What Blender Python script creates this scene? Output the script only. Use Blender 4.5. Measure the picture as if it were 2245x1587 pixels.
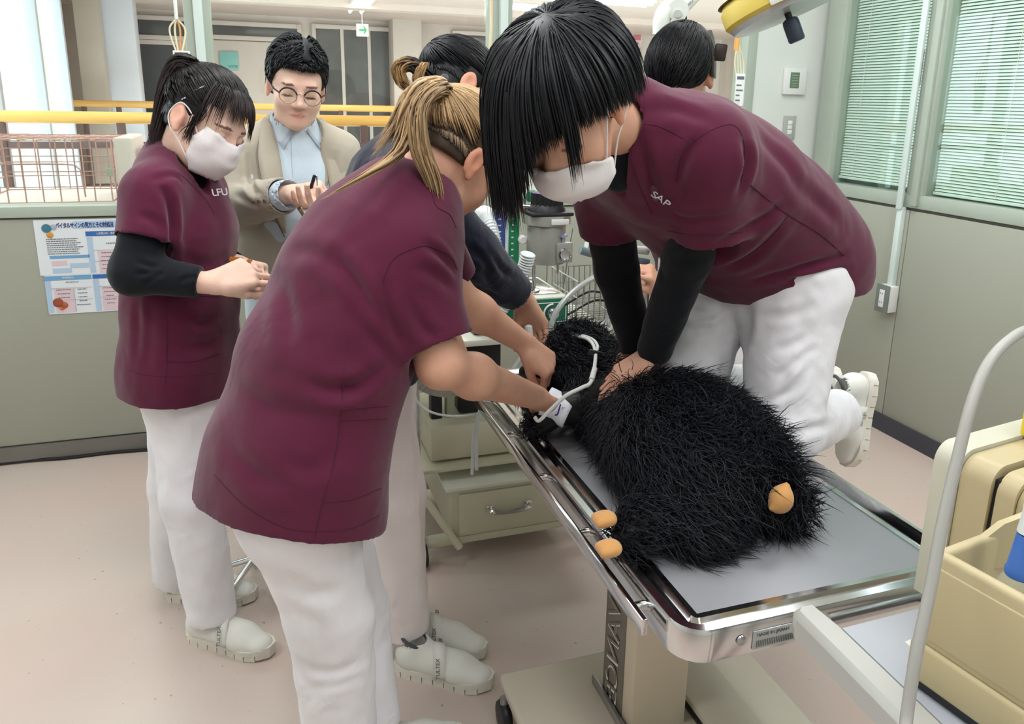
import bpy, bmesh, math, random
import numpy as np
from mathutils import Vector, Matrix

# ------------------------------------------------------------------ scene reset
for o in list(bpy.data.objects):
    bpy.data.objects.remove(o, do_unlink=True)
scene = bpy.context.scene
COL = scene.collection
random.seed(7)
RNG = np.random.default_rng(7)

# ------------------------------------------------------------------ camera (solved from the room's vanishing points)
IMG_W, IMG_H = 2245.0, 1587.0
FOC, PCX, PCY, CAM_H = 1745.0, 1181.0, 670.0, 1.40
def _n(v):
    v = np.array(v, float); return v / np.linalg.norm(v)
_M = np.stack([_n([(6257-PCX)/FOC, (334-PCY)/FOC, 1]), _n([(550-PCX)/FOC, (207-PCY)/FOC, 1]), -_n([(1030-PCX)/FOC, (7450-PCY)/FOC, 1])])
_U, _S, _V = np.linalg.svd(_M)
RC = _U @ _V
CAMP = np.array([0.0, 0.0, CAM_H])
cam_data = bpy.data.cameras.new('camera')
cam_data.sensor_fit = 'HORIZONTAL'
cam_data.sensor_width = 36.0
cam_data.lens = FOC / IMG_W * 36.0
cam_data.shift_x = (IMG_W/2 - PCX) / IMG_W
cam_data.shift_y = (PCY - IMG_H/2) / IMG_W
cam_data.clip_start = 0.05
cam_data.clip_end = 200
cam = bpy.data.objects.new('camera', cam_data)
COL.objects.link(cam)
_r, _u, _b = RC @ np.array([1.0, 0, 0]), RC @ np.array([0, -1.0, 0]), RC @ np.array([0, 0, -1.0])
cam.matrix_world = Matrix(((_r[0], _u[0], _b[0], 0), (_r[1], _u[1], _b[1], 0), (_r[2], _u[2], _b[2], CAM_H), (0, 0, 0, 1)))
scene.camera = cam

def ray(px, py):
    return RC @ np.array([(px-PCX)/FOC, (py-PCY)/FOC, 1.0])
def P(px, py, y):
    """room point at depth y that the photograph shows at pixel px,py"""
    r = ray(px, py); return CAMP + r*(y/r[1])
def PX(px, py, x):
    r = ray(px, py); return CAMP + r*(x/r[0])
def PZ(px, py, z):
    r = ray(px, py); return CAMP + r*((z-CAM_H)/r[2])

# ------------------------------------------------------------------ world, lights, exposure
world = bpy.data.worlds.new('world'); scene.world = world; world.use_nodes = True
wn = world.node_tree.nodes
wn['Background'].inputs[0].default_value = (0.80, 0.91, 1.0, 1)
wn['Background'].inputs[1].default_value = 6.0
scene.view_settings.view_transform = 'Standard'
scene.view_settings.look = 'None'
scene.view_settings.gamma = 1.0
scene.view_settings.use_curve_mapping = False
scene.view_settings.exposure = -0.08

ROOM_LIGHTS = [(0.2, 0.5), (0.2, 2.1), (1.7, 0.5), (1.7, 2.1), (-1.3, 1.3), (0.9, -1.3)]
def area_light(name, loc, sx, sy, power, color=(0.94, 0.97, 1.0)):
    l = bpy.data.lights.new(name, 'AREA'); l.shape = 'RECTANGLE'; l.size = sx; l.size_y = sy
    l.energy = power; l.color = color
    o = bpy.data.objects.new(name, l); o.location = loc; COL.objects.link(o)
    return o
for (lx, ly) in ROOM_LIGHTS:
    area_light('ceiling_tube_light', (lx, ly, 2.50), 0.5, 1.2, 17.5)
for (lx, ly) in [(-0.6, 4.5), (1.7, 4.5), (3.6, 4.5), (0.6, 8.9), (3.4, 8.9), (3.4, 6.6)]:  # added area lamps brightening the corridor, not all at a ceiling luminaire
    area_light('corridor_area_light', (lx, ly, 2.24), 1.2, 0.4, 15, (1, 0.95, 0.90))

# ------------------------------------------------------------------ helpers: colour, materials
def lin(c):
    return tuple(((v/255.0)/12.92 if v/255.0 <= 0.04045 else (((v/255.0)+0.055)/1.055)**2.4) for v in c) + (1.0,)
MATS = {}
def mat(name, rgb, rough=0.6, metal=0.0, var=0.06, vscale=6.0, bump=0.0, bscale=200.0, spec=0.5, sheen=0.0, trans=0.0, sss=0.0, emit=None, estr=0.0, alpha=1.0, aniso=0.0, coat=0.0, stretch=None, ior=1.45):
    if name in MATS: return MATS[name]
    m = bpy.data.materials.new(name); m.use_nodes = True
    nt = m.node_tree; n = nt.nodes; L = nt.links
    b = n['Principled BSDF']
    base = lin(rgb)
    b.inputs['Roughness'].default_value = rough
    b.inputs['Metallic'].default_value = metal
    b.inputs['Specular IOR Level'].default_value = spec
    b.inputs['IOR'].default_value = ior
    if sheen: b.inputs['Sheen Weight'].default_value = sheen; b.inputs['Sheen Roughness'].default_value = 0.5
    if trans: b.inputs['Transmission Weight'].default_value = trans
    if coat: b.inputs['Coat Weight'].default_value = coat
    if sss:
        b.inputs['Subsurface Weight'].default_value = sss
        b.inputs['Subsurface Radius'].default_value = (0.012, 0.005, 0.003)
        b.inputs['Subsurface Scale'].default_value = 0.6
    if aniso: b.inputs['Anisotropic'].default_value = aniso
    if alpha < 1: b.inputs['Alpha'].default_value = alpha
    if emit:
        b.inputs['Emission Color'].default_value = lin(emit); b.inputs['Emission Strength'].default_value = estr
    tc = n.new('ShaderNodeTexCoord')
    src = tc.outputs['Object']
    if stretch:
        mp = n.new('ShaderNodeMapping'); mp.inputs['Scale'].default_value = stretch
        L.new(src, mp.inputs[0]); src = mp.outputs[0]
    if var > 0:
        nz = n.new('ShaderNodeTexNoise'); nz.inputs['Scale'].default_value = vscale; nz.inputs['Detail'].default_value = 4
        L.new(src, nz.inputs['Vector'])
        mr = n.new('ShaderNodeMapRange'); mr.inputs[1].default_value = 0.3; mr.inputs[2].default_value = 0.7
        mr.inputs[3].default_value = 1-var; mr.inputs[4].default_value = 1+var
        L.new(nz.outputs[0], mr.inputs[0])
        mx = n.new('ShaderNodeVectorMath'); mx.operation = 'SCALE'; mx.inputs[0].default_value = base[:3]
        L.new(mr.outputs[0], mx.inputs['Scale'])
        L.new(mx.outputs[0], b.inputs['Base Color'])
    else:
        b.inputs['Base Color'].default_value = base
    if bump > 0:
        nb = n.new('ShaderNodeTexNoise'); nb.inputs['Scale'].default_value = bscale; nb.inputs['Detail'].default_value = 3
        L.new(src, nb.inputs['Vector'])
        bp = n.new('ShaderNodeBump'); bp.inputs['Strength'].default_value = bump; bp.inputs['Distance'].default_value = 0.004
        L.new(nb.outputs[0], bp.inputs['Height']); L.new(bp.outputs[0], b.inputs['Normal'])
    MATS[name] = m
    return m

# ------------------------------------------------------------------ helpers: objects
def tag(o, label=None, cat=None, group=None, kind=None):
    if label: o['label'] = label
    if cat: o['category'] = cat
    if group: o['group'] = group
    if kind: o['kind'] = kind
    return o
def empty(name, loc, label=None, cat=None, group=None):
    o = bpy.data.objects.new(name, None); o.location = Vector(loc); o.empty_display_size = 0.05
    COL.objects.link(o)
    bpy.context.view_layer.update()
    return tag(o, label, cat, group)
def parent(o, p):
    if p is not None:
        o.parent = p
        o.matrix_parent_inverse = Matrix.Translation(-Vector(world_loc(p)))
def world_loc(p):
    v = Vector(p.location); q = p.parent
    # children meshes carry world coordinates, so their own location is the origin
    return v if q is None else Vector((0, 0, 0)) + (v if p.type == 'EMPTY' else Vector((0, 0, 0)))
def link_mesh(name, me, material=None, par=None, smooth=False):
    o = bpy.data.objects.new(name, me); COL.objects.link(o)
    if material is not None:
        for mm in (material if isinstance(material, (list, tuple)) else [material]): me.materials.append(mm)
    if par is not None: attach(o, par)
    if smooth:
        me.polygons.foreach_set('use_smooth', np.ones(len(me.polygons), bool))
    return o
def attach(o, par):
    o.parent = par
    # top-level things have translation only; meshes carry world coordinates
    off = Vector((0, 0, 0)); q = par
    while q is not None:
        off += Vector(q.location); q = q.parent
    o.location = -off
def np_mesh(name, V, F, cols=None):
    me = bpy.data.meshes.new(name)
    V = np.asarray(V, np.float32); 
    me.vertices.add(len(V)); me.vertices.foreach_set('co', V.ravel())
    F = np.asarray(F, np.int32); k = F.shape[1]
    me.loops.add(F.size); me.loops.foreach_set('vertex_index', F.ravel())
    me.polygons.add(len(F)); me.polygons.foreach_set('loop_start', np.arange(0, F.size, k, dtype=np.int32))
    me.update(calc_edges=True); me.validate()
    if cols is not None:
        a = me.color_attributes.new('tint', 'FLOAT_COLOR', 'POINT')
        a.data.foreach_set('color', np.asarray(cols, np.float32).ravel())
    return me

class MB:
    """collects shapes into ONE mesh object"""
    def __init__(self): self.bm = bmesh.new()
    def box(self, lo, hi, bevel=0.0, rot=None, seg=2):
        lo = Vector(lo); hi = Vector(hi); c = (lo+hi)/2; s = hi-lo
        r = bmesh.ops.create_cube(self.bm, size=1.0)
        vs = r['verts']
        M = Matrix.Translation(c) @ (rot.to_4x4() if rot else Matrix()) @ Matrix.Diagonal((*s, 1))
        bmesh.ops.transform(self.bm, matrix=M, verts=vs)
        if bevel > 0:
            es = list({e for v in vs for e in v.link_edges})
            bmesh.ops.bevel(self.bm, geom=es, offset=bevel, segments=seg, affect='EDGES', profile=0.5)
        return self
    def obox(self, c, s, R, bevel=0.0, seg=2):
        s = Vector(s)
        return self.box(Vector(c)-s/2, Vector(c)+s/2, bevel, R, seg)
    def cyl(self, a, b, r, r2=None, n=20, caps=True):
        a = Vector(a); b = Vector(b); r2 = r if r2 is None else r2
        d = b-a; L = d.length
        q = d.to_track_quat('Z', 'Y').to_matrix().to_4x4()
        M = Matrix.Translation((a+b)/2) @ q
        bmesh.ops.create_cone(self.bm, cap_ends=caps, segments=n, radius1=r, radius2=r2, depth=L, matrix=M)
        return self
    def tube(self, pts, r, n=8, closed=False, taper=None):
        pts = [Vector(p) for p in pts]; m = len(pts)
        rings = []
        up = Vector((0, 0, 1)); prev = None
        for i, p in enumerate(pts):
            t = (pts[(i+1) % m] - pts[i-1]) if (closed or 0 < i < m-1) else (pts[1]-pts[0] if i == 0 else pts[-1]-pts[-2])
            t.normalize()
            if prev is None:
                x = t.cross(up)
                if x.length < 1e-3: x = t.cross(Vector((1, 0, 0)))
            else:
                x = prev - t*prev.dot(t)
            x.normalize(); prev = x; y = t.cross(x)
            rr = r if taper is None else r*taper[i]
            rings.append([self.bm.verts.new(p + x*(math.cos(a)*rr) + y*(math.sin(a)*rr)) for a in [2*math.pi*k/n for k in range(n)]])
        for i in range(m if closed else m-1):
            A, B = rings[i], rings[(i+1) % m]
            for k in range(n):
                self.bm.faces.new((A[k], A[(k+1) % n], B[(k+1) % n], B[k]))
        if not closed:
            try: self.bm.faces.new(list(reversed(rings[0]))); self.bm.faces.new(rings[-1])
            except ValueError: pass
        return self
    def lathe(self, origin, axis, prof, n=24, xdir=None):
        """prof: list of (radius, height along axis)"""
        o = Vector(origin); ax = Vector(axis).normalized()
        x = Vector(xdir) if xdir else (Vector((1, 0, 0)) if abs(ax.x) < 0.9 else Vector((0, 1, 0)))
        x = (x-ax*x.dot(ax)).normalized(); y = ax.cross(x)
        rings = []
        for (r, h) in prof:
            rings.append([self.bm.verts.new(o+ax*h+x*(r*math.cos(2*math.pi*k/n))+y*(r*math.sin(2*math.pi*k/n))) for k in range(n)])
        for i in range(len(rings)-1):
            A, B = rings[i], rings[i+1]
            for k in range(n):
                self.bm.faces.new((A[k], A[(k+1) % n], B[(k+1) % n], B[k]))
        self.bm.faces.new(list(reversed(rings[0]))); self.bm.faces.new(rings[-1])
        return self
    def prism(self, poly, ext):
        """poly: list of 3D points (planar), ext: extrusion vector"""
        e = Vector(ext)
        a = [self.bm.verts.new(Vector(p)) for p in poly]; b = [self.bm.verts.new(Vector(p)+e) for p in poly]
        n = len(a)
        self.bm.faces.new(a); self.bm.faces.new(list(reversed(b)))
        for i in range(n):
            self.bm.faces.new((a[i], b[i], b[(i+1) % n], a[(i+1) % n]))
        return self
    def sphere(self, c, r, n=16, scale=(1, 1, 1)):
        M = Matrix.Translation(Vector(c)) @ Matrix.Diagonal((*scale, 1))
        bmesh.ops.create_uvsphere(self.bm, u_segments=n, v_segments=max(6, n//2), radius=r, matrix=M)
        return self
    def build(self, name, material, par=None, smooth=None):
        bmesh.ops.recalc_face_normals(self.bm, faces=self.bm.faces)
        me = bpy.data.meshes.new(name); self.bm.to_mesh(me); self.bm.free()
        o = link_mesh(name, me, material, par)
        if smooth is None: smooth = True
        if smooth:
            me.polygons.foreach_set('use_smooth', np.ones(len(me.polygons), bool))
            try: me.set_sharp_from_angle(angle=math.radians(38))
            except Exception: pass
        return o
def struct(o):
    o['kind'] = 'structure'; return o
def spline(pts, n=8):
    """Catmull-Rom through points"""
    p = [np.array(q, float) for q in pts]
    p = [2*p[0]-p[1]] + p + [2*p[-1]-p[-2]]
    out = []
    for i in range(1, len(p)-2):
        for k in range(n):
            t = k/n
            out.append(0.5*((2*p[i])+(-p[i-1]+p[i+1])*t+(2*p[i-1]-5*p[i]+4*p[i+1]-p[i+2])*t*t+(-p[i-1]+3*p[i]-3*p[i+1]+p[i+2])*t**3))
    out.append(p[-2])
    return out
def text_obj(name, body, size, origin, xdir, ydir, material, par=None, extrude=0.0004, align='LEFT', shear=0.0, space=1.0, bold=0.0, xs=1.0):
    """flat lettering as a mesh lying in the plane xdir/ydir at origin"""
    cu = bpy.data.curves.new(name, 'FONT'); cu.body = body; cu.size = size; cu.extrude = extrude; cu.align_x = align; cu.align_y = 'CENTER'
    cu.shear = shear; cu.space_character = space; cu.resolution_u = 3; cu.offset = bold
    t = bpy.data.objects.new(name, cu); COL.objects.link(t)
    dg = bpy.context.evaluated_depsgraph_get(); dg.update()
    me = bpy.data.meshes.new_from_object(t.evaluated_get(dg))
    bpy.data.objects.remove(t, do_unlink=True)
    x = Vector(xdir).normalized(); y = Vector(ydir); y = (y-x*y.dot(x)).normalized(); z = x.cross(y)
    M = Matrix(((x.x, y.x, z.x, origin[0]), (x.y, y.y, z.y, origin[1]), (x.z, y.z, z.z, origin[2]), (0, 0, 0, 1)))
    me.transform(M @ Matrix.Diagonal((xs, 1, 1, 1)))
    me.materials.clear()
    return link_mesh(name, me, material, par)
# ------------------------------------------------------------------ materials of the room
def floor_mat():
    m = mat('pink_vinyl', (206, 186, 176), rough=0.32, var=0.03, vscale=0.9, spec=0.45)
    nt = m.node_tree; n = nt.nodes; L = nt.links
    b = n['Principled BSDF']
    tc = n.new('ShaderNodeTexCoord')
    a = n.new('ShaderNodeTexNoise'); a.inputs['Scale'].default_value = 1.3; a.inputs['Detail'].default_value = 2
    L.new(tc.outputs['Object'], a.inputs['Vector'])
    r = n.new('ShaderNodeValToRGB'); r.color_ramp.elements[0].position = 0.35; r.color_ramp.elements[1].position = 0.68
    r.color_ramp.elements[0].color = lin((202, 189, 178)); r.color_ramp.elements[1].color = lin((206, 181, 172))
    L.new(a.outputs[0], r.inputs[0])
    s = n.new('ShaderNodeTexNoise'); s.inputs['Scale'].default_value = 60; s.inputs['Detail'].default_value = 1
    L.new(tc.outputs['Object'], s.inputs['Vector'])
    r2 = n.new('ShaderNodeValToRGB'); r2.color_ramp.elements[0].position = 0.20; r2.color_ramp.elements[1].position = 0.26
    r2.color_ramp.elements[0].color = (0.55, 0.5, 0.48, 1); r2.color_ramp.elements[1].color = (1, 1, 1, 1)
    L.new(s.outputs[0], r2.inputs[0])
    mx = n.new('ShaderNodeMix'); mx.data_type = 'RGBA'; mx.blend_type = 'MULTIPLY'; mx.inputs[0].default_value = 1
    L.new(r.outputs[0], mx.inputs[6]); L.new(r2.outputs[0], mx.inputs[7])
    L.new(mx.outputs[2], b.inputs['Base Color'])
    return m
M_FLOOR = floor_mat()
M_WAIN = mat('sage_panel', (162, 164, 150), rough=0.5, var=0.02, vscale=1.5, bump=0.02, bscale=400)
M_FRAME = mat('sage_frame', (174, 184, 172), rough=0.4, var=0.02)
M_FRAME_L = mat('frame_bright', (214, 228, 224), rough=0.35, var=0.01)
M_BASE = mat('dark_base', (62, 63, 70), rough=0.55, var=0.06)
M_BASE2 = mat('grey_base', (118, 114, 108), rough=0.5, var=0.04)
M_WHITEWALL = mat('white_wallpaper', (222, 226, 222), rough=0.7, var=0.02, vscale=3, bump=0.05, bscale=300)
M_CEIL = mat('ceiling_board', (225, 220, 212), rough=0.8, var=0.02)
M_PINKCEIL = mat('corridor_ceiling', (216, 200, 188), rough=0.8, var=0.02)  # pinkish tone of the reflection in the glass put into the ceiling colour
M_FARWALL = mat('corridor_wall', (205, 192, 180), rough=0.7, var=0.03)
M_BEIGECOL = mat('beige_column', (190, 180, 165), rough=0.6, var=0.03)
M_WHITECOL = mat('pale_column', (222, 226, 232), rough=0.6, var=0.02)
M_ALU = mat('aluminium', (190, 192, 198), rough=0.35, metal=0.7, var=0.04)
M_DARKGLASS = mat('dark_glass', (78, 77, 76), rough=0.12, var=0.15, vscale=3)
M_RAIL = mat('rail_wood', (226, 176, 96), rough=0.4, var=0.08, vscale=9, stretch=(0.4, 6, 6))
M_RAILPOST = mat('rail_post', (96, 72, 70), rough=0.5, var=0.05)
M_PINKWIRE = mat('pink_tinted_wire', (205, 165, 155), rough=0.4, metal=0.3, var=0.05)  # pink cast of the glass reflection put into the wire colour
M_PLASTICW = mat('white_plastic', (230, 232, 230), rough=0.4, var=0.01)
M_BLIND = mat('blind_slat', (226, 242, 232), rough=0.45, var=0.01)
M_STEEL = mat('brushed_steel', (178, 178, 180), rough=0.3, metal=0.9, var=0.05, vscale=30)
M_CHROME = mat('chrome', (215, 215, 215), rough=0.12, metal=1.0, var=0.02)
M_BLACK = mat('black_plastic', (26, 27, 30), rough=0.45, var=0.05)
M_TUBELAMP = mat('tube_lamp', (255, 255, 255), rough=0.4, var=0, emit=(255, 250, 244), estr=6)
def glass_mat():
    m = bpy.data.materials.new('window_glass'); m.use_nodes = True
    nt = m.node_tree; n = nt.nodes; L = nt.links
    for x in list(n):
        if x.type != 'OUTPUT_MATERIAL': n.remove(x)
    out = [x for x in n if x.type == 'OUTPUT_MATERIAL'][0]
    t = n.new('ShaderNodeBsdfTransparent'); t.inputs[0].default_value = (0.94, 0.97, 0.95, 1)
    g = n.new('ShaderNodeBsdfGlossy'); g.inputs['Roughness'].default_value = 0.015; g.inputs[0].default_value = (1, 1, 1, 1)
    f = n.new('ShaderNodeFresnel'); f.inputs[0].default_value = 1.5
    geo = n.new('ShaderNodeNewGeometry'); inv = n.new('ShaderNodeMath'); inv.operation = 'SUBTRACT'; inv.inputs[0].default_value = 1.0
    L.new(geo.outputs['Backfacing'], inv.inputs[1])
    mu = n.new('ShaderNodeMath'); mu.operation = 'MULTIPLY'; L.new(f.outputs[0], mu.inputs[0]); L.new(inv.outputs[0], mu.inputs[1])
    x = n.new('ShaderNodeMixShader'); L.new(mu.outputs[0], x.inputs[0]); L.new(t.outputs[0], x.inputs[1]); L.new(g.outputs[0], x.inputs[2])
    L.new(x.outputs[0], out.inputs[0])
    return m
M_GLASS = glass_mat()

# ------------------------------------------------------------------ room shell
YB, XR = 3.326, 2.58            # back wall and right wall planes
XL, YF, ZC = -2.6, -2.6, 2.60   # left wall, wall behind the camera, ceiling
SILL = 0.99
o = MB().box((XL, YF, -0.05), (XR, YB, 0)).build('floor', M_FLOOR); struct(o)
o = MB().box((XL, YF, ZC), (XR, YB, ZC+0.1)).build('ceiling', M_CEIL); struct(o)
o = MB().box((XL-0.1, YF, 0), (XL, YB, ZC)).build('wall_left', M_WHITEWALL); struct(o)
o = MB().box((XL, YF-0.1, 0), (XR, YF, ZC)).build('wall_front', M_WHITEWALL); struct(o)

# back wall: panelled wainscot, sill band, glazing above, white pier at the right end
PIER_X = 2.215
wb = MB().box((XL, YB+0.012, 0), (PIER_X, YB+0.10, SILL-0.045)).build('wall_back', M_WAIN); struct(wb)
xs = [XL, -1.15, 0.30, 1.22, PIER_X]
for i in range(len(xs)-1):
    MB().box((xs[i]+0.002, YB, 0.075), (xs[i+1]-0.002, YB+0.02, SILL-0.047), 0.001).build('panel', M_WAIN, wb)
o = MB().box((XL, YB-0.012, SILL-0.040), (PIER_X, YB+0.10, SILL), 0.003).build('trim_1', M_FRAME); struct(o)
o = MB().box((XL, YB-0.010, 0), (PIER_X, YB+0.02, 0.068)).build('baseboard_back', M_BASE2); struct(o)
xm1, xm2 = P(434, 60, YB)[0], P(1102, 60, YB)[0]
glass_spans = [(XL, xm1-0.045), (xm1+0.045, xm2-0.045), (xm2+0.045, PIER_X-0.04)]
for i, (a, b) in enumerate(glass_spans):
    w = MB().box((a, YB+0.040, SILL), (b, YB+0.046, ZC)).build('window_%d' % (i+1), M_GLASS); struct(w)
for k, xm in enumerate((xm1, xm2)):
    w = MB().box((xm-0.046, YB+0.01, SILL), (xm+0.046, YB+0.10, ZC), 0.003).build('trim_%d' % (2+k), M_FRAME); struct(w)
    MB().box((xm-0.012, YB-0.016, SILL), (xm+0.020, YB+0.02, ZC), 0.003).build('mullion_cap', M_FRAME_L, w)
w = MB().box((PIER_X-0.04, YB-0.01, SILL-0.04), (PIER_X+0.012, YB+0.10, ZC), 0.003).build('trim_4', M_FRAME); struct(w)
w = MB().box((PIER_X+0.012, YB-0.005, 0), (XR+0.08, YB+0.12, ZC)).build('wall_pier', M_WHITEWALL); struct(w)

# right wall: panels below, framed windows with blinds above
wr = MB().box((XR+0.012, YF, 0), (XR+0.12, YB, SILL)).build('wall_right', M_WAIN); struct(wr)
seam = PX(1950, 790, XR)[1]
ys = [YB, seam, seam-0.9, seam-1.8, seam-2.7, YF]
for i in range(len(ys)-1):
    MB().box((XR, ys[i+1]+0.0025, 0.075), (XR+0.02, ys[i]-0.0025, SILL-0.002), 0.001).build('panel', M_WAIN, wr)
o = MB().box((XR-0.012, YF, 0), (XR+0.02, YB, 0.075)).build('baseboard_right', M_BASE); struct(o)
FZ = 1.0
yfr = PX(1829, 0, XR)[1]
y1a, y1b = PX(1862, 0, XR)[1], PX(2046, 0, XR)[1]
y2a = PX(2083, 0, XR)[1]
fr = MB()
fr.box((XR-0.005, YF, FZ), (XR+0.10, YB, FZ+0.055), 0.003)
fr.box((XR-0.005, y1a, FZ+0.05), (XR+0.10, yfr+0.02, ZC), 0.003)
fr.box((XR-0.005, y2a, FZ+0.05), (XR+0.10, y1b, ZC), 0.003)
fr.box((XR-0.005, 0.95, FZ+0.05), (XR+0.10, 1.05, ZC), 0.003)
o = fr.build('trim_5', M_FRAME); struct(o)
MB().box((XR-0.02, y2a+0.01, FZ+0.01), (XR+0.0, y2a+0.045, ZC), 0.003).build('mullion_cap', M_FRAME, o)
o = MB().box((XR+0.0, YF, SILL), (XR+0.10, YB, FZ-0.0005)).build('trim_6', mat('dark_sill_strip', (70, 70, 62), rough=0.8, var=0)); struct(o)  # dark strip between the wall panels and the window frame
o = MB().box((XR+0.10, YF, FZ), (XR+0.16, YB, ZC)).build('wall_right_outer', mat('panel_behind', (140, 154, 146), rough=0.8, var=0.02)); struct(o)
for i, (a, b, zb) in enumerate(((y1b, y1a, FZ+0.075), (1.05, y2a, FZ+0.062))):
    w = MB().box((XR+0.018, a, FZ+0.055), (XR+0.024, b, ZC)).build('window_%d' % (4+i), M_GLASS); struct(w)
    bl = empty('venetian_blind', (XR+0.055, (a+b)/2, zb),
               ['narrow closed venetian blind in the window beside the white pier', 'wide closed venetian blind in the window at the right edge'][i], 'window blind', 'venetian blinds in the right wall')
    # slats: thinner than ten pixels each, so they are joined
    n = int((2.54-zb)/0.0125); m = MB()
    tilt = math.radians(58)
    for k in range(n):
        z = zb+0.02+k*0.0125
        dx, dz = 0.0056*math.cos(tilt), 0.0056*math.sin(tilt)
        v = [m.bm.verts.new(q) for q in ((XR+0.055-dx, a+0.006, z-dz), (XR+0.055+dx, a+0.006, z+dz), (XR+0.055+dx, b-0.006, z+dz), (XR+0.055-dx, b-0.006, z-dz))]
        m.bm.faces.new(v)
    s = m.build('slats', M_BLIND, bl, smooth=False); s['kind'] = 'stuff'
    MB().box((XR+0.045, a+0.006, zb), (XR+0.066, b-0.006, zb+0.012), 0.002).build('bottom_rail', M_BLIND, bl)
    for fy in (0.2, 0.8):
        yy = a+(b-a)*fy
        MB().cyl((XR+0.046, yy, zb), (XR+0.046, yy, 2.54), 0.0012, n=6).build('ladder_cord', M_PLASTICW, bl)
    MB().box((XR+0.035, a+0.004, 2.54), (XR+0.075, b-0.004, 2.575), 0.002).build('head_rail', M_PLASTICW, bl)

# ------------------------------------------------------------------ the corridor and atrium beyond the glass
CX0, CX1, CY1 = -1.57, 6.5, 10.6
o = MB().box((CX0, YB+0.1, -0.05), (CX1, 5.35, 0)).build('floor_corridor', mat('corridor_floor', (214, 198, 188), rough=0.35, var=0.03)); struct(o)
o = MB().box((-2.2, 8.95, -0.05), (CX1, CY1, 0)).build('floor_gallery', M_FLOOR); struct(o)
o = MB().box((CX0, 5.35, -3.0), (CX1, 8.95, -2.95)).build('floor_atrium', M_FLOOR); struct(o)
o = MB().box((CX0, YB+0.12, 2.32), (CX1, CY1, 2.42)).build('ceiling_corridor', M_PINKCEIL); struct(o)
o = MB().box((-2.2, 8.0, 2.32), (CX0, CY1, 2.42)).build('ceiling_gallery', M_PINKCEIL); struct(o)
for yy in (5.6, 8.6):
    o = MB().box((CX0, yy, 2.26), (CX1, yy+0.25, 2.32)).build('trim_%d' % (7 if yy < 6 else 8), M_PINKCEIL); struct(o)
o = MB().box((CX1, YB, -3), (CX1+0.1, CY1, 2.7)).build('wall_corridor_right', M_FARWALL); struct(o)
o = MB().box((-2.2, CY1, -3), (CX1, CY1+0.1, 2.42)).build('wall_corridor_far', M_FARWALL); struct(o)
o = MB().box((CX0, 5.30, -0.45), (CX1, 5.35, 0.0)).box((CX0, 8.95, -0.45), (CX1, 9.0, 0)).build('trim_9', M_WHITEWALL); struct(o)
# left outer wall with tall bright windows
WX = -1.47
wl = MB().box((WX-0.10, 3.43, -3), (WX, 8.1, 0.30)).build('wall_corridor_left', M_WHITEWALL); struct(wl)
o = MB().box((WX-0.10, 3.43, 0.30), (WX, 4.3, 2.32)).build('wall_corridor_left_pier', M_WHITEWALL); struct(o)
o = MB().box((-2.2, 8.1, -3), (-2.1, CY1, 2.32)).build('wall_gallery_left', M_FARWALL); struct(o)
o = MB().box((-2.2, 8.0, -3), (WX, 8.1, 2.32)).build('wall_gallery_return', M_FARWALL); struct(o)
ymul = [4.3, 5.9, PX(70, 0, WX)[1], 7.98]
for k in range(3):
    ya, yb2 = ymul[k], ymul[k+1]
    w = MB().box((WX-0.05, ya, 0.30), (WX-0.045, yb2, 2.32)).build('window_%d' % (6+k), M_GLASS); struct(w)
    for yy in ((ya, yb2) if k == 2 else (ya,)):
        MB().box((WX-0.08, yy-0.03, 0.30), (WX+0.02, yy+0.03, 2.32), 0.004).build('frame_post', mat('window_frame_grey', (176, 178, 182), rough=0.4, var=0.02), w)
# columns
def column(x0, x1, y, name, m, label):
    o = MB().box((x0, y, -3), (x1, y+(x1-x0), 2.6), 0.01).build(name, m); struct(o)
pa, pb = P(158, 10, 9.35), P(214, 10, 9.35)
column(pa[0], pb[0], 9.35, 'wall_column_beige', M_BEIGECOL, '')
pa, pb = P(216, 10, 9.6), P(292, 30, 9.6)
column(pa[0], pb[0], 9.6, 'wall_column_pale', M_WHITECOL, '')
pa, pb = P(862, 100, 10.2), P(925, 100, 10.2)
column(pa[0], pb[0], 10.2, 'wall_column_far', M_FARWALL, '')

# far wall windows, door
def far_window(idx, px0, py0, px1, py1, m, bars=(), y=CY1, thick=0.03):
    a = P(px0, py0, y-0.05); b = P(px1, py1, y-0.05)
    x0, x1 = min(a[0], b[0]), max(a[0], b[0]); z0, z1 = min(a[2], b[2]), max(a[2], b[2])
    w = MB().box((x0, y-0.045, z0), (x1, y-0.03, z1)).build('window_%d' % idx, m); struct(w)
    f = 0.05
    for q in (((x0-f, y-0.07, z0-f), (x0, y-0.001, z1+f)), ((x1, y-0.07, z0-f), (x1+f, y-0.001, z1+f)), ((x0, y-0.07, z1), (x1, y-0.001, z1+f)), ((x0, y-0.07, z0-f), (x1, y-0.001, z0))):
        MB().box(q[0], q[1], 0.004).build('frame_bar', M_FARWALL, w)
    for fx in bars:
        xx = x0+(x1-x0)*fx
        MB().box((xx-0.02, y-0.06, z0), (xx+0.02, y-0.02, z1)).build('frame_bar', M_FARWALL, w)
    return w
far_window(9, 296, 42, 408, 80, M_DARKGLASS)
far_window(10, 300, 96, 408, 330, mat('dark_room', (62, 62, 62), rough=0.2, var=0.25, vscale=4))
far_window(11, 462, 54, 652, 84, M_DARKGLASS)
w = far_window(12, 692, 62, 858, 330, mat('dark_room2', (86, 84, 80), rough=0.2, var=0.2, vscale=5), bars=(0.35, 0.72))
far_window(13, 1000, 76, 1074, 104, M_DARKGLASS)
d = MB().box(P(466, 330, CY1-0.03)-np.array([0, 0, 1.3]), P(660, 96, CY1-0.005), 0.004).build('door_1', M_FARWALL); struct(d)
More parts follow.
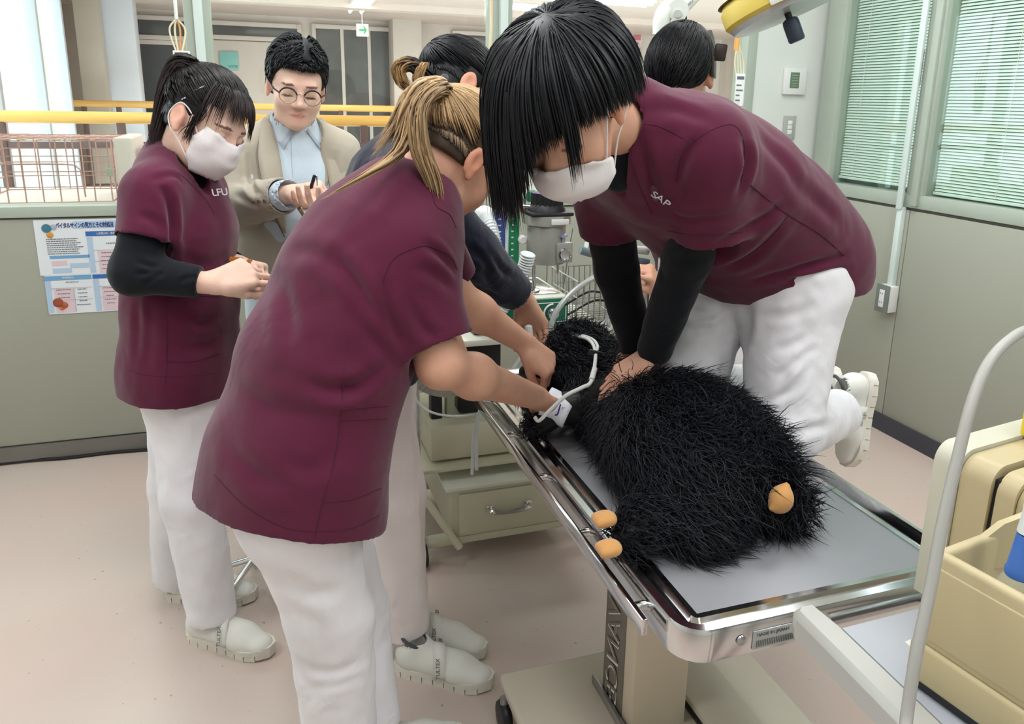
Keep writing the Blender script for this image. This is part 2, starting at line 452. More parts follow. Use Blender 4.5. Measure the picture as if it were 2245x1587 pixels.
a = P(480, 112, CY1-0.09)
pn = MB().box((a[0], CY1-0.06, a[2]-0.205), (a[0]+0.205, CY1-0.048, a[2]), 0.003).build('room_sign', mat('teal_sign', (120, 178, 168), rough=0.5, var=0.02))
tag(pn, 'square teal room sign on the pale door behind the glass', 'sign')
text_obj('sign_lettering', '研究室', 0.035, (a[0]+0.09, CY1-0.061, a[2]-0.17), (1, 0, 0), (0, 0, 1), mat('sign_ink', (60, 92, 90), var=0), pn)
# exit sign hanging from the ceiling
e0 = P(795, 66, 9.4); ex = empty('exit_sign', e0, 'glowing hanging exit sign with a green arrow', 'exit sign')
s = 0.5*26*np.linalg.norm(P(796, 66, 9.4)-P(795, 66, 9.4))
MB().box(e0+np.array([-s, 0, -s]), e0+np.array([s, 0.04, s]), 0.004).build('sign_box', mat('exit_face', (246, 240, 205), var=0, emit=(248, 240, 205), estr=0.75), ex)
g = mat('exit_green', (40, 150, 90), var=0, emit=(40, 150, 90), estr=0.4)
t = s*0.16
MB().box(e0+np.array([-s*0.62, -0.004, -t]), e0+np.array([s*0.4, 0, t]), 0).prism([e0+np.array(q)*s+np.array([0, -0.004, 0]) for q in ((0.05, 0, 0.62), (0.3, 0, 0.62), (0.72, 0, 0), (0.3, 0, -0.62), (0.05, 0, -0.62), (0.45, 0, 0))], (0, 0.004, 0)).build('arrow', g, ex)
MB().cyl(e0+np.array([0, 0.02, s]), (e0[0], e0[1]+0.02, 2.32), 0.006, n=8).build('hanger_rod', M_PLASTICW, ex)

# ceiling luminaires in the corridor (seen through the glass)
def tube_lamp(px, py, y, length, ang, label, grp):
    c = PZ(px, py, 2.28)
    e = empty('tube_luminaire', c, label, 'ceiling light', grp)
    R = Matrix.Rotation(ang, 3, 'Z')
    d = np.array(R @ Vector((1, 0, 0))); s2 = np.array(R @ Vector((0, 1, 0)))
    MB().obox(c+np.array([0, 0, 0.025]), (length, 0.20, 0.03), R, 0.004).build('housing', M_PLASTICW, e)
    for q in (-0.06, 0.06):
        MB().cyl(c-d*length*0.48+s2*q, c+d*length*0.48+s2*q, 0.016, n=10).build('tube', M_TUBELAMP, e)
tube_lamp(790, 14, 8.2, 1.2, math.radians(88), 'twin tube ceiling light over the atrium left of the steel mullion', 'corridor ceiling lights')
tube_lamp(1190, 22, 7.4, 1.2, math.radians(8), 'ceiling light right of the steel mullion above the black hair', 'corridor ceiling lights')
tube_lamp(1300, 2, 5.6, 1.2, math.radians(2), 'nearest twin tube ceiling light at the top edge behind the glass', 'corridor ceiling lights')

# reflection of posters in the glass, built as panels on the far wall
nb0, nb1 = P(1312, 200, CY1-0.06), P(1420, 60, CY1-0.06)
M_PRINT = [mat('reflected_poster_a', (150, 160, 140), var=0.25, vscale=9), mat('reflected_poster_b', (190, 185, 178), var=0.2, vscale=12), mat('reflected_poster_c', (222, 200, 192), var=0.12, vscale=14), mat('reflected_poster_d', (222, 196, 194), var=0.18, vscale=8)]
pxs = [(1318, 1337), (1336, 1352), (1353, 1378), (1382, 1408)]
for i, (p0, p1) in enumerate(pxs):
    a, b = P(p0, 165, CY1-0.03), P(p1, 72, CY1-0.03)
    o = MB().box((a[0], CY1-0.03, a[2]), (b[0], CY1-0.018, b[2]), 0.002).build('poster', M_PRINT[i])
    tag(o, ['green edged poster, leftmost of the four reflected in the glass', 'narrow grey poster, second of the four reflected in the glass', 'pale pink timetable poster, third of the four reflected in the glass', 'pink headed poster, rightmost of the four reflected in the glass'][i], 'poster', 'reflected posters built on the corridor wall')
    x0, x1, z0, z1 = a[0], b[0], a[2], b[2]
    m = MB()
    for r in range(6):
        zz = z1-(z1-z0)*(0.12+0.14*r)
        m.box((x0+(x1-x0)*0.12, CY1-0.032, zz-0.02), (x0+(x1-x0)*(0.5+0.4*random.random()), CY1-0.0305, zz+0.02))
    m.build('print', mat('reflected_ink', (128, 112, 112), var=0.1), o)['kind'] = 'stuff'
    if i == 3:
        MB().box((x0+0.02, CY1-0.033, z1-0.10), (x1-0.02, CY1-0.031, z1-0.03)).build('headline', mat('reflected_red', (196, 110, 120), var=0.05), o)

# handrails of the atrium
def railing(y, x0, x1, ztop, posts, label):
    e = empty('handrail', ((x0+x1)/2, y, 0), label, 'handrail', 'atrium handrails')
    MB().cyl((x0, y, ztop), (x1, y, ztop), 0.034, n=20).build('wooden_rail', M_RAIL, e)
    for zz in (ztop-0.155, ztop-0.80):
        MB().box((x0, y-0.015, zz-0.02), (x1, y+0.015, zz+0.02), 0.002).build('bar', M_RAILPOST, e)
    for xx in posts:
        MB().box((xx-0.022, y-0.02, 0.0), (xx+0.022, y+0.02, ztop-0.02), 0.002).build('post', M_RAILPOST, e)
zr = P(300, 259, 5.25)[2]
railing(5.25, -1.46, 6.4, zr, [P(5, 300, 5.25)[0], P(268, 300, 5.25)[0], P(560, 300, 5.25)[0], P(798, 300, 5.25)[0], 1.7, 2.6, 3.6, 4.6], 'yellow wooden handrail on brown posts nearest the glass')
zr = P(300, 229, 9.05)[2]
railing(9.05, -1.72, 6.4, zr, [P(186, 250, 9.05)[0], P(262, 250, 9.05)[0], 0.0, 0.9, 1.9, 2.9], 'farther yellow wooden handrail across the atrium')
# ------------------------------------------------------------------ organic surfaces: distance fields meshed with surface nets
def A3(*v): return np.array(v, float)
def unit(v): v = np.asarray(v, float); return v/np.linalg.norm(v)
class SDF:
    def __init__(self, lo, hi, vox):
        self.lo = np.asarray(lo, float); self.vox = vox
        self.n = np.ceil((np.asarray(hi, float)-self.lo)/vox).astype(int)+1
        self.F = np.full(self.n, 1e3, np.float32)
    def block(self, lo, hi):
        a = np.clip(np.floor((np.asarray(lo)-self.lo)/self.vox).astype(int), 0, self.n-1)
        b = np.clip(np.ceil((np.asarray(hi)-self.lo)/self.vox).astype(int)+1, 1, self.n)
        if np.any(b <= a): return None, None
        sl = tuple(slice(a[i], b[i]) for i in range(3))
        ax = [(self.lo[i]+self.vox*np.arange(a[i], b[i])).astype(np.float32) for i in range(3)]
        return sl, (ax[0][:, None, None], ax[1][None, :, None], ax[2][None, None, :])
    def _mix(self, sl, d, k, mode):
        F = self.F[sl]
        if mode == 's': F, d = -F, d
        k = max(k, 1e-5)
        h = np.clip(0.5+0.5*(F-d)/k, 0, 1)
        r = F+(d-F)*h-k*h*(1-h)
        self.F[sl] = -r if mode == 's' else r
    def cap(self, a, b, ra, rb=None, k=0.012, flat=None, clip=None, mode='u'):
        """tapered limb; flat=(axis, scale) squeezes or widens it; clip=[(point, normal)] cuts it flat"""
        a = np.asarray(a, float); b = np.asarray(b, float); rb = ra if rb is None else rb
        R = max(ra, rb)*(max(1.0, flat[1]) if flat else 1.0)+k+3*self.vox
        sl, X = self.block(np.minimum(a, b)-R, np.maximum(a, b)+R)
        if sl is None: return
        e = b-a; L2 = float(e@e)+1e-12
        D = [X[i]-a[i] for i in range(3)]
        t = np.clip((D[0]*e[0]+D[1]*e[1]+D[2]*e[2])/L2, 0, 1)
        W = [D[i]-t*e[i] for i in range(3)]
        d2 = W[0]**2+W[1]**2+W[2]**2
        if flat:
            u = unit(flat[0]); wu = W[0]*u[0]+W[1]*u[1]+W[2]*u[2]
            d2 = d2+wu*wu*(1.0/flat[1]**2-1.0)
        d = np.sqrt(np.maximum(d2, 0))-(ra+(rb-ra)*t)
        for (c, nn) in (clip or []):
            nn = unit(nn)
            d = np.maximum(d, (X[0]-c[0])*nn[0]+(X[1]-c[1])*nn[1]+(X[2]-c[2])*nn[2])
        self._mix(sl, d.astype(np.float32), k, mode)
    def chain(self, pts, rs, k=0.012, flat=None, clip=None, mode='u'):
        for i in range(len(pts)-1):
            self.cap(pts[i], pts[i+1], rs[i], rs[i+1], k, flat, clip, mode)
    def ell(self, c, r, R=None, k=0.012, clip=None, mode='u'):
        c = np.asarray(c, float); r = np.asarray(r, float); R = np.eye(3) if R is None else np.asarray(R)
        ext = np.sqrt(((R.T*r)**2).sum(1))+k+3*self.vox
        sl, X = self.block(c-ext, c+ext)
        if sl is None: return
        D = [X[i]-c[i] for i in range(3)]
        q = [D[0]*R[j, 0]+D[1]*R[j, 1]+D[2]*R[j, 2] for j in range(3)]
        k0 = np.sqrt((q[0]/r[0])**2+(q[1]/r[1])**2+(q[2]/r[2])**2)
        k1 = np.sqrt((q[0]/r[0]**2)**2+(q[1]/r[1]**2)**2+(q[2]/r[2]**2)**2)+1e-9
        d = k0*(k0-1)/k1
        for (cc, nn) in (clip or []):
            nn = unit(nn)
            d = np.maximum(d, (X[0]-cc[0])*nn[0]+(X[1]-cc[1])*nn[1]+(X[2]-cc[2])*nn[2])
        self._mix(sl, d.astype(np.float32), k, mode)
    def box(self, c, s, R=None, rad=0.005, k=0.004, mode='u'):
        c = np.asarray(c, float); h = np.asarray(s, float)/2-rad; R = np.eye(3) if R is None else np.asarray(R)
        ext = np.abs(R.T)@(h+rad)+k+3*self.vox
        sl, X = self.block(c-ext, c+ext)
        if sl is None: return
        D = [X[i]-c[i] for i in range(3)]
        q = [np.abs(D[0]*R[j, 0]+D[1]*R[j, 1]+D[2]*R[j, 2])-h[j] for j in range(3)]
        o = np.sqrt(np.maximum(q[0], 0)**2+np.maximum(q[1], 0)**2+np.maximum(q[2], 0)**2)
        d = o+np.minimum(np.maximum(np.maximum(q[0], q[1]), q[2]), 0)-rad
        self._mix(sl, d.astype(np.float32), k, mode)
    def cut(self, c, nn):
        """remove everything on the side nn points to"""
        nn = unit(nn); _, X = self.block(self.lo, self.lo+self.vox*(self.n-1))
        d = (X[0]-c[0])*nn[0]+(X[1]-c[1])*nn[1]+(X[2]-c[2])*nn[2]
        self.F = np.maximum(self.F, d.astype(np.float32))
    def sample(self, p):
        i = np.clip(np.round((np.asarray(p)-self.lo)/self.vox).astype(int), 0, self.n-1)
        return float(self.F[tuple(i)])
    def mesh(self):
        F = self.F
        for ax in range(3):   # keep the border closed
            s0 = [slice(None)]*3; s0[ax] = 0; F[tuple(s0)] = np.maximum(F[tuple(s0)], 0.001)
            s0[ax] = -1; F[tuple(s0)] = np.maximum(F[tuple(s0)], 0.001)
        I = F < 0
        nx, ny, nz = F.shape
        c = I[:-1, :-1, :-1].astype(np.int8)
        cnt = np.zeros((nx-1, ny-1, nz-1), np.int8)
        for dx in (0, 1):
            for dy in (0, 1):
                for dz in (0, 1):
                    cnt += I[dx:nx-1+dx, dy:ny-1+dy, dz:nz-1+dz]
        act = (cnt > 0) & (cnt < 8)
        ci = np.argwhere(act)
        idx = np.full(act.shape, -1, np.int32); idx[act] = np.arange(len(ci))
        cor = np.array([(x, y, z) for x in (0, 1) for y in (0, 1) for z in (0, 1)])
        val = np.stack([F[ci[:, 0]+q[0], ci[:, 1]+q[1], ci[:, 2]+q[2]] for q in cor], 1)
        val = np.clip(val, -10*self.vox, 10*self.vox)
        acc = np.zeros((len(ci), 3)); num = np.zeros(len(ci))
        for i in range(8):
            for j in range(i+1, 8):
                if np.abs(cor[i]-cor[j]).sum() != 1: continue
                m = (val[:, i] < 0) != (val[:, j] < 0)
                t = np.where(m, val[:, i]/(val[:, i]-val[:, j]+1e-12), 0)
                acc += np.where(m[:, None], cor[i]+(cor[j]-cor[i])*t[:, None], 0); num += m
        V = self.lo+self.vox*(ci+acc/np.maximum(num, 1)[:, None])
        faces = []
        for ax in range(3):
            b, cc = (ax+1) % 3, (ax+2) % 3
            lo = [slice(None)]*3; hi = [slice(None)]*3
            lo[ax] = slice(0, F.shape[ax]-1); hi[ax] = slice(1, F.shape[ax])
            lo[b] = hi[b] = slice(1, F.shape[b]-1); lo[cc] = hi[cc] = slice(1, F.shape[cc]-1)
            s0 = I[tuple(lo)]; s1 = I[tuple(hi)]
            e = np.argwhere(s0 != s1)
            if not len(e): continue
            inside0 = s0[e[:, 0], e[:, 1], e[:, 2]]
            e = e.copy(); e[:, b] += 1; e[:, cc] += 1
            def cell(db, dc):
                q = e.copy(); q[:, b] -= db; q[:, cc] -= dc
                return idx[q[:, 0], q[:, 1], q[:, 2]]
            q = np.stack([cell(1, 1), cell(0, 1), cell(0, 0), cell(1, 0)], 1)
            q[~inside0] = q[~inside0][:, ::-1]
            faces.append(q)
        Fc = np.concatenate(faces) if faces else np.zeros((0, 4), int)
        Fc = Fc[(Fc >= 0).all(1)]
        return V, Fc
def relax(V, F, it=2, lam=0.5):
    n = len(V)
    e = np.concatenate([F[:, [0, 1]], F[:, [1, 2]], F[:, [2, 3]], F[:, [3, 0]]])
    deg = np.bincount(e.ravel(), minlength=n).astype(float); deg[deg == 0] = 1
    for _ in range(it):
        acc = np.stack([np.bincount(e[:, 0], V[e[:, 1], i], n)+np.bincount(e[:, 1], V[e[:, 0], i], n) for i in range(3)], 1)
        V = V+lam*(acc/deg[:, None]-V)
    return V
def vnormals(V, F):
    nn = np.cross(V[F[:, 2]]-V[F[:, 0]], V[F[:, 3]]-V[F[:, 1]])
    N = np.stack([np.bincount(F.ravel(), np.repeat(nn[:, i], 4), len(V)) for i in range(3)], 1)
    return N/(np.linalg.norm(N, axis=1)[:, None]+1e-12)
def wobble(V, amp, sc, seed=0, aniso=None):
    """smooth pseudo noise per vertex"""
    r = np.random.default_rng(seed); out = np.zeros(len(V)); W = V if aniso is None else V@np.asarray(aniso).T
    for o in range(3):
        f = sc*(1.7**o)
        for _ in range(4):
            d = unit(r.normal(size=3)); out += np.sin(W@(d*f)+r.uniform(0, 6.28))/(1.6**o)
    return amp*out/6.0
def sdf_obj(S, name, material, par, it=2, wr=None, cols=None):
    V, F = S.mesh()
    V = relax(V, F, it)
    if wr:
        N = vnormals(V, F)
        for q in wr: V = V+N*wobble(V, q[0], q[1], q[2], q[3] if len(q) > 3 else None)[:, None]
    me = np_mesh(name, V, F, cols(V) if cols else None)
    o = link_mesh(name, me, material, par, smooth=True)
    return o

# ------------------------------------------------------------------ people: heads, hands, clothes, hair
def frame(f, u):
    """rows: right, forward, up"""
    f = unit(f); u = np.asarray(u, float); u = unit(u-f*(u@f)); r = np.cross(f, u)
    return np.stack([r, f, u])
class Head:
    def __init__(self, c, f, u, s=1.0):
        self.c = np.asarray(c, float); self.R = frame(f, u); self.s = s
    def w(self, x, y, z):
        return self.c+self.s*(np.array([x, y, z])@self.R)
    def local(self, V): return ((V-self.c)@self.R.T)/self.s
    def add(self, S, lips=True):
        R, s = self.R, self.s
        def E(c, r, k=0.02, mode='u'): S.ell(self.w(*c), np.array(r)*s, R, k*s, mode=mode)
        def K(a, b, ra, rb=None, k=0.015): S.cap(self.w(*a), self.w(*b), ra*s, (ra if rb is None else rb)*s, k*s)
        E((0, -0.012, 0.035), (0.073, 0.094, 0.084))
        E((0, 0.028, -0.03), (0.062, 0.062, 0.085), 0.03)
        E((0, 0.034, -0.075), (0.049, 0.048, 0.040), 0.03)
        E((0, 0.072, -0.098), (0.020, 0.016, 0.015), 0.025)
        K((-0.033, 0.079, 0.013), (0.033, 0.079, 0.013), 0.011, k=0.02)
        for q in (-1, 1):
            E((q*0.036, 0.062, -0.036), (0.026, 0.026, 0.026), 0.02)
            E((q*0.031, 0.096, -0.006), (0.017, 0.011, 0.010), 0.010, 's')
            E((q*0.031, 0.0765, -0.008), (0.0145, 0.0135, 0.0125), 0.004)
            # ear: rim, bowl and lobe
            E((q*0.077, -0.012, -0.008), (0.007, 0.020, 0.031), 0.004)
            E((q*0.073, -0.004, -0.012), (0.010, 0.012, 0.022), 0.006)
            E((q*0.088, -0.010, -0.006), (0.009, 0.012, 0.020), 0.003, 's')
            E((q*0.077, -0.002, -0.036), (0.006, 0.009, 0.010), 0.005)
        K((0, 0.086, 0.0), (0, 0.104, -0.035), 0.0075, 0.0115, 0.012)
        for q in (-1, 1): E((q*0.012, 0.095, -0.040), (0.009, 0.011, 0.008), 0.006)
        if lips:
            E((0, 0.0825, -0.065), (0.022, 0.008, 0.0038), 0.007)
            E((0, 0.0810, -0.0735), (0.018, 0.008, 0.0045), 0.007)
    def neck(self, S, base, r0=0.048, r1=0.050):
        S.cap(self.w(0, -0.030, -0.055), base, r0*self.s, r1, 0.03)
def add_hand(S, wrist, d, n, side, curls, spread=1.0, thumb=(0.6, 0.7, 0.35), tcurl=0.3, s=1.0, rw=0.022):
    """side +1: thumb lies towards cross(d,n); curls: four (knuckle, middle, tip) bends in radians towards n"""
    w = np.asarray(wrist, float); d = unit(d); n = np.asarray(n, float); n = unit(n-d*(n@d)); l = side*np.cross(d, n)
    tips = []
    mc = [(0.030, 0.084), (0.010, 0.090), (-0.010, 0.086), (-0.028, 0.077)]
    ln = [(0.042, 0.025, 0.020), (0.046, 0.029, 0.021), (0.043, 0.027, 0.020), (0.033, 0.020, 0.017)]
    rd = [0.0088, 0.0090, 0.0085, 0.0075]
    def bend(v, ang): return v*math.cos(ang)+n*math.sin(ang)
    for i in range(4):
        p0 = w+s*(d*0.012+l*mc[i][0]*0.55); p1 = w+s*(d*mc[i][1]+l*mc[i][0]-n*0.002)
        S.cap(p0, p1, 0.0145*s, 0.0118*s, 0.012*s)
    S.cap(w+d*0.03*s+l*0.02*s, w+d*0.055*s+l*0.030*s+n*0.006*s, 0.014*s, 0.012*s, 0.012*s)   # ball of the thumb
    for i in range(4):
        p = w+s*(d*mc[i][1]+l*mc[i][0]-n*0.002)
        v = unit(d+l*spread*mc[i][0]*3.0); nn = n; ang = 0
        for j in range(3):
            ang += curls[i][j]
            q = p+s*ln[i][j]*unit(v*math.cos(ang)+n*math.sin(ang))
            S.cap(p, q, rd[i]*s*(1-0.07*j), rd[i]*s*(0.95-0.09*j), 0.003*s)
            p = q
        tips.append(p)
    p = w+s*(d*0.028+l*0.026+n*0.004)
    v = unit(d*thumb[0]+l*thumb[1]+n*thumb[2])
    tl = (0.042, 0.032, 0.026); tr = (0.0135, 0.0105, 0.0095, 0.0078)
    for j in range(3):
        q = p+s*tl[j]*v
        S.cap(p, q, tr[j]*s, tr[j+1]*s, 0.006*s)
        p = q; v = unit(v+tcurl*(d*0.6-l*0.5+n*0.3))
    return tips

# cloth, skin and hair materials ------------------------------------------------
def skin_mat(name, rgb, red):
    m = mat(name, rgb, rough=0.5, var=0.0, sss=0.12, spec=0.35, bump=0.05, bscale=500)
    nt = m.node_tree; n = nt.nodes; L = nt.links; b = n['Principled BSDF']
    at = n.new('ShaderNodeAttribute'); at.attribute_name = 'tint'
    tc = n.new('ShaderNodeTexCoord'); nz = n.new('ShaderNodeTexNoise'); nz.inputs['Scale'].default_value = 22; nz.inputs['Detail'].default_value = 4
    L.new(tc.outputs['Object'], nz.inputs['Vector'])
    mr = n.new('ShaderNodeMapRange'); mr.inputs[1].default_value = 0.35; mr.inputs[2].default_value = 0.7; mr.inputs[4].default_value = 0.45
    L.new(nz.outputs[0], mr.inputs[0])
    mx = n.new('ShaderNodeMix'); mx.data_type = 'RGBA'; mx.inputs[6].default_value = lin(rgb); mx.inputs[7].default_value = lin(red)
    L.new(mr.outputs[0], mx.inputs[0])
    m2 = n.new('ShaderNodeMix'); m2.data_type = 'RGBA'; m2.blend_type = 'MULTIPLY'; m2.inputs[0].default_value = 1
    L.new(mx.outputs[2], m2.inputs[6]); L.new(at.outputs['Color'], m2.inputs[7]); L.new(m2.outputs[2], b.inputs['Base Color'])
    return m
M_SKIN1 = skin_mat('skin_light', (234, 198, 178), (228, 178, 160))
M_SKIN2 = skin_mat('skin_warm', (212, 164, 138), (204, 144, 122))
M_SKIN3 = skin_mat('skin_tan', (214, 168, 146), (206, 146, 128))
def face_tint(heads):
    def f(V):
        C = np.ones((len(V), 4))
        for H in heads:
            q = H.local(V)
            near = (np.abs(q) < 0.16).all(1)
            lip = near & (((q[:, 0]/0.023)**2+((q[:, 2]+0.0690)/0.0075)**2) < 1) & (q[:, 1] > 0.06)
            C[lip, :3] = (0.90, 0.70, 0.68)
            gap = near & (((q[:, 0]/0.021)**2+((q[:, 2]+0.0692)/0.0016)**2) < 1) & (q[:, 1] > 0.06)
            C[gap, :3] = (0.58, 0.40, 0.38)
            for s in (-1, 1):   # lash line under the lowered lids, reddened ears
                la = near & ((((q[:, 0]-s*0.031)/0.0165)**2+((q[:, 2]+0.0165)/0.0030)**2) < 1) & (q[:, 1] > 0.07)
                C[la, :3] = (0.20, 0.15, 0.13)
                t_ = (q[:, 0]*s-0.032)/0.019
                bw = near & (((t_)**2+((q[:, 2]-0.0155+0.0030*t_*t_)/0.0034)**2) < 1) & (q[:, 1] > 0.06)
                C[bw, :3] = (0.22, 0.17, 0.15)
                er = near & ((((np.abs(q[:, 0])-0.080)/0.016)**2+((q[:, 1]+0.01)/0.022)**2+((q[:, 2]+0.01)/0.036)**2) < 1)
                C[er, :3] = (1.0, 0.84, 0.80)
            nos = near & ((((np.abs(q[:, 0])-0.008)/0.005)**2+((q[:, 1]-0.100)/0.006)**2+((q[:, 2]+0.047)/0.0035)**2) < 1)
            C[nos, :3] = (0.35, 0.22, 0.20)
        return C
    return f
def cloth_mat(name, rgb, bump=0.25, bscale=900, sheen=0.25, rough=0.85, fold=0.35, fscale=7.0):
    m = mat(name, rgb, rough=rough, var=0.05, vscale=5, spec=0.2, sheen=sheen)
    nt = m.node_tree; n = nt.nodes; L = nt.links; b = n['Principled BSDF']
    tc = n.new('ShaderNodeTexCoord')
    a = n.new('ShaderNodeTexNoise'); a.inputs['Scale'].default_value = fscale; a.inputs['Detail'].default_value = 2; a.inputs['Distortion'].default_value = 0.8
    w = n.new('ShaderNodeTexNoise'); w.inputs['Scale'].default_value = bscale; w.inputs['Detail'].default_value = 1
    L.new(tc.outputs['Object'], a.inputs['Vector']); L.new(tc.outputs['Object'], w.inputs['Vector'])
    b1 = n.new('ShaderNodeBump'); b1.inputs['Strength'].default_value = fold; b1.inputs['Distance'].default_value = 0.02
    b2 = n.new('ShaderNodeBump'); b2.inputs['Strength'].default_value = bump; b2.inputs['Distance'].default_value = 0.001
    L.new(a.outputs[0], b1.inputs['Height']); L.new(w.outputs[0], b2.inputs['Height']); L.new(b1.outputs[0], b2.inputs['Normal']); L.new(b2.outputs[0], b.inputs['Normal'])
    return m
M_MAROON = cloth_mat('maroon_scrub', (88, 28, 54), sheen=0.18, fold=0.35)
M_MAROON_D = mat('maroon_seam', (70, 22, 44), rough=0.9, var=0.0)
M_BLACKKNIT = cloth_mat('black_innerwear', (18, 22, 28), sheen=0.12, fold=0.3, fscale=12)
M_NAVY = cloth_mat('navy_knit', (24, 28, 46), sheen=0.2, fold=0.4, fscale=10, bump=0.6, bscale=400)
M_WHITECLOTH = cloth_mat('white_trousers', (232, 230, 234), sheen=0.1, fold=0.45, fscale=9)
M_BLAZER = cloth_mat('beige_blazer', (176, 168, 152), sheen=0.15, fold=0.2)
M_SHIRT = cloth_mat('pale_blue_shirt', (206, 222, 234), sheen=0.1, fold=0.25, fscale=12)
M_MASK = cloth_mat('white_mask', (232, 226, 226), sheen=0.1, fold=0.08, bump=0.4, bscale=600)
M_SHOE = mat('shoe_white', (226, 226, 218), rough=0.6, var=0.03, bump=0.08, bscale=600)
M_SHOESOLE = mat('shoe_sole', (222, 218, 206), rough=0.7, var=0.04)
M_SHOEMESH = mat('shoe_mesh', (168, 164, 158), rough=0.8, var=0.12, vscale=300)
M_INK = mat('print_ink', (110, 108, 106), var=0)
M_SHOEDARK = mat('shoe_lining', (74, 78, 84), rough=0.8, var=0.05)
def hair_mat(name, root, tip, rough=0.45):
    m = mat(name, tip, rough=rough, var=0.0, spec=0.35)
    nt = m.node_tree; n = nt.nodes; L = nt.links; b = n['Principled BSDF']
    at = n.new('ShaderNodeAttribute'); at.attribute_name = 'tint'
    sp = n.new('ShaderNodeSeparateColor'); L.new(at.outputs['Color'], sp.inputs[0])
    mx = n.new('ShaderNodeMix'); mx.data_type = 'RGBA'; mx.inputs[6].default_value = lin(root); mx.inputs[7].default_value = lin(tip)
    L.new(sp.outputs[0], mx.inputs[0])
    sc = n.new('ShaderNodeVectorMath'); sc.operation = 'SCALE'; L.new(mx.outputs[2], sc.inputs[0]); L.new(sp.outputs[1], sc.inputs['Scale'])
    L.new(sc.outputs[0], b.inputs['Base Color'])
    return m
M_HAIRBLACK = hair_mat('hair_black', (17, 18, 22), (22, 23, 27))
M_HAIRBROWN = hair_mat('hair_dark_brown', (26, 23, 24), (52, 42, 40))
M_HAIRBLOND = hair_mat('hair_ash_blond', (58, 50, 46), (184, 152, 112), 0.42)
M_HAIRMIX = hair_mat('hair_black_to_blond', (20, 21, 26), (176, 142, 96), 0.42)

def strands(name, paths, widths, material, par, tint0=None, seed=1, flatn=None, tintfun=None):
    """paths: array (n, m, 3); each strand a three sided tapered tube; tint = (root-to-tip, brightness)"""
    paths = np.asarray(paths, float); n, m, _ = paths.shape
    r = np.random.default_rng(seed)
    T = np.gradient(paths, axis=1); T /= np.linalg.norm(T, axis=2)[..., None]+1e-9
    ref = unit(r.normal(size=3))
    x = np.cross(T, ref); x /= np.linalg.norm(x, axis=2)[..., None]+1e-9
    y = np.cross(T, x)
    t = np.linspace(0, 1, m)
    prof = np.minimum(1.0, 0.55+t*3)*np.clip((1-t)*3.2, 0.06, 1.0)
    w = np.asarray(widths).reshape(-1, 1, 1)*prof[None, :, None]
    rings = [paths+w*(x*math.cos(a)+y*math.sin(a)) for a in (0, 2.094, 4.189)]
    V = np.stack(rings, 2).reshape(-1, 3)              # (n, m, 3 ring)
    base = (np.arange(n)[:, None]*m+np.arange(m-1)[None, :])*3
    F = []
    for k in range(3):
        k2 = (k+1) % 3
        F.append(np.stack([base+k, base+k2, base+3+k2, base+3+k], -1).reshape(-1, 4))
    F = np.concatenate(F)
    br = np.repeat(r.uniform(0.72, 1.32, n), m*3)
    tt = np.tile(np.repeat(t, 3), n) if tintfun is None else np.repeat(tintfun(paths).reshape(-1), 3)
    C = np.stack([np.clip(tt, 0, 1), br, np.zeros_like(br), np.ones_like(br)], 1)
    return link_mesh(name, np_mesh(name, V, F, C), material, par, smooth=True)
def bez(P0, P1, P2, P3, m):
    t = np.linspace(0, 1, m)[None, :, None]
    P0, P1, P2, P3 = [np.asarray(q)[:, None, :] for q in (P0, P1, P2, P3)]
    return (1-t)**3*P0+3*(1-t)**2*t*P1+3*(1-t)*t*t*P2+t**3*P3
def scalp(H, az, el, off=0.0):
    """point on the skull; az 0 = forward, + = right; el = elevation"""
    az = np.asarray(az, float); el = np.asarray(el, float)
    q = np.stack([(0.073+off)*np.cos(el)*np.sin(az), -0.012+(0.094+off)*np.cos(el)*np.cos(az), 0.035+(0.084+off)*np.sin(el)], -1)
    return H.c+H.s*(q@H.R)
def cap_hair(H, name, material, par, keep, off=0.004, vox=0.005, tint=0.0):
    """close cap under the strands; keep: list of (local point, local outward normal) half spaces to cut away"""
    S = SDF(H.c-0.16, H.c+0.16, vox)
    S.ell(H.w(0, -0.012, 0.035), np.array((0.073, 0.094, 0.084))*H.s+off, H.R, 0)
    S.ell(H.w(0, -0.035, -0.02), np.array((0.062, 0.055, 0.07))*H.s+off*0.6, H.R, 0.02)
    for (c, nn) in keep:
        S.cut(H.w(*c), np.array(nn, float)@H.R)
    C = lambda V: np.tile(np.array([[tint, 0.55, 0, 1]]), (len(V), 1))
    return sdf_obj(S, name, material, par, 2, cols=C)
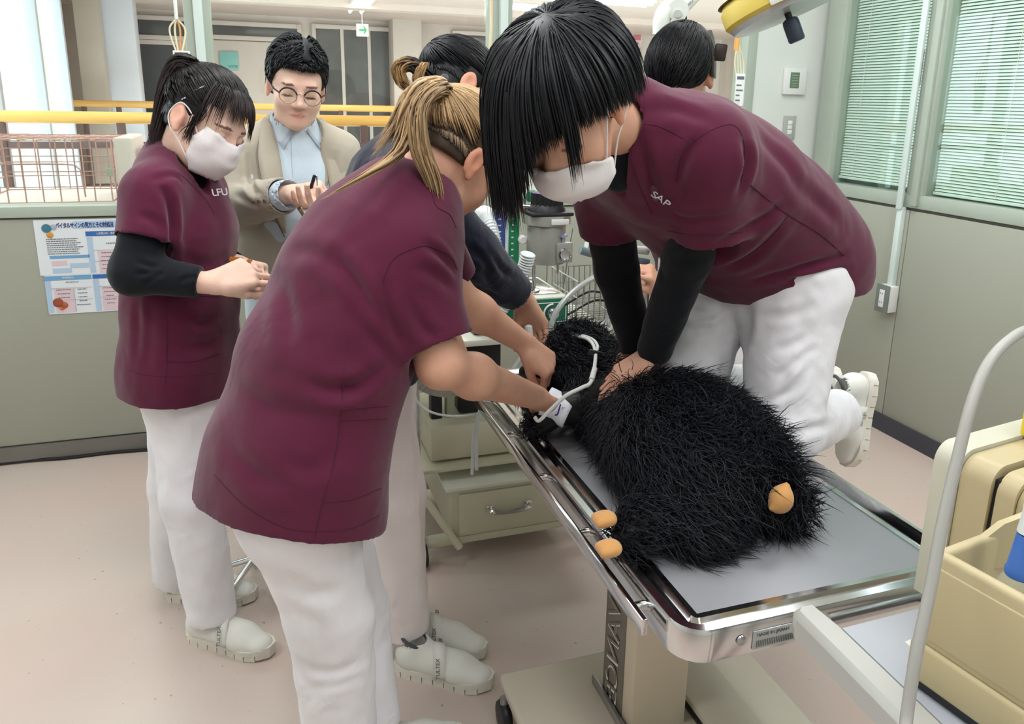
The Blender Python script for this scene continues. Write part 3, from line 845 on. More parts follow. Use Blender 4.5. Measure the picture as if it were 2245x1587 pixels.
def make_mask(H, par, S=None, top=-0.020, side_up=0.012, th0=62):
    nu, nv = 25, 15
    V = []
    for j in range(nv):
        v = j/(nv-1)
        zc = top-(0.112+top)*v
        fr = np.interp(v, [0, 0.25, 0.5, 0.75, 1.0], [0.100, 0.117, 0.117, 0.106, 0.084])
        rx = np.interp(v, [0, 0.3, 0.7, 1], [0.064, 0.068, 0.064, 0.050])
        th = np.interp(v, [0, 0.3, 0.7, 1], [th0, 76, 76, 62])
        for i in range(nu):
            a = math.radians(th*(2*i/(nu-1)-1)); ca, sa = math.cos(a), math.sin(a)
            side = abs(2*i/(nu-1)-1)
            fy = 0.010+(fr-0.010)*ca**(0.85)+0.0015*math.sin(v*math.pi*5)*ca
            V.append(H.w(rx*sa*1.02, fy, zc-0.006*(1-side)*math.sin(v*math.pi)+0.020*side*(0.5-v)*0.6+side_up*side*(1-0.6*v)))
    if S is not None:
        c0 = H.w(0, 0.0, -0.06)
        for q in range(len(V)):
            d = unit(V[q]-c0)
            for _ in range(14):
                if S.sample(V[q]) > 0.0045: break
                V[q] = V[q]+d*0.0015
        G = np.array(V).reshape(nv, nu, 3)
        for _ in range(2):
            G[1:-1, 1:-1] = 0.5*G[1:-1, 1:-1]+0.125*(G[:-2, 1:-1]+G[2:, 1:-1]+G[1:-1, :-2]+G[1:-1, 2:])
        V = [x for x in G.reshape(-1, 3)]
    F = [(j*nu+i, j*nu+i+1, (j+1)*nu+i+1, (j+1)*nu+i) for j in range(nv-1) for i in range(nu-1)]
    o = link_mesh('face_mask', np_mesh('face_mask', V, F), M_MASK, par, smooth=True)
    md = o.modifiers.new('thickness', 'SOLIDIFY'); md.thickness = 0.0018; md.offset = 0
    for s in (-1, 1):
        i = 0 if s < 0 else nu-1
        top, bot = V[3*nu+i], V[(nv-4)*nu+i]
        e0, e1 = H.w(s*0.083, -0.012, 0.022), H.w(s*0.083, -0.030, -0.012)
        e2 = H.w(s*0.079, -0.016, -0.040)
        MB().tube(spline([top, H.w(s*0.076, 0.02, 0.012), e0, e1, e2, H.w(s*0.07, 0.012, -0.060), bot], 6), 0.0014, 6).build('ear_loop', M_MASK, o)
    return o
def shoe(name, heel, d, up, L, par, lab=None, s=1.0):
    """white nurse shoe; heel = point on the sole under the heel, d = direction to the toe, up = sole normal"""
    e = par
    R = frame(d, up); hl = np.asarray(heel, float)
    def w(x, y, z): return hl+np.array([x, y, z])@R*s
    S = SDF(hl-0.34*s, hl+0.34*s, 0.0045)
    S.cap(w(0, 0.045, 0.045), w(0, 0.17, 0.035), 0.036*s, 0.036*s, 0.02, flat=(R[0], 0.98))
    S.cap(w(0, 0.17, 0.034), w(0.004, 0.222, 0.030), 0.042*s, 0.034*s, 0.03, flat=(R[2], 0.72))
    S.cap(w(0, 0.042, 0.055), w(0, 0.060, 0.082), 0.035*s, 0.033*s, 0.02)
    S.cap(w(0, 0.10, 0.05), w(0, 0.16, 0.048), 0.034*s, 0.024*s, 0.02)
    S.cut(w(0, 0, 0.020), -R[2]); S.cut(w(0, 0.03, 0.096), unit(R[2]*0.9-R[1]*0.35))
    S.cap(w(0, 0.045, 0.065), w(0, 0.065, 0.12), 0.026*s, 0.028*s, 0.004, mode='s')
    e = sdf_obj(S, 'shoe', M_SHOE, par, 2)
    if lab: e['label'] = lab
    # segmented sole
    n = 9; outl = []
    def half(y):
        t = (y)/0.262
        return np.interp(t, [0, 0.06, 0.2, 0.4, 0.55, 0.75, 0.9, 1.0], [0.012, 0.030, 0.036, 0.034, 0.037, 0.045, 0.036, 0.010])
    for k in range(n):
        y0, y1 = -0.002+0.262*k/n+0.0012, -0.002+0.262*(k+1)/n-0.0012
        m = MB(); pts = []
        for yy in np.linspace(y0, y1, 4): pts.append((-half(yy), yy))
        for yy in np.linspace(y1, y0, 4): pts.append((half(yy), yy))
        toe = 0.010*max(0, (k-6)/2.0)**2
        m.prism([w(x, yy, toe*0.6) for (x, yy) in pts], R[2]*0.024*s)
        m.build('sole_block', M_SHOESOLE, e)
    m = MB(); pts = [(-half(yy)*1.03, yy) for yy in np.linspace(0, 0.26, 14)]+[(half(yy)*1.03, yy) for yy in np.linspace(0.26, 0, 14)]
    m.prism([w(x, yy, 0.016+0.008*max(0, (yy-0.2)/0.06)**2) for (x, yy) in pts], R[2]*0.012*s).build('midsole', M_SHOESOLE, e)
    # strap over the instep, side mesh
    arc = [w(0.045*math.cos(a), 0.118+0.018*math.cos(a), 0.028+0.062*math.sin(a)) for a in np.linspace(0.02, math.pi-0.02, 15)]
    m = MB()
    for i in range(14):
        a, b = arc[i], arc[i+1]
        q = R[1]*0.016*s
        v = [m.bm.verts.new(Vector(p)) for p in (a-q, a+q, b+q, b-q)]
        m.bm.faces.new(v)
    bmesh.ops.remove_doubles(m.bm, verts=m.bm.verts, dist=1e-5)
    st = m.build('strap', M_SHOE, e)
    md = st.modifiers.new('thickness', 'SOLIDIFY'); md.thickness = 0.006
    for sd in (-1, 1):
        tg = np.array([-0.0218*sd, -0.0087*sd, 0.0543])@R; nm = np.array([0.85*sd, 0, 0.5])@R
        text_obj('strap_lettering', 'TULTEX', 0.0135*s, w(sd*0.0455, 0.118+0.0155*sd, 0.0595), tg, np.cross(nm, tg), M_INK, e, align='CENTER', bold=0.0002)
        MB().obox(w(sd*0.0375, 0.145, 0.040), (0.006, 0.040, 0.020), Matrix(R.T.tolist()), 0.002).build('mesh_panel', M_SHOEMESH, e)
    ring = [w(0.030*math.sin(a), 0.052+0.034*math.cos(a), 0.099-0.014*math.cos(a)) for a in np.linspace(0, 2*math.pi, 20)[:-1]]
    MB().tube(ring, 0.0045*s, 8, closed=True).build('collar', M_SHOEDARK, e)
# ------------------------------------------------------------------ posing helpers
def CD(x, y, z):
    """direction given as right / down / away from the viewer's place in the room"""
    return unit(RC @ np.array([x, y, z], float))
def bounds(pts, pad):
    p = np.array(pts); return p.min(0)-pad, p.max(0)+pad
def person(name, base, label):
    return empty(name, (base[0], base[1], 0.0), label, 'person')
def sleeve(S, a, b, ra, rb, k=0.02, hollow=0.05, flat=None):
    """open-ended sleeve from a to the cuff b"""
    a = np.asarray(a); b = np.asarray(b); d = unit(b-a)
    S.cap(a, b+d*0.03, ra, rb, k, flat=flat, clip=[(b, d)])
def hollow(S, a, b, ra, rb):
    S.cap(a, b, ra, rb, 0.004, mode='s')
def trousers(hips, knees, ankles, rr, name, material, par, waist=None, extra=None, clipw=None, wr=((0.0035, 38, 1), (0.002, 90, 2)), vox=0.006):
    pts = list(hips)+list(knees)+list(ankles)+([waist] if waist is not None else [])
    lo, hi = bounds(pts, 0.2); S = SDF(lo, hi, vox)
    for h, k, a in zip(hips, knees, ankles):
        h, k, a = map(np.asarray, (h, k, a)); d = unit(a-k)
        S.cap(h, k, rr[0], rr[1], 0.03)
        S.cap(k, a+d*0.02, rr[1], rr[2], 0.025, clip=[(a, d)])
    S.cap(hips[0], hips[1], rr[0]*1.0, rr[0]*1.0, 0.05)
    if waist is not None:
        S.cap((np.asarray(hips[0])+hips[1])/2, waist, rr[0]*1.25, rr[0]*1.15, 0.05)
    if extra: extra(S)
    for h, k, a in zip(hips, knees, ankles):
        k, a = map(np.asarray, (k, a)); d = unit(a-k)
        S.cap(a-d*0.05, a+d*0.05, rr[2]-0.008, rr[2]-0.006, 0.004, mode='s')
    return sdf_obj(S, name, material, par, 2, wr=wr)
def folds(S, lst, k=0.018):
    for (a, b, r) in lst: S.cap(a, b, r, r*0.6, k)
def grooves(S, lst, k=0.012):
    for (a, b, r) in lst: S.cap(a, b, r, r*0.7, k, mode='s')
def seam(pts, par, r=0.0011, m=None, n=6):
    return MB().tube(spline(pts, n), r, 5).build('seam', m or M_MAROON_D, par)
def snap(o, pts, off=0.0005):
    """drop a list of points onto mesh object o (world coordinates) and return them"""
    me = o.data; V = np.empty(len(me.vertices)*3, np.float32); me.vertices.foreach_get('co', V); V = V.reshape(-1, 3)
    out = []
    for p in pts:
        i = np.argmin(((V-p)**2).sum(1)); out.append(V[i].astype(float)+np.array(me.vertices[int(i)].normal)*off)
    return out
def raycast(o, px, py):
    """point of mesh o that lies under a photo pixel (first hit)"""
    from mathutils.bvhtree import BVHTree
    key = o.name
    if key not in _BVH:
        _BVH[key] = BVHTree.FromPolygons([v.co[:] for v in o.data.vertices], [p.vertices[:] for p in o.data.polygons])
    d = ray(px, py); h = _BVH[key].ray_cast(Vector(CAMP), Vector(unit(d)))
    return None if h[0] is None else (np.array(h[0]), np.array(h[1]))
_BVH = {}
def crease(o, lst):
    """press folds into a cloth mesh; each entry: (photo pixels along the fold, depth, width)"""
    me = o.data; n = len(me.vertices)
    V = np.empty(n*3, np.float32); me.vertices.foreach_get('co', V); V = V.reshape(-1, 3).astype(float)
    N = np.empty(n*3, np.float32); me.vertices.foreach_get('normal', N); N = N.reshape(-1, 3).astype(float)
    D = np.zeros(n)
    for (pxs, depth, wid) in lst:
        pts = []
        for q in spline([(a, b, 0) for a, b in pxs], 6):
            h = raycast(o, q[0], q[1])
            if h: pts.append(h[0])
        if len(pts) < 3: continue
        pts = np.array(pts); lo = pts.min(0)-wid*5; hi = pts.max(0)+wid*5
        idx = np.where(((V > lo) & (V < hi)).all(1))[0]
        if not len(idx): continue
        best = np.full(len(idx), 9.0); tt = np.zeros(len(idx)); m = len(pts)-1
        for i in range(m):
            a, b = pts[i], pts[i+1]; e = b-a; L2 = e@e+1e-12
            t = np.clip(((V[idx]-a)@e)/L2, 0, 1); d = np.linalg.norm(V[idx]-a-t[:, None]*e, axis=1)
            u = d < best; best[u] = d[u]; tt[u] = (i+t[u])/m
        fade = np.sin(np.pi*np.clip(tt, 0.02, 0.98))**0.7
        D[idx] += depth*fade*(-np.exp(-(best/wid)**2)+0.55*np.exp(-((best-1.9*wid)/(1.1*wid))**2))
    V = V+N*D[:, None]
    me.vertices.foreach_set('co', V.astype(np.float32).ravel()); me.update()
    _BVH.pop(o.name, None)
def seam_px(o, pxs, r=0.0012, m=None, par=None, off=0.0):
    pts = []
    px = spline([(a, b, 0) for a, b in pxs], 5)
    for q in px:
        h = raycast(o, q[0], q[1])
        if h: pts.append(h[0]+h[1]*off)
    if len(pts) > 2:
        return MB().tube(pts, r, 5).build('seam', m or M_MAROON_D, par or o)
def patch_px(o, corners, name, material, par, nu=10, nv=10, off=0.0015, thick=0.0012):
    """cloth patch lying on o; corners: four photo pixels"""
    c = [np.array(q, float) for q in corners]; V = []; ok = True
    for j in range(nv+1):
        for i in range(nu+1):
            u, v = i/nu, j/nv
            q = (c[0]*(1-u)+c[1]*u)*(1-v)+(c[3]*(1-u)+c[2]*u)*v
            h = raycast(o, q[0], q[1])
            if h is None: return None
            V.append(h[0]+h[1]*off)
    F = [(j*(nu+1)+i, j*(nu+1)+i+1, (j+1)*(nu+1)+i+1, (j+1)*(nu+1)+i) for j in range(nv) for i in range(nu)]
    ob = link_mesh(name, np_mesh(name, V, F), material, par, smooth=True)
    md = ob.modifiers.new('thickness', 'SOLIDIFY'); md.thickness = thick; md.offset = 1
    return ob
def hair_to_point(H, T, n, az, el, seed, lift=0.016, m=10, up=0.3, width=(0.0016, 0.0032)):
    """strands that leave the scalp at az/el ranges and are drawn over the skull to the tie T"""
    r = np.random.default_rng(seed)
    a = r.uniform(az[0], az[1], n); e = r.uniform(0, 1, n)
    e = el[0](a)+(el[1](a)-el[0](a))*e**1.5 if callable(el[0]) else el[0]+(el[1]-el[0])*e
    P0 = scalp(H, a, e, 0.004)
    tl = H.local(np.asarray(T)[None])[0]
    paths = np.zeros((n, m, 3)); t = np.linspace(0, 1, m)
    hgt = r.uniform(0.0, 1, n)
    for i in range(m):
        q = P0*(1-t[i])+np.asarray(T)*t[i]
        l = H.local(q)-np.array([0, -0.012, 0.035])
        k = np.sqrt((l[:, 0]/0.073)**2+(l[:, 1]/0.094)**2+(l[:, 2]/0.084)**2)
        off = 1.09+0.09*hgt*min(1, t[i]*5)
        sc = np.where(t[i] < 0.999, np.maximum(off/np.maximum(k, 0.25), 1.0), 1.0)
        l2 = l-np.array([0, -0.023, -0.055]); k2 = np.sqrt((l2[:, 0]/0.064)**2+(l2[:, 1]/0.057)**2+(l2[:, 2]/0.072)**2)
        sc2 = np.where((k2 < 1.10) & (l[:, 2] < 0), 1.12/np.maximum(k2, 0.3), 1.0)
        wgt = 1.0 if t[i] < 0.75 else (1-t[i])/0.25
        sc = 1+(sc-1)*max(wgt, 0)
        q3 = np.array([0, -0.012, 0.035])+np.where((sc2 > 1)[:, None], np.array([0, -0.023, -0.055])+l2*sc2[:, None], l*sc[:, None])
        paths[:, i] = H.c+H.s*(q3@H.R)
    return paths, r.uniform(width[0], width[1], n)
def tail(guide, n, spread, seed, m=14, width=(0.0016, 0.0035), fan=1.0):
    """ponytail strands around a guide polyline"""
    g = np.array(spline(guide, 8)); idx = np.linspace(0, len(g)-1, m); g = np.stack([np.interp(idx, np.arange(len(g)), g[:, i]) for i in range(3)], 1)
    r = np.random.default_rng(seed)
    o = r.normal(size=(n, 3)); o /= np.linalg.norm(o, axis=1)[:, None]; o *= (r.uniform(0, 1, (n, 1))**0.5)*spread
    t = np.linspace(0, 1, m)
    w = np.interp(t, [0, 0.12, 0.5, 1], [0.45, 0.9, 1.0, fan])
    ph = r.uniform(0, 6.28, (n, 1)); amp = r.uniform(0.0, 0.006, (n, 1))
    paths = g[None]+o[:, None, :]*w[None, :, None]
    paths[..., 0] += amp*np.sin(ph+t[None]*7); paths[..., 1] += amp*np.cos(ph+t[None]*6)
    ln = r.uniform(0.78, 1.0, n)
    for i in range(n):   # uneven ends
        q = np.linspace(0, ln[i]*(m-1), m)
        paths[i] = np.stack([np.interp(q, np.arange(m), paths[i, :, k]) for k in range(3)], 1)
    return paths, r.uniform(width[0], width[1], n)

Z = np.array([0, 0, 1.0])
# ================================================================== student at the left, standing, ponytail
def build_A():
    e = person('person', P(395, 800, 2.1), 'standing student with dark ponytail, mask and maroon scrub beside the poster')
    f = unit((0.95, -0.2, 0)); r = np.array([f[1], -f[0], 0]); r = np.cross(f, Z)
    H = Head(P(450, 265, 2.05), CD(0.84, 0.48, -0.24), CD(0.45, -0.88, -0.14), 0.97)
    neck = P(388, 350, 2.1); chest = P(397, 520, 2.1); waist = P(402, 690, 2.1); hip = P(400, 830, 2.1)
    shN, shF = P(338, 425, 1.96), P(432, 415, 2.25)
    elN, wrN = P(292, 598, 1.90), P(462, 622, 1.86)
    elF, wrF = P(440, 570, 2.30), P(520, 578, 2.10)
    lo, hi = bounds([H.c, neck, chest, shN, shF, elN, wrN, wrF, P(575, 600, 1.9)], 0.17)
    S = SDF(lo, hi, 0.0036)
    H.add(S); H.neck(S, neck)
    S.cap(neck-Z*0.11, chest, 0.07, 0.10, 0.05, flat=(r, 1.3)); S.cap(neck-Z*0.06, shN, 0.036, 0.040, 0.03); S.cap(neck-Z*0.04, shF, 0.036, 0.040, 0.03)
    S.chain([shN, elN, wrN], [0.046, 0.036, 0.0235], 0.02); S.chain([shF, elF, wrF], [0.046, 0.036, 0.0235], 0.02)
    dN = unit(P(548, 597, 1.88)-wrN)
    add_hand(S, wrN, dN, unit(f*0.1-Z*0.55-r*-0.0+np.array([0.0, 0.75, 0])), -1, [(0.5, 0.7, 0.4), (0.7, 0.9, 0.5), (0.9, 1.0, 0.5), (1.0, 1.0, 0.5)], thumb=(0.85, 0.35, 0.35))
    dF = unit(P(575, 588, 2.0)-wrF)
    add_hand(S, wrF, dF, unit((0.1, -0.6, -0.75)), -1, [(0.5, 0.7, 0.4), (0.6, 0.8, 0.5), (0.8, 0.9, 0.5), (0.9, 1.0, 0.5)], thumb=(0.9, 0.3, 0.3))
    make_mask(H, e, S)
    sdf_obj(S, 'body', M_SKIN1, e, 2, cols=face_tint([H]))
    # scrub tunic
    cuffN = P(316, 528, 1.92); cuffF = P(438, 500, 2.28)
    hem = P(400, 848, 2.1)
    lo, hi = bounds([neck, chest, hip, shN, shF, hem, cuffN], 0.22); S = SDF(lo, hi, 0.005)
    S.chain([P(392, 395, 2.1), P(398, 500, 2.1), P(400, 650, 2.1), P(400, 800, 2.1), P(400, 880, 2.1)], [0.085, 0.118, 0.120, 0.130, 0.136], 0.05, flat=(r, 1.42))
    S.cap(P(374, 366, 2.1), shN, 0.058, 0.062, 0.05); S.cap(P(392, 372, 2.12), shF, 0.058, 0.062, 0.05); S.cap(P(372, 348, 2.12), P(372, 385, 2.12), 0.056, 0.062, 0.03)
    sleeve(S, shN, cuffN, 0.066, 0.062, 0.03); sleeve(S, shF, cuffF, 0.066, 0.062, 0.03)
    S.cut(P(400, 838, 2.1)+Z*0.0, unit(-Z+f*-0.06))
    hollow(S, cuffN-unit(cuffN-shN)*0.02, cuffN+unit(cuffN-shN)*0.05, 0.054, 0.056); hollow(S, cuffF-unit(cuffF-shF)*0.02, cuffF+unit(cuffF-shF)*0.05, 0.054, 0.056)
    S.cap(P(400, 800, 2.1), P(400, 900, 2.1), 0.118, 0.124, 0.004, flat=(r, 1.42), mode='s')
    # v neck opening
    S.cap(H.w(0, -0.02, -0.06), P(402, 362, 2.08), 0.056, 0.050, 0.006, mode='s')
    S.cap(P(418, 360, 2.03), P(462, 425, 2.02), 0.040, 0.004, 0.004, mode='s')
    S.cap(P(366, 352, 2.13), P(352, 372, 2.1), 0.03, 0.03, 0.03)
    T = sdf_obj(S, 'scrub_top', M_MAROON, e, 2, wr=[(0.006, 30, 3, np.diag([1, 1, 0.3])), (0.0025, 45, 4)])
    crease(T, [([(352, 400), (372, 450), (378, 520), (362, 600)], 0.010, 0.010), ([(330, 395), (380, 385), (400, 400)], 0.004, 0.008), ([(300, 470), (330, 480), (352, 500)], 0.004, 0.010), ([(400, 560), (440, 580), (490, 560)], 0.004, 0.012), ([(300, 650), (305, 720), (300, 800)], 0.004, 0.012), ([(330, 660), (328, 730), (322, 820)], 0.004, 0.012), ([(400, 690), (440, 710), (480, 690)], 0.004, 0.012), ([(390, 750), (440, 760), (490, 740)], 0.004, 0.014)])
    seam_px(T, [(365, 655), (366, 720), (365, 800), (362, 842)])
    seam_px(T, [(366, 655), (420, 648), (480, 650)]); seam_px(T, [(368, 793), (420, 793), (480, 775)])
    seam_px(T, [(282, 520), (300, 514), (330, 520), (352, 533)], 0.0008)
    seam_px(T, [(283, 812), (320, 822), (380, 826), (470, 818)], 0.0008)
    seam_px(T, [(392, 378), (425, 410), (452, 440), (470, 470)], 0.0009)
    h = raycast(T, 478, 424)
    if h:
        nn = unit(h[1]+1.2*unit(CAMP-h[0])); x = unit(np.cross(Z, nn)); x = x if x@CD(1, 0, 0) > 0 else -x
        text_obj('chest_lettering', 'LFU', 0.024, h[0]+nn*0.010, x, np.cross(nn, x), M_PLASTICW, T, align='CENTER', bold=0.0004)
    # black inner sleeves
    for (s0, el, w, cut) in ((shF, elF, wrF, 0.86), (shN, elN, wrN, 0.86)):
        lo, hi = bounds([s0, el, w], 0.1); S = SDF(lo, hi, 0.004)
        w2 = el+(w-el)*cut; d = unit(w-el)
        S.cap(s0+(el-s0)*0.4, el, 0.052, 0.045, 0.02); S.cap(el, w, 0.046, 0.034, 0.03, clip=[(w2, d)])
        if el is elF: sdf_obj(S, 'inner_sleeve', M_BLACKKNIT, e, 2, wr=[(0.002, 60, 5)])
    sl = sdf_obj(S, 'inner_sleeve', M_BLACKKNIT, e, 2, wr=[(0.002, 60, 5)])
    crease(sl, [([(300, 570), (330, 585), (350, 580)], 0.005, 0.006), ([(295, 600), (330, 598), (352, 590)], 0.005, 0.006), ([(310, 625), (345, 605), (360, 598)], 0.004, 0.006), ([(390, 620), (410, 610), (430, 606)], 0.003, 0.006)])
    S = SDF(*bounds([neck], 0.13), 0.005); S.cap(neck-Z*0.06+f*0.02, neck+Z*0.01+f*0.04, 0.07, 0.056, 0.01, clip=[(neck+Z*0.03+f*0.02, unit(Z*0.7-f*0.7))]); sdf_obj(S, 'inner_collar', M_BLACKKNIT, e, 2)
    # trousers and shoes
    trousers([P(400, 870, 2.035), P(395, 870, 2.17)], [P(420, 1085, 2.0), P(392, 1060, 2.2)], [P(466, 1352, 1.99), P(385, 1272, 2.24)], (0.084, 0.074, 0.060), 'trousers', M_WHITECLOTH, e)
    heel = PZ(416, 1392, 0.0); toe = PZ(566, 1430, 0.0)
    shoe('shoe', heel, (toe-heel)*[1, 1, 0], Z, 0.26, e)
    h2 = PZ(368, 1306, 0.0); shoe('shoe', h2, (0.93, -0.36, 0), Z, 0.26, e)
    # hair
    T0 = H.w(0.0, -0.105, 0.085)
    hr = cap_hair(H, 'hair', M_HAIRBROWN, e, [((0, 0.040, 0.055), (0, 1, 0.12)), ((0, 0.02, 0.0), (0, 0.75, -0.66)), ((0, -0.05, -0.045), (0, 0.15, -1))])
    p, w = hair_to_point(H, T0, 2600, (-3.1, 3.1), (lambda a: np.where(np.abs(a) < 0.6, 0.50, np.where(np.abs(a) < 1.1, 0.15, np.where(np.abs(a) < 1.75, -0.05, -0.75))), lambda a: a*0+1.2), 11)
    strands('hair_strands', p, w*0.8, M_HAIRBROWN, hr, seed=2, tintfun=lambda q: np.full(q.shape[:2], 0.15))
    T0 = np.asarray(T0)
    g = [T0, P(418, 142, 2.06), P(392, 140, 2.07), P(368, 185, 2.08), P(352, 255, 2.08), P(330, 338, 2.06)]
    p, w = tail(g, 420, 0.022, 5, fan=0.55)
    strands('ponytail', p, w, M_HAIRBROWN, hr, seed=3)
    MB().tube([T0+0.019*(math.cos(a)*H.R[0]+math.sin(a)*unit(H.R[2]*0.8+H.R[1]*0.6)) for a in np.linspace(0, 6.28, 17)[:-1]], 0.006, 8, closed=True).build('hair_tie', mat('tie_brown', (58, 44, 46), rough=0.8), hr)
    rg = np.random.default_rng(8); n = 260
    a = rg.uniform(-0.95, 0.45, n); ex = rg.uniform(0, 1, n) < 0.22; a = np.where(ex, rg.uniform(0.3, 1.05, n), a)
    P0 = scalp(H, a*0.7, np.full(n, 1.15)+rg.uniform(-.25, .2, n), 0.004)
    P1 = scalp(H, a, np.full(n, 0.75), 0.022); P2 = scalp(H, a*1.05, np.full(n, 0.42), 0.026)
    ln = rg.uniform(0.0, 0.025, n)+np.where(np.abs(a) > 0.6, 0.03, 0)
    P3 = scalp(H, a*1.1, np.full(n, 0.18)-0.10*np.abs(a), 0.026)-(H.R[2]*0.6+Z*0.4)[None]*ln[:, None]
    strands('fringe', bez(P0, P1, P2, P3, 10), rg.uniform(0.001, 0.0019, n), M_HAIRBROWN, hr, seed=4)
    n = 40; rg = np.random.default_rng(9)
    P0 = H.w(0.074, 0.04, 0.03)+rg.normal(size=(n, 3))*0.006; P3 = H.w(0.070, 0.035, -0.055)+rg.normal(size=(n, 3))*0.006
    strands('side_lock', bez(P0, P0+H.R[0]*0.008-H.R[2]*0.03, P3+H.R[0]*0.006+H.R[2]*0.03, P3, 8), rg.uniform(0.0007, 0.0014, n), M_HAIRBROWN, hr, seed=4)
    cl = [H.w(0.080, -0.015, 0.028), H.w(0.079, 0.002, 0.055), H.w(0.072, 0.020, 0.080), H.w(0.074, 0.008, 0.062), H.w(0.081, -0.008, 0.034)]
    MB().tube(spline(cl, 5), 0.0014, 6).build('hair_clip', M_ALU, hr)
    # amber vial held in both hands
    c = P(527, 574, 2.02); d = CD(1, 0.1, 0.1)
    v = MB().lathe(c-d*0.026, d, [(0.004, 0), (0.011, 0.002), (0.011, 0.030), (0.006, 0.036), (0.006, 0.042), (0.009, 0.043), (0.009, 0.052)], 16).build('vial', mat('amber_glass', (168, 96, 40), rough=0.1, var=0.05, spec=0.6))
    tag(v, 'small amber vial held in the hands of the standing student at the left', 'vial')
    return e
build_A()
# ================================================================== man in the beige blazer, writing
def build_B():
    e = person('person', P(650, 600, 2.45), 'man in beige blazer and glasses writing with a pen')
    f = unit((0.22, -0.97, 0)); r = np.cross(f, Z)
    H = Head(P(650, 184, 2.38), CD(0.36, 0.46, -0.81), CD(0.22, -0.87, -0.44), 0.96)
    neck = P(643, 274, 2.45); chest = P(648, 400, 2.47); belly = P(650, 560, 2.48)
    shR, shL = P(548, 332, 2.46), P(738, 335, 2.46)
    elR, wrR = P(520, 452, 2.40), P(640, 425, 2.20)
    elL, wrL = P(762, 460, 2.42), P(700, 450, 2.20)
    lo, hi = bounds([H.c, neck, chest, shR, shL, elR, wrR, wrL, elL], 0.17)
    S = SDF(lo, hi, 0.0034)
    H.add(S); H.neck(S, neck, 0.052, 0.054)
    S.cap(neck-Z*0.13, chest, 0.07, 0.11, 0.05, flat=(r, 1.4)); S.cap(neck-Z*0.09, shR, 0.034, 0.040, 0.03); S.cap(neck-Z*0.05, shL, 0.034, 0.040, 0.03)
    S.chain([shR, elR, wrR], [0.045, 0.036, 0.025], 0.02); S.chain([shL, elL, wrL], [0.045, 0.036, 0.025], 0.02)
    dR = unit(P(700, 418, 2.13)-wrR)
    add_hand(S, wrR, dR, unit(np.array([0.35, 0.35, -0.85])), -1, [(0.7, 1.0, 0.5), (0.9, 1.1, 0.5), (1.1, 1.2, 0.6), (1.2, 1.2, 0.6)], thumb=(0.9, 0.25, 0.5), tcurl=0.4)
    add_hand(S, wrL, unit((-0.3, -0.9, 0.1)), unit((0, 0, 1)), -1, [(0.3, 0.5, 0.3)]*4)
    sdf_obj(S, 'body', M_SKIN1, e, 2, cols=face_tint([H]))
    # shirt
    lo, hi = bounds([neck, belly, chest, wrR], 0.2); S = SDF(lo, hi, 0.005)
    S.chain([P(646, 330, 2.46), chest, P(650, 500, 2.47), P(655, 680, 2.48)], [0.085, 0.118, 0.118, 0.12], 0.05, flat=(r, 1.3))
    S.cap(neck+Z*0.0, P(647, 330, 2.46), 0.066, 0.085, 0.02)
    S.cut(neck+Z*0.036, unit(Z+0.55*f)); S.cap(H.w(0, -0.02, -0.05), neck-Z*0.0, 0.054, 0.057, 0.003, mode='s')
    vb = neck+f*0.10-Z*0.10
    S.cap(neck+f*0.08+Z*0.03, neck+f*0.09-Z*0.05, 0.024, 0.003, 0.003, mode='s')
    d = unit(wrR-elR); S.cap(elR, wrR, 0.046, 0.041, 0.01, clip=[(wrR-d*0.004, d), (wrR-d*0.05, -d)])
    S.cap(wrR-d*0.02, wrR+d*0.03, 0.036, 0.037, 0.002, mode='s')
    sh = sdf_obj(S, 'shirt', M_SHIRT, e, 2, wr=[(0.003, 35, 1, np.diag([1, 1, 0.4]))])
    # collar wings
    for sd in (-1, 1):
        a = neck+r*sd*-0.060+Z*0.030-f*0.01; b = neck+f*0.070-r*sd*0.020-Z*0.012; c = neck+f*0.078-r*sd*0.052-Z*0.062; dd = neck-r*sd*0.078-Z*0.012+f*0.02
        m = MB(); v = [m.bm.verts.new(Vector(q)) for q in (a, b, c, dd)]; m.bm.faces.new(v)
        w = m.build('collar', M_SHIRT, sh); md = w.modifiers.new('t', 'SOLIDIFY'); md.thickness = 0.004
    seam_px(sh, [(638, 300), (640, 360), (645, 440)], 0.0012, mat('shirt_placket', (176, 194, 208), var=0))
    # blazer, open at the front
    lo, hi = bounds([neck, belly, shR, shL, elR, elL, wrR, wrL, P(660, 640, 2.5)], 0.2); S = SDF(lo, hi, 0.005)
    S.chain([P(646, 335, 2.48), P(648, 410, 2.49), P(650, 520, 2.49), P(652, 650, 2.50)], [0.10, 0.135, 0.135, 0.145], 0.05, flat=(r, 1.36))
    S.cap(neck-Z*0.02-f*0.02, shR, 0.062, 0.060, 0.04); S.cap(neck-Z*0.02-f*0.02, shL, 0.062, 0.060, 0.04)
    wr2 = wrR-d*0.035
    S.cap(shR, elR, 0.066, 0.058, 0.03); S.cap(elR, wrR, 0.060, 0.048, 0.02, clip=[(wr2, d)])
    dl = unit(wrL-elL); S.cap(shL, elL, 0.066, 0.058, 0.03); S.cap(elL, wrL, 0.060, 0.046, 0.02, clip=[(wrL-dl*0.03, dl)])
    S.cap(wr2-d*0.03, wr2+d*0.05, 0.043, 0.044, 0.003, mode='s')
    S.cap(H.w(0, -0.02, -0.06), neck+f*0.03-Z*0.02, 0.068, 0.072, 0.004, mode='s')
    # front opening
    Rm = np.stack([r, f, Z])
    S.box(neck+f*0.14-Z*0.30, (0.105, 0.24, 0.66), Rm, 0.01, 0.006, mode='s')
    S.cut(P(652, 612, 2.5), -Z)
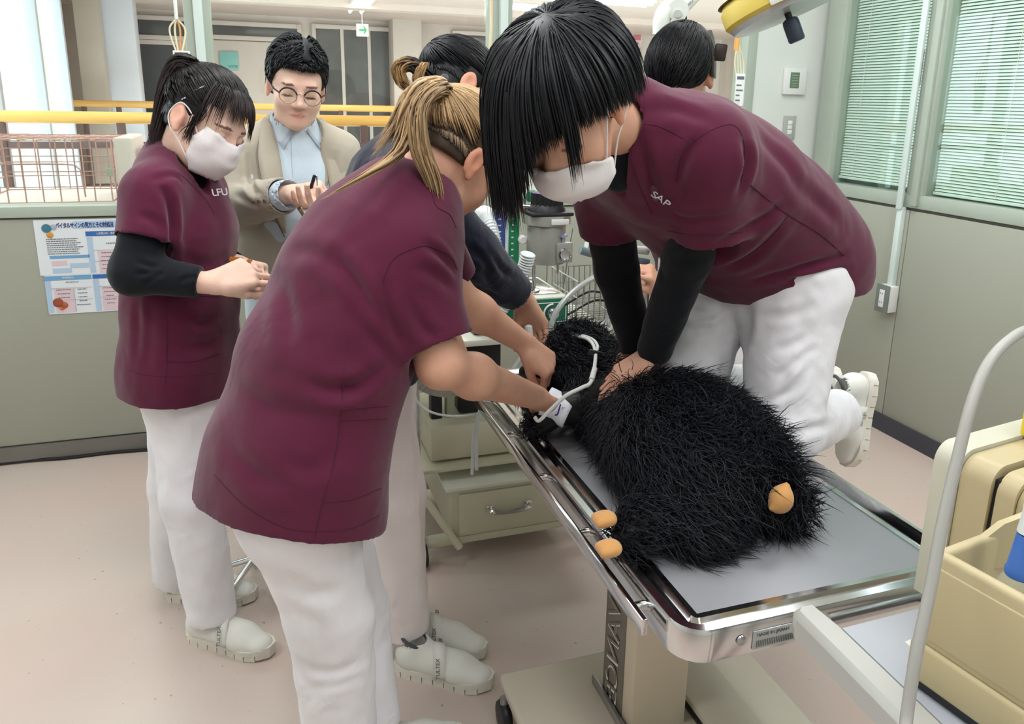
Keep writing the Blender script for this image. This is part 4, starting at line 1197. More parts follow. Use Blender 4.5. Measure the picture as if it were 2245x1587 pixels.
    bz = sdf_obj(S, 'blazer', M_BLAZER, e, 2, wr=[(0.004, 26, 5), (0.0015, 70, 6)])
    crease(bz, [([(545, 330), (552, 400), (560, 440)], 0.010, 0.009), ([(520, 400), (550, 410), (575, 430)], 0.006, 0.008), ([(512, 425), (540, 440), (570, 455)], 0.005, 0.008), ([(735, 340), (728, 400), (715, 440)], 0.008, 0.009), ([(560, 480), (600, 500), (620, 540)], 0.005, 0.012)])
    # lapels
    for sd in (-1, 1):
        pts = []
        top = neck-r*sd*0.072+Z*0.022+f*0.005
        inner = [neck-r*sd*(0.066)+f*0.045-Z*0.02, neck-r*sd*0.062+f*0.085-Z*0.09, neck-r*sd*0.066+f*0.118-Z*0.19, neck-r*sd*0.072+f*0.135-Z*0.29]
        outer = [neck-r*sd*0.105+f*0.040-Z*0.03, neck-r*sd*0.128+f*0.082-Z*0.085, neck-r*sd*0.116+f*0.114-Z*0.19, neck-r*sd*0.078+f*0.135-Z*0.30]
        m = MB(); A_ = [m.bm.verts.new(Vector(q)) for q in [top]+inner]; B_ = [m.bm.verts.new(Vector(q)) for q in [top-r*sd*0.015-f*0.005]+outer]
        for i in range(4): m.bm.faces.new((A_[i], A_[i+1], B_[i+1], B_[i]))
        MB().tube(spline(outer, 5), 0.0016, 6).build('lapel_edge', mat('lapel_seam_line', (128, 120, 106), rough=0.9, var=0), bz)  # darker seam line added so the lapel edge shows
        w = m.build('lapel', M_BLAZER, bz); md = w.modifiers.new('s', 'SUBSURF'); md.levels = 2; md.render_levels = 2; md = w.modifiers.new('t', 'SOLIDIFY'); md.thickness = 0.006; md.offset = 0
    for k in range(3):
        h = raycast(bz, 556+12*k, 442-1*k)
        if h: MB().lathe(h[0]-h[1]*0.001, h[1], [(0.0055, 0), (0.006, 0.002), (0.004, 0.004)], 12).build('sleeve_button', mat('horn_button', (112, 104, 94), rough=0.4), bz)
    trousers([P(620, 620, 2.48), P(690, 620, 2.50)], [P(625, 800, 2.48), P(690, 800, 2.50)], [A3(P(625, 800, 2.48)[0], 2.5, 0.06), A3(P(690, 800, 2.5)[0], 2.52, 0.06)], (0.095, 0.075, 0.062), 'trousers', cloth_mat('grey_trousers', (96, 94, 92)), e, vox=0.009)
    for xx in (P(625, 800, 2.48)[0], P(690, 800, 2.5)[0]):
        S = SDF((xx-0.12, 2.2, -0.02), (xx+0.12, 2.65, 0.16), 0.006)
        S.cap((xx, 2.53, 0.045), (xx+0.02, 2.36, 0.035), 0.042, 0.038, 0.02); S.cap((xx, 2.53, 0.05), (xx, 2.51, 0.09), 0.04, 0.04, 0.02); S.cut((0, 0, 0.002), -Z)
        sdf_obj(S, 'shoe', mat('brown_leather', (66, 46, 36), rough=0.4), e, 2)
    # glasses: top-heavy brow frame with thin rims
    gl = mat('glasses_dark', (44, 32, 30), rough=0.3, var=0)
    th = mat('glasses_wire', (150, 130, 112), rough=0.3, metal=0.8, var=0)
    g0 = None
    for sd in (-1, 1):
        c = (sd*0.033, 0.108, -0.012)
        ring = [H.w(c[0]+0.0235*math.cos(a), c[1]-0.10*abs(c[0]+0.0235*math.cos(a))**1.3*3-0.0+0.004*math.sin(a)*-1, c[2]+0.020*math.sin(a)) for a in np.linspace(0, 2*math.pi, 29)[:-1]]
        o = MB().tube(ring, 0.0011, 6, closed=True).build('rim' if g0 else 'glasses', th, g0 or e)
        if g0 is None: g0 = o
        top = [ring[i] for i in range(1, 14)]
        MB().tube([p+H.R[2]*0.0006+H.R[1]*0.0006 for p in top], 0.0022, 8).build('brow_bar', gl, g0)
        m = MB(); vs = [m.bm.verts.new(Vector(p)) for p in ring]; m.bm.faces.new(vs); m.build('lens', M_GLASS, g0)
        out = ring[1] if sd > 0 else ring[13]
        MB().tube([out, H.w(sd*0.070, 0.085, -0.002), H.w(sd*0.079, 0.03, 0.004), H.w(sd*0.083, -0.012, 0.010), H.w(sd*0.081, -0.032, -0.016)], 0.0022, 8).build('temple_arm', gl, g0)
    MB().tube([H.w(-0.0105, 0.106, -0.008), H.w(0, 0.109, -0.004), H.w(0.0105, 0.106, -0.008)], 0.0014, 6).build('bridge', th, g0)
    # hair: side parting, short
    hr = cap_hair(H, 'hair', M_HAIRBLACK, e, [((0, 0.088, 0.046), (0, 1, 0.35)), ((0, 0.018, 0.0), (0, 0.8, -0.6)), ((0, -0.05, -0.045), (0, 0.1, -1))], off=0.011)
    n = 3400; rg = np.random.default_rng(4)
    az = rg.uniform(-3.14, 3.14, n); el = rg.uniform(-0.1, 1.5, n)
    front = np.abs(az) < 1.0
    el = np.where(front, np.maximum(el, 0.42), np.where(np.abs(az) < 1.75, np.maximum(el, -0.02), np.maximum(el, -0.55)))
    P0 = scalp(H, az, el, 0.004)
    q = H.local(P0)
    part = 0.012                                   # parting slightly right of centre
    sdv = np.where(q[:, 0] < -part*1.0, -1.0, 1.0)
    flow = np.stack([sdv*rg.uniform(0.3, 0.95, n), np.where(q[:, 1] > 0.02, rg.uniform(0.2, 0.8, n), -0.45), np.full(n, -0.12)], 1)
    low = el < 0.5
    flow[low] = np.stack([0*az[low], -0.55+0*az[low], -0.85+0*az[low]], 1)
    L_ = rg.uniform(0.04, 0.07, n)*np.where(low, 0.5, 1.2)
    m = 8; path = np.zeros((n, m, 3)); cur = q.copy(); cc = np.array([0, -0.012, 0.035]); lift = rg.uniform(1.14, 1.26, n)
    for i in range(m):
        path[:, i] = H.c+H.s*(cur@H.R)
        cur = cur+flow*(L_/(m-1))[:, None]
        l = cur-cc; k = np.sqrt((l[:, 0]/0.073)**2+(l[:, 1]/0.094)**2+(l[:, 2]/0.084)**2)
        tgt = 1.04+(lift-1.04)*min(1, i/2.0)*np.where(low, 0.75, 1)
        cur = cc+l*(tgt/np.maximum(k, 0.3))[:, None]
    strands('hair_strands', path, rg.uniform(0.0014, 0.0026, n), M_HAIRBLACK, hr, seed=6)
    # pen and notepad
    a, b = P(690, 384, 2.12), P(678, 424, 2.14); d = unit(b-a)
    pn = MB().lathe(a, d, [(0.003, 0), (0.0046, 0.002), (0.0046, 0.085), (0.0040, 0.088), (0.0012, 0.104)], 12).build('pen', M_BLACK)
    tag(pn, 'black pen in the right hand of the man in the blazer', 'pen')
    MB().box(a+np.array([0.003, -0.006, -0.03]), a+np.array([0.006, -0.004, -0.002])).build('clip', M_CHROME, pn)
    c = P(722, 462, 2.12); R = Matrix.Rotation(math.radians(12), 3, 'Z') @ Matrix.Rotation(math.radians(18), 3, 'X')
    nb = MB().obox(c, (0.15, 0.20, 0.008), R, 0.001).build('clipboard', mat('clipboard_board', (120, 96, 70), rough=0.6)); tag(nb, 'small clipboard held by the man in the blazer', 'clipboard')
    MB().obox(c+np.array([0, 0, 0.006]), (0.14, 0.185, 0.002), R).build('paper', M_PLASTICW, nb)
build_B()
# ================================================================== student bending over the table, ash-blond ponytail
def build_C():
    e = person('person', P(700, 1400, 1.35), 'student with ash-blond ponytail and maroon scrub bending over the table')
    f = unit((0.88, 0.47, 0)); r = np.cross(f, Z)
    H = Head(P(995, 345, 1.50), (0.62, 0.35, -0.70), (0.62, 0.25, 0.74), 0.98)
    neck = P(905, 415, 1.48); uch = P(855, 505, 1.46); chest = P(795, 610, 1.44); waist = P(700, 800, 1.42); hip = P(645, 1000, 1.41)
    shN, shF = P(893, 565, 1.37), P(935, 500, 1.62)
    elN, wrN = P(965, 800, 1.31), P(1178, 872, 1.53)
    elF, wrF = P(1000, 655, 1.62), P(1146, 750, 1.655)
    lo, hi = bounds([H.c, neck, chest, shN, shF, elN, wrN, wrF, elF], 0.17)
    hi[0] = max(hi[0], wrN[0]+0.2)
    S = SDF(lo, hi, 0.0036)
    H.add(S); H.neck(S, neck)
    S.cap(uch, chest, 0.06, 0.10, 0.05, flat=(r, 1.25)); S.cap(neck, uch, 0.045, 0.06, 0.03); S.cap(uch, shN, 0.036, 0.040, 0.03); S.cap(uch, shF, 0.036, 0.040, 0.03)
    S.chain([shN, elN, elN+(wrN-elN)*0.3, wrN], [0.046, 0.037, 0.039, 0.026], 0.03); S.chain([shF, elF, elF+(wrF-elF)*0.3, wrF], [0.046, 0.038, 0.038, 0.025], 0.03)
    # near hand clasps the dog's foreleg just behind the white cuff
    dN = unit(P(1215, 930, 1.60)-wrN)
    add_hand(S, wrN-dN*0.01, dN, unit(np.array([0.55, 0.55, -0.35])), 1, [(0.35, 0.5, 0.3), (0.45, 0.6, 0.35), (0.5, 0.7, 0.4), (0.6, 0.7, 0.4)], thumb=(0.85, 0.35, 0.35))
    # far hand curls into a loose fist at the muzzle
    dF = unit(P(1200, 800, 1.64)-wrF)
    add_hand(S, wrF, dF, unit(np.array([0.25, 0.3, -0.85])), -1, [(0.9, 1.3, 0.8), (1.0, 1.4, 0.8), (1.1, 1.4, 0.9), (1.15, 1.4, 0.9)], thumb=(0.95, 0.15, 0.6), tcurl=0.35)
    sdf_obj(S, 'body', M_SKIN2, e, 2, cols=face_tint([H]))
    # tunic
    cuffN = P(955, 752, 1.325); cuffF = P(985, 610, 1.65)
    ax = unit(P(640, 1130, 1.41)-hip)
    pts = [P(893, 440, 1.475), P(850, 515, 1.46), P(795, 620, 1.445), P(705, 800, 1.425), P(648, 1000, 1.41), P(632, 1120, 1.41), P(622, 1220, 1.41)]
    lo, hi = bounds(pts+[shN, shF, cuffN, cuffF], 0.24); S = SDF(lo, hi, 0.005)
    S.chain(pts, [0.082, 0.112, 0.128, 0.128, 0.137, 0.143, 0.145], 0.06, flat=(r, 1.30))
    S.cap(P(880, 450, 1.46), shN, 0.066, 0.068, 0.05); S.cap(P(885, 450, 1.5), shF, 0.060, 0.060, 0.05)
    sleeve(S, shN, cuffN, 0.074, 0.068, 0.03); sleeve(S, shF, cuffF, 0.066, 0.062, 0.03)
    dN2 = unit(cuffN-shN)
    hollow(S, cuffN-dN2*0.02, cuffN+dN2*0.06, 0.058, 0.062); hollow(S, cuffF-unit(cuffF-shF)*0.02, cuffF+unit(cuffF-shF)*0.06, 0.054, 0.056)
    hemn = unit(0.75*ax+0.25*-Z+0.25*-f+0.1*r)
    S.cut(P(640, 1135, 1.36), hemn)
    S.cap(P(635, 1060, 1.41), P(625, 1260, 1.41), 0.132, 0.136, 0.004, flat=(r, 1.30), mode='s')
    S.cap(H.w(0, -0.03, -0.06), P(908, 425, 1.49), 0.058, 0.052, 0.006, mode='s')
    S.cap(neck+f*0.05, neck+f*0.10-Z*0.07, 0.03, 0.006, 0.006, mode='s')
    T = sdf_obj(S, 'scrub_top', M_MAROON, e, 2, wr=[(0.005, 20, 7), (0.002, 48, 8)])
    crease(T, [([(735, 560), (790, 640), (860, 740)], 0.010, 0.012), ([(760, 640), (800, 720), (870, 800)], 0.008, 0.012), ([(720, 830), (780, 850), (850, 800)], 0.008, 0.012), ([(670, 835), (730, 860), (790, 850)], 0.009, 0.012),
              ([(840, 620), (858, 690), (880, 760)], 0.010, 0.010), ([(930, 530), (965, 560), (1000, 600)], 0.006, 0.008), ([(900, 590), (950, 600), (1000, 640)], 0.005, 0.010), ([(560, 560), (620, 640), (640, 760)], 0.006, 0.016), ([(610, 540), (700, 560), (780, 620)], 0.005, 0.014), ([(520, 850), (600, 900), (700, 910)], 0.005, 0.016), ([(480, 960), (560, 1040), (660, 1070)], 0.006, 0.018), ([(600, 1000), (680, 1030), (740, 980)], 0.005, 0.015), ([(900, 660), (930, 720), (960, 745)], 0.006, 0.010)])
    seam_px(T, [(880, 795), (920, 785), (970, 770), (1018, 738)], 0.0009)
    seam_px(T, [(838, 620), (860, 570), (905, 545), (940, 540), (985, 560), (1002, 590)], 0.0011)
    seam_px(T, [(755, 800), (748, 900), (735, 1000), (705, 1110), (690, 1180)], 0.0011)
    seam_px(T, [(750, 898), (800, 893), (850, 890)], 0.0012); seam_px(T, [(748, 922), (800, 920), (848, 918)], 0.0009)
    seam_px(T, [(708, 1100), (770, 1095), (835, 1070)], 0.001)
    seam_px(T, [(470, 1040), (540, 1110), (640, 1160), (760, 1160), (830, 1130)], 0.0009)
    seam_px(T, [(905, 350), (940, 400), (955, 450), (985, 470), (1000, 500)], 0.0012)
    # trousers: near leg in front, far leg behind it
    kN, kF = P(725, 1350, 1.36), P(770, 1340, 1.55)
    fN = PZ(700, 1640, 0.0); fF = PZ(800, 1590, 0.0)
    fN = A3(kN[0]+0.01, kN[1]+0.0, 0.0); fF = A3(0.155, 1.46, 0.0)
    tr = trousers([P(655, 1110, 1.35), P(690, 1110, 1.50)], [kN, kF], [fN+Z*0.09, fF+Z*0.09], (0.098, 0.078, 0.068), 'trousers', M_WHITECLOTH, e, wr=((0.004, 34, 1), (0.0025, 70, 2)))
    crease(tr, [([(662, 1455), (720, 1475), (800, 1450)], 0.004, 0.012), ([(680, 1505), (740, 1500), (810, 1480)], 0.003, 0.010), ([(620, 1250), (680, 1300), (760, 1290)], 0.005, 0.016), ([(650, 1340), (700, 1380), (720, 1480)], 0.004, 0.014)])
    shoe('shoe', fN-f*0.06, f, Z, 0.26, e); shoe('shoe', fF-f*0.06+A3(0, 0, 0), unit((0.96, 0.1, 0)), Z, 0.26, e)
    # hair
    T0 = H.w(0, -0.108, 0.070)
    hr = cap_hair(H, 'hair', M_HAIRBLOND, e, [((0, 0.060, 0.06), (0, 1, 0.1)), ((0, 0.012, -0.005), (0, 0.7, -0.7)), ((0, -0.05, -0.03), (0, 0.15, -1))], tint=0.15)
    tf = lambda q: np.repeat(np.clip(np.linspace(0, 1, q.shape[1])*4.5+0.05, 0, 1)[None], len(q), 0)
    p, w = hair_to_point(H, T0, 2800, (-3.1, 3.1), (lambda a: np.where(np.abs(a) < 1.0, 0.45, np.where(np.abs(a) < 1.7, -0.02, -0.62)), lambda a: a*0+1.1), 21)
    strands('hair_strands', p, w*0.75, M_HAIRBLOND, hr, seed=12, tintfun=tf)
    full = lambda q: np.full(q.shape[:2], 1.0)*np.clip(0.75+0.25*np.sin(np.arange(len(q)))[:, None], 0, 1)
    T0 = np.asarray(T0)
    g = [T0, P(958, 190, 1.44), P(915, 205, 1.42), P(893, 262, 1.42), P(878, 315, 1.41)]
    p, w = tail(g, 330, 0.020, 31, fan=1.7); strands('ponytail', p, w, M_HAIRBLOND, hr, seed=13, tintfun=full)
    g = [T0, P(950, 195, 1.41), P(915, 235, 1.39), P(920, 320, 1.375), P(950, 400, 1.37), P(962, 462, 1.37)]
    p, w = tail(g, 230, 0.016, 32, fan=0.9); strands('ponytail_lock', p, w, M_HAIRBLOND, hr, seed=14, tintfun=full)
    g = [T0, P(955, 188, 1.42), P(905, 240, 1.40), P(880, 330, 1.385), P(800, 385, 1.335), P(700, 440, 1.295)]
    p, w = tail(g, 70, 0.012, 33, fan=0.15); strands('ponytail_lock', p, w, M_HAIRBLOND, hr, seed=15, tintfun=full)
    g = [T0, P(958, 186, 1.44), P(900, 215, 1.43), P(862, 280, 1.42), P(810, 350, 1.40)]
    p, w = tail(g, 60, 0.014, 34, fan=0.8); strands('ponytail_lock', p, w*0.6, M_HAIRBLOND, hr, seed=16, tintfun=full)
    q = unit(CD(-0.8, -0.5, -0.3))
    ux = unit(np.cross(q, Z)); uy = np.cross(q, ux)
    MB().tube([T0+q*0.012+0.018*(math.cos(a)*ux+math.sin(a)*uy) for a in np.linspace(0, 6.28, 19)[:-1]], 0.0075, 8, closed=True).build('hair_tie', M_BLACK, hr)
    # fringe falling past the face
    rg = np.random.default_rng(17); n = 260
    a = rg.uniform(-0.6, 1.1, n)
    P0 = scalp(H, a*0.8, np.full(n, 0.75), 0.010); P1 = scalp(H, a, np.full(n, 0.3), 0.03)
    P3 = P1-Z[None]*rg.uniform(0.05, 0.10, (n, 1))+H.R[1][None]*0.02+rg.normal(size=(n, 3))*0.006
    P2 = P1-Z[None]*0.03+H.R[1][None]*0.022
    strands('fringe', bez(P0, P1, P2, P3, 9), rg.uniform(0.0009, 0.0018, n), M_HAIRBLOND, hr, seed=18, tintfun=full)
build_C()

# ================================================================== student kneeling on the table, pressing on the chest
def build_E():
    e = person('person', A3(1.0, 1.42, 0), 'student with black fringe kneeling on the table, pressing both hands on the dog')
    e.location.z = 0.67
    f = unit((-0.83, -0.55, 0)); r = np.cross(f, Z); l = -r          # l: towards the viewer
    H = Head(P(1240, 230, 1.12), CD(-0.3, 0.75, -0.59), CD(-0.33, -0.62, -0.71), 0.98)
    neck = P(1378, 275, 1.26); chest = P(1475, 360, 1.32); mid = P(1590, 430, 1.38); hip = P(1725, 545, 1.43)
    shN, shF = P(1545, 335, 1.20), P(1332, 425, 1.50)
    elN, wrN = P(1508, 560, 1.33), P(1432, 775, 1.45)
    elF, wrF = P(1352, 590, 1.56), P(1398, 765, 1.545)
    lo, hi = bounds([H.c, neck, chest, shN, shF, elN, wrN, wrF, elF, P(1310, 880, 1.5)], 0.16)
    S = SDF(lo, hi, 0.0036)
    H.add(S); H.neck(S, neck)
    S.cap(neck*0.4+chest*0.6, chest, 0.07, 0.09, 0.05, flat=(l, 1.3)); S.cap(neck, chest, 0.045, 0.07, 0.03); S.cap(chest, shN, 0.04, 0.042, 0.03); S.cap(chest, shF, 0.04, 0.042, 0.03)
    S.chain([shN, elN, wrN], [0.046, 0.038, 0.027], 0.02); S.chain([shF, elF, wrF], [0.046, 0.038, 0.027], 0.02)
    top = P(1365, 838, 1.50)
    dN = unit(P(1325, 850, 1.47)-wrN); dF = unit(P(1335, 845, 1.53)-wrF)
    add_hand(S, wrN, dN, unit(np.array([-0.25, 0.1, -0.9])), 1, [(0.15, 0.45, 0.35), (0.2, 0.55, 0.4), (0.25, 0.6, 0.4), (0.3, 0.6, 0.4)], spread=1.6, thumb=(0.7, 0.6, 0.3), s=1.04)
    add_hand(S, wrF-Z*0.012, dF, unit(np.array([-0.2, 0.1, -0.9])), -1, [(0.15, 0.5, 0.4), (0.2, 0.5, 0.4), (0.25, 0.55, 0.4), (0.3, 0.6, 0.4)], spread=1.5, thumb=(0.7, 0.6, 0.3), s=1.04)
    make_mask(H, e, S, -0.034, -0.016, 48)
    sdf_obj(S, 'body', M_SKIN2, e, 2, cols=face_tint([H]))
    # tunic
    cuffN = P(1548, 512, 1.245); cuffF = P(1335, 505, 1.53)
    lo, hi = bounds([neck, chest, mid, hip, P(1790, 590, 1.45), shN, shF, cuffN, cuffF], 0.24); S = SDF(lo, hi, 0.005)
    pts = [P(1400, 300, 1.27), P(1470, 350, 1.31), P(1560, 405, 1.36), P(1650, 475, 1.40), P(1715, 550, 1.43), P(1735, 605, 1.44)]
    S.chain(pts, [0.078, 0.115, 0.128, 0.128, 0.130, 0.130], 0.06, flat=(l, 1.30))
    # loose front hanging down
    S.cap(P(1500, 455, 1.36), P(1600, 555, 1.42), 0.075, 0.085, 0.06, flat=(l, 1.6)); S.cap(P(1600, 555, 1.42), P(1690, 600, 1.44), 0.085, 0.10, 0.05, flat=(l, 1.5))
    S.cap(P(1420, 290, 1.25), shN, 0.062, 0.066, 0.05); S.cap(P(1385, 320, 1.32), shF, 0.058, 0.062, 0.05)
    sleeve(S, shN, cuffN, 0.072, 0.066, 0.03); sleeve(S, shF, cuffF, 0.066, 0.060, 0.03)
    for (s0, c) in ((shN, cuffN), (shF, cuffF)):
        d = unit(c-s0); hollow(S, c-d*0.02, c+d*0.06, 0.054, 0.057)
    hemc = P(1660, 648, 1.40)
    S.cut(hemc, unit(-Z+0.10*np.array([1, 0, 0])))
    S.cap(P(1368, 240, 1.24), P(1398, 330, 1.28), 0.060, 0.072, 0.04)
    S.cap(H.w(0, -0.03, -0.05), P(1352, 262, 1.225), 0.052, 0.048, 0.006, mode='s')
    S.cap(P(1340, 320, 1.21), P(1362, 420, 1.26), 0.030, 0.008, 0.006, mode='s')
    T = sdf_obj(S, 'scrub_top', M_MAROON, e, 2, wr=[(0.005, 20, 9), (0.0022, 46, 10)])
    crease(T, [([(1632, 300), (1640, 360), (1620, 430)], 0.010, 0.010), ([(1480, 420), (1495, 360), (1530, 300)], 0.010, 0.010), ([(1560, 545), (1640, 500), (1720, 450)], 0.008, 0.012), ([(1580, 590), (1650, 560), (1730, 480)], 0.007, 0.012), ([(1690, 600), (1760, 585), (1850, 560)], 0.008, 0.010), ([(1720, 620), (1780, 605), (1860, 590)], 0.008, 0.008), ([(1640, 620), (1700, 605), (1760, 610)], 0.006, 0.010), ([(1470, 470), (1510, 480), (1560, 470)], 0.005, 0.008), ([(1480, 495), (1530, 490), (1600, 470)], 0.004, 0.008), ([(1400, 250), (1480, 240), (1560, 270)], 0.005, 0.012), ([(1400, 300), (1420, 380), (1440, 460)], 0.008, 0.010), ([(1740, 400), (1800, 450), (1850, 500)], 0.006, 0.014), ([(1660, 300), (1720, 360), (1760, 420)], 0.005, 0.014)])
    seam_px(T, [(1462, 505), (1500, 512), (1560, 515), (1628, 510)], 0.0009)
    seam_px(T, [(1372, 275), (1440, 275), (1510, 310)], 0.001); seam_px(T, [(1482, 400), (1500, 330), (1560, 285), (1610, 275), (1632, 320), (1625, 400)], 0.0011)
    seam_px(T, [(1632, 395), (1700, 450), (1735, 475), (1800, 515), (1850, 560)], 0.0012)
    seam_px(T, [(1728, 472), (1680, 530), (1610, 580)], 0.0012)
    seam_px(T, [(1372, 200), (1388, 250), (1380, 330), (1400, 400), (1430, 470)], 0.0012)
    h = raycast(T, 1437, 424)
    if h:
        pp = MB(); q = h[0]+h[1]*0.002; x = unit(CD(1, 0.25, 0.2)); x = unit(x-h[1]*(x@h[1])); y = np.cross(h[1], x)
        v = [pp.bm.verts.new(Vector(q+x*a+y*b)) for a, b in ((-0.013, -0.016), (0.011, -0.016), (0.011, 0.016), (-0.013, 0.016))]; pp.bm.faces.new(v)
        pt = pp.build('name_patch', mat('plum_patch', (104, 60, 88), rough=0.6), T)
        text_obj('chest_lettering', 'S', 0.024, q+h[1]*0.002, x, y, M_PLASTICW, T, align='CENTER')
        h2 = raycast(T, 1456, 436)
        if h2: text_obj('chest_lettering', 'AP', 0.024, h2[0]+h2[1]*0.003+y*-0.002, x, y, M_PLASTICW, T, align='CENTER')
    # black inner sleeves
    for (s0, el, w) in ((shN, elN, wrN), (shF, elF, wrF)):
        lo, hi = bounds([s0, el, w], 0.1); S = SDF(lo, hi, 0.004)
        d = unit(w-el); a = s0+(el-s0)*0.5
        S.cap(a, el, 0.052, 0.047, 0.02); S.cap(el, w+d*0.02, 0.047, 0.037, 0.02, clip=[(w-d*0.002, d)])
        hollow(S, w-d*0.012, w+d*0.04, 0.031, 0.033)
        sdf_obj(S, 'inner_sleeve', M_BLACKKNIT, e, 2, wr=[(0.003, 55, 5)])
    S = SDF(*bounds([P(1375, 370, 1.27)], 0.12), 0.005); S.cap(neck-Z*0.04, P(1358, 385, 1.26), 0.055, 0.03, 0.01); sdf_obj(S, 'inner_collar', M_BLACKKNIT, e, 2)
    # trousers, kneeling
    hipN, hipF = P(1745, 610, 1.36), P(1745, 610, 1.36)-l*0.19
    knN = A3(1.00, 1.285, 0.755); knF = knN-l*0.20+A3(-0.03, 0.0, 0)
    anN = P(1838, 905, 1.56); anF = P(1765, 835, 1.82)
    tr = trousers([hipN, hipF], [knN, knF], [anN, anF], (0.106, 0.080, 0.060), 'trousers', M_WHITECLOTH, e, wr=((0.004, 36, 3), (0.0025, 75, 4)))
    crease(tr, [([(1650, 690), (1730, 690), (1800, 665)], 0.004, 0.010), ([(1690, 770), (1740, 755), (1785, 725)], 0.004, 0.009), ([(1690, 885), (1740, 850), (1770, 800)], 0.009, 0.008), ([(1700, 830), (1740, 800), (1780, 760)], 0.005, 0.008), ([(1630, 640), (1640, 720), (1620, 800)], 0.005, 0.014), ([(1720, 960), (1780, 940), (1830, 930)], 0.005, 0.010), ([(1500, 680), (1560, 690), (1600, 660)], 0.006, 0.009), ([(1500, 730), (1560, 720), (1590, 700)], 0.005, 0.009)])
    shoe('shoe', P(1914, 818, 1.60), unit(P(1868, 1040, 1.58)-P(1914, 818, 1.60)), unit(CD(-1, -0.20, -0.28)), 0.26, e)
    shoe('shoe', P(1838, 806, 1.88), unit(P(1815, 1000, 1.88)-P(1838, 806, 1.88)), unit(CD(-1, -0.1, -0.2)), 0.26, e)
    # hair: rounded bob with a long fringe hanging down
    hr = cap_hair(H, 'hair', M_HAIRBLACK, e, [((0, 0.070, 0.05), (0, 1, 0.25)), ((0, 0.02, 0.0), (0, 0.75, -0.66)), ((0, -0.05, -0.05), (0, 0.1, -1))], off=0.012)
    n = 3600; rg = np.random.default_rng(41)
    az = rg.uniform(-3.1416, 3.1416, n)
    st = rg.uniform(0.0, 1.0, n)
    el0 = 1.5-st*0.9; off = 0.008+0.022*rg.uniform(0.2, 1, n)
    wh = H.w(0.0, -0.055, 0.118)
    P0 = scalp(H, az, el0, 0.006)*0.55+np.asarray(wh)*0.45
    l0 = H.local(P0)-np.array([0, -0.012, 0.035]); k0 = np.sqrt((l0[:, 0]/0.073)**2+(l0[:, 1]/0.094)**2+(l0[:, 2]/0.084)**2)
    P0 = H.c+H.s*((np.array([0, -0.012, 0.035])+l0*(1.08/np.maximum(k0, .3))[:, None])@H.R)
    P1 = scalp(H, az, np.minimum(el0, 0.75), off*1.4+0.012); P2 = scalp(H, az, np.full(n, 0.25), off*1.3+0.012)
    fr = np.cos(az)                                             # 1 in front
    u = rg.uniform(-1, 1, n)
    # az > 0: far side, hangs long; az < 0: the viewer's side, cut at the ear so the mask stays free
    drop = np.interp(az, [-3.15, -2.2, -1.6, -1.15, -0.8, -0.45, -0.05, 0.32, 1.2, 1.9, 2.6, 3.15], [0.05, 0.05, 0.030, 0.012, 0.006, 0.006, 0.020, 0.10, 0.120, 0.10, 0.06, 0.05])
    drop = drop*(1+0.22*u)
    lock = (az > -0.60) & (az < -0.45)
    drop = np.where(lock, 0.050+0.02*u, drop)
    G = (-Z*np.where(fr > 0, 0.9, 0.4)[:, None]-H.R[2][None]*np.where(fr > 0, 0.25, 0.7)[:, None])
    P3 = scalp(H, az, np.full(n, -0.05), off+0.016)+G*drop[:, None]
    path = bez(P0, P1, P2, P3, 13)
    path += (rg.normal(size=(n, 1, 3))*0.002)
    strands('hair_strands', path, rg.uniform(0.0012, 0.0024, n), M_HAIRBLACK, hr, seed=42)
build_E()
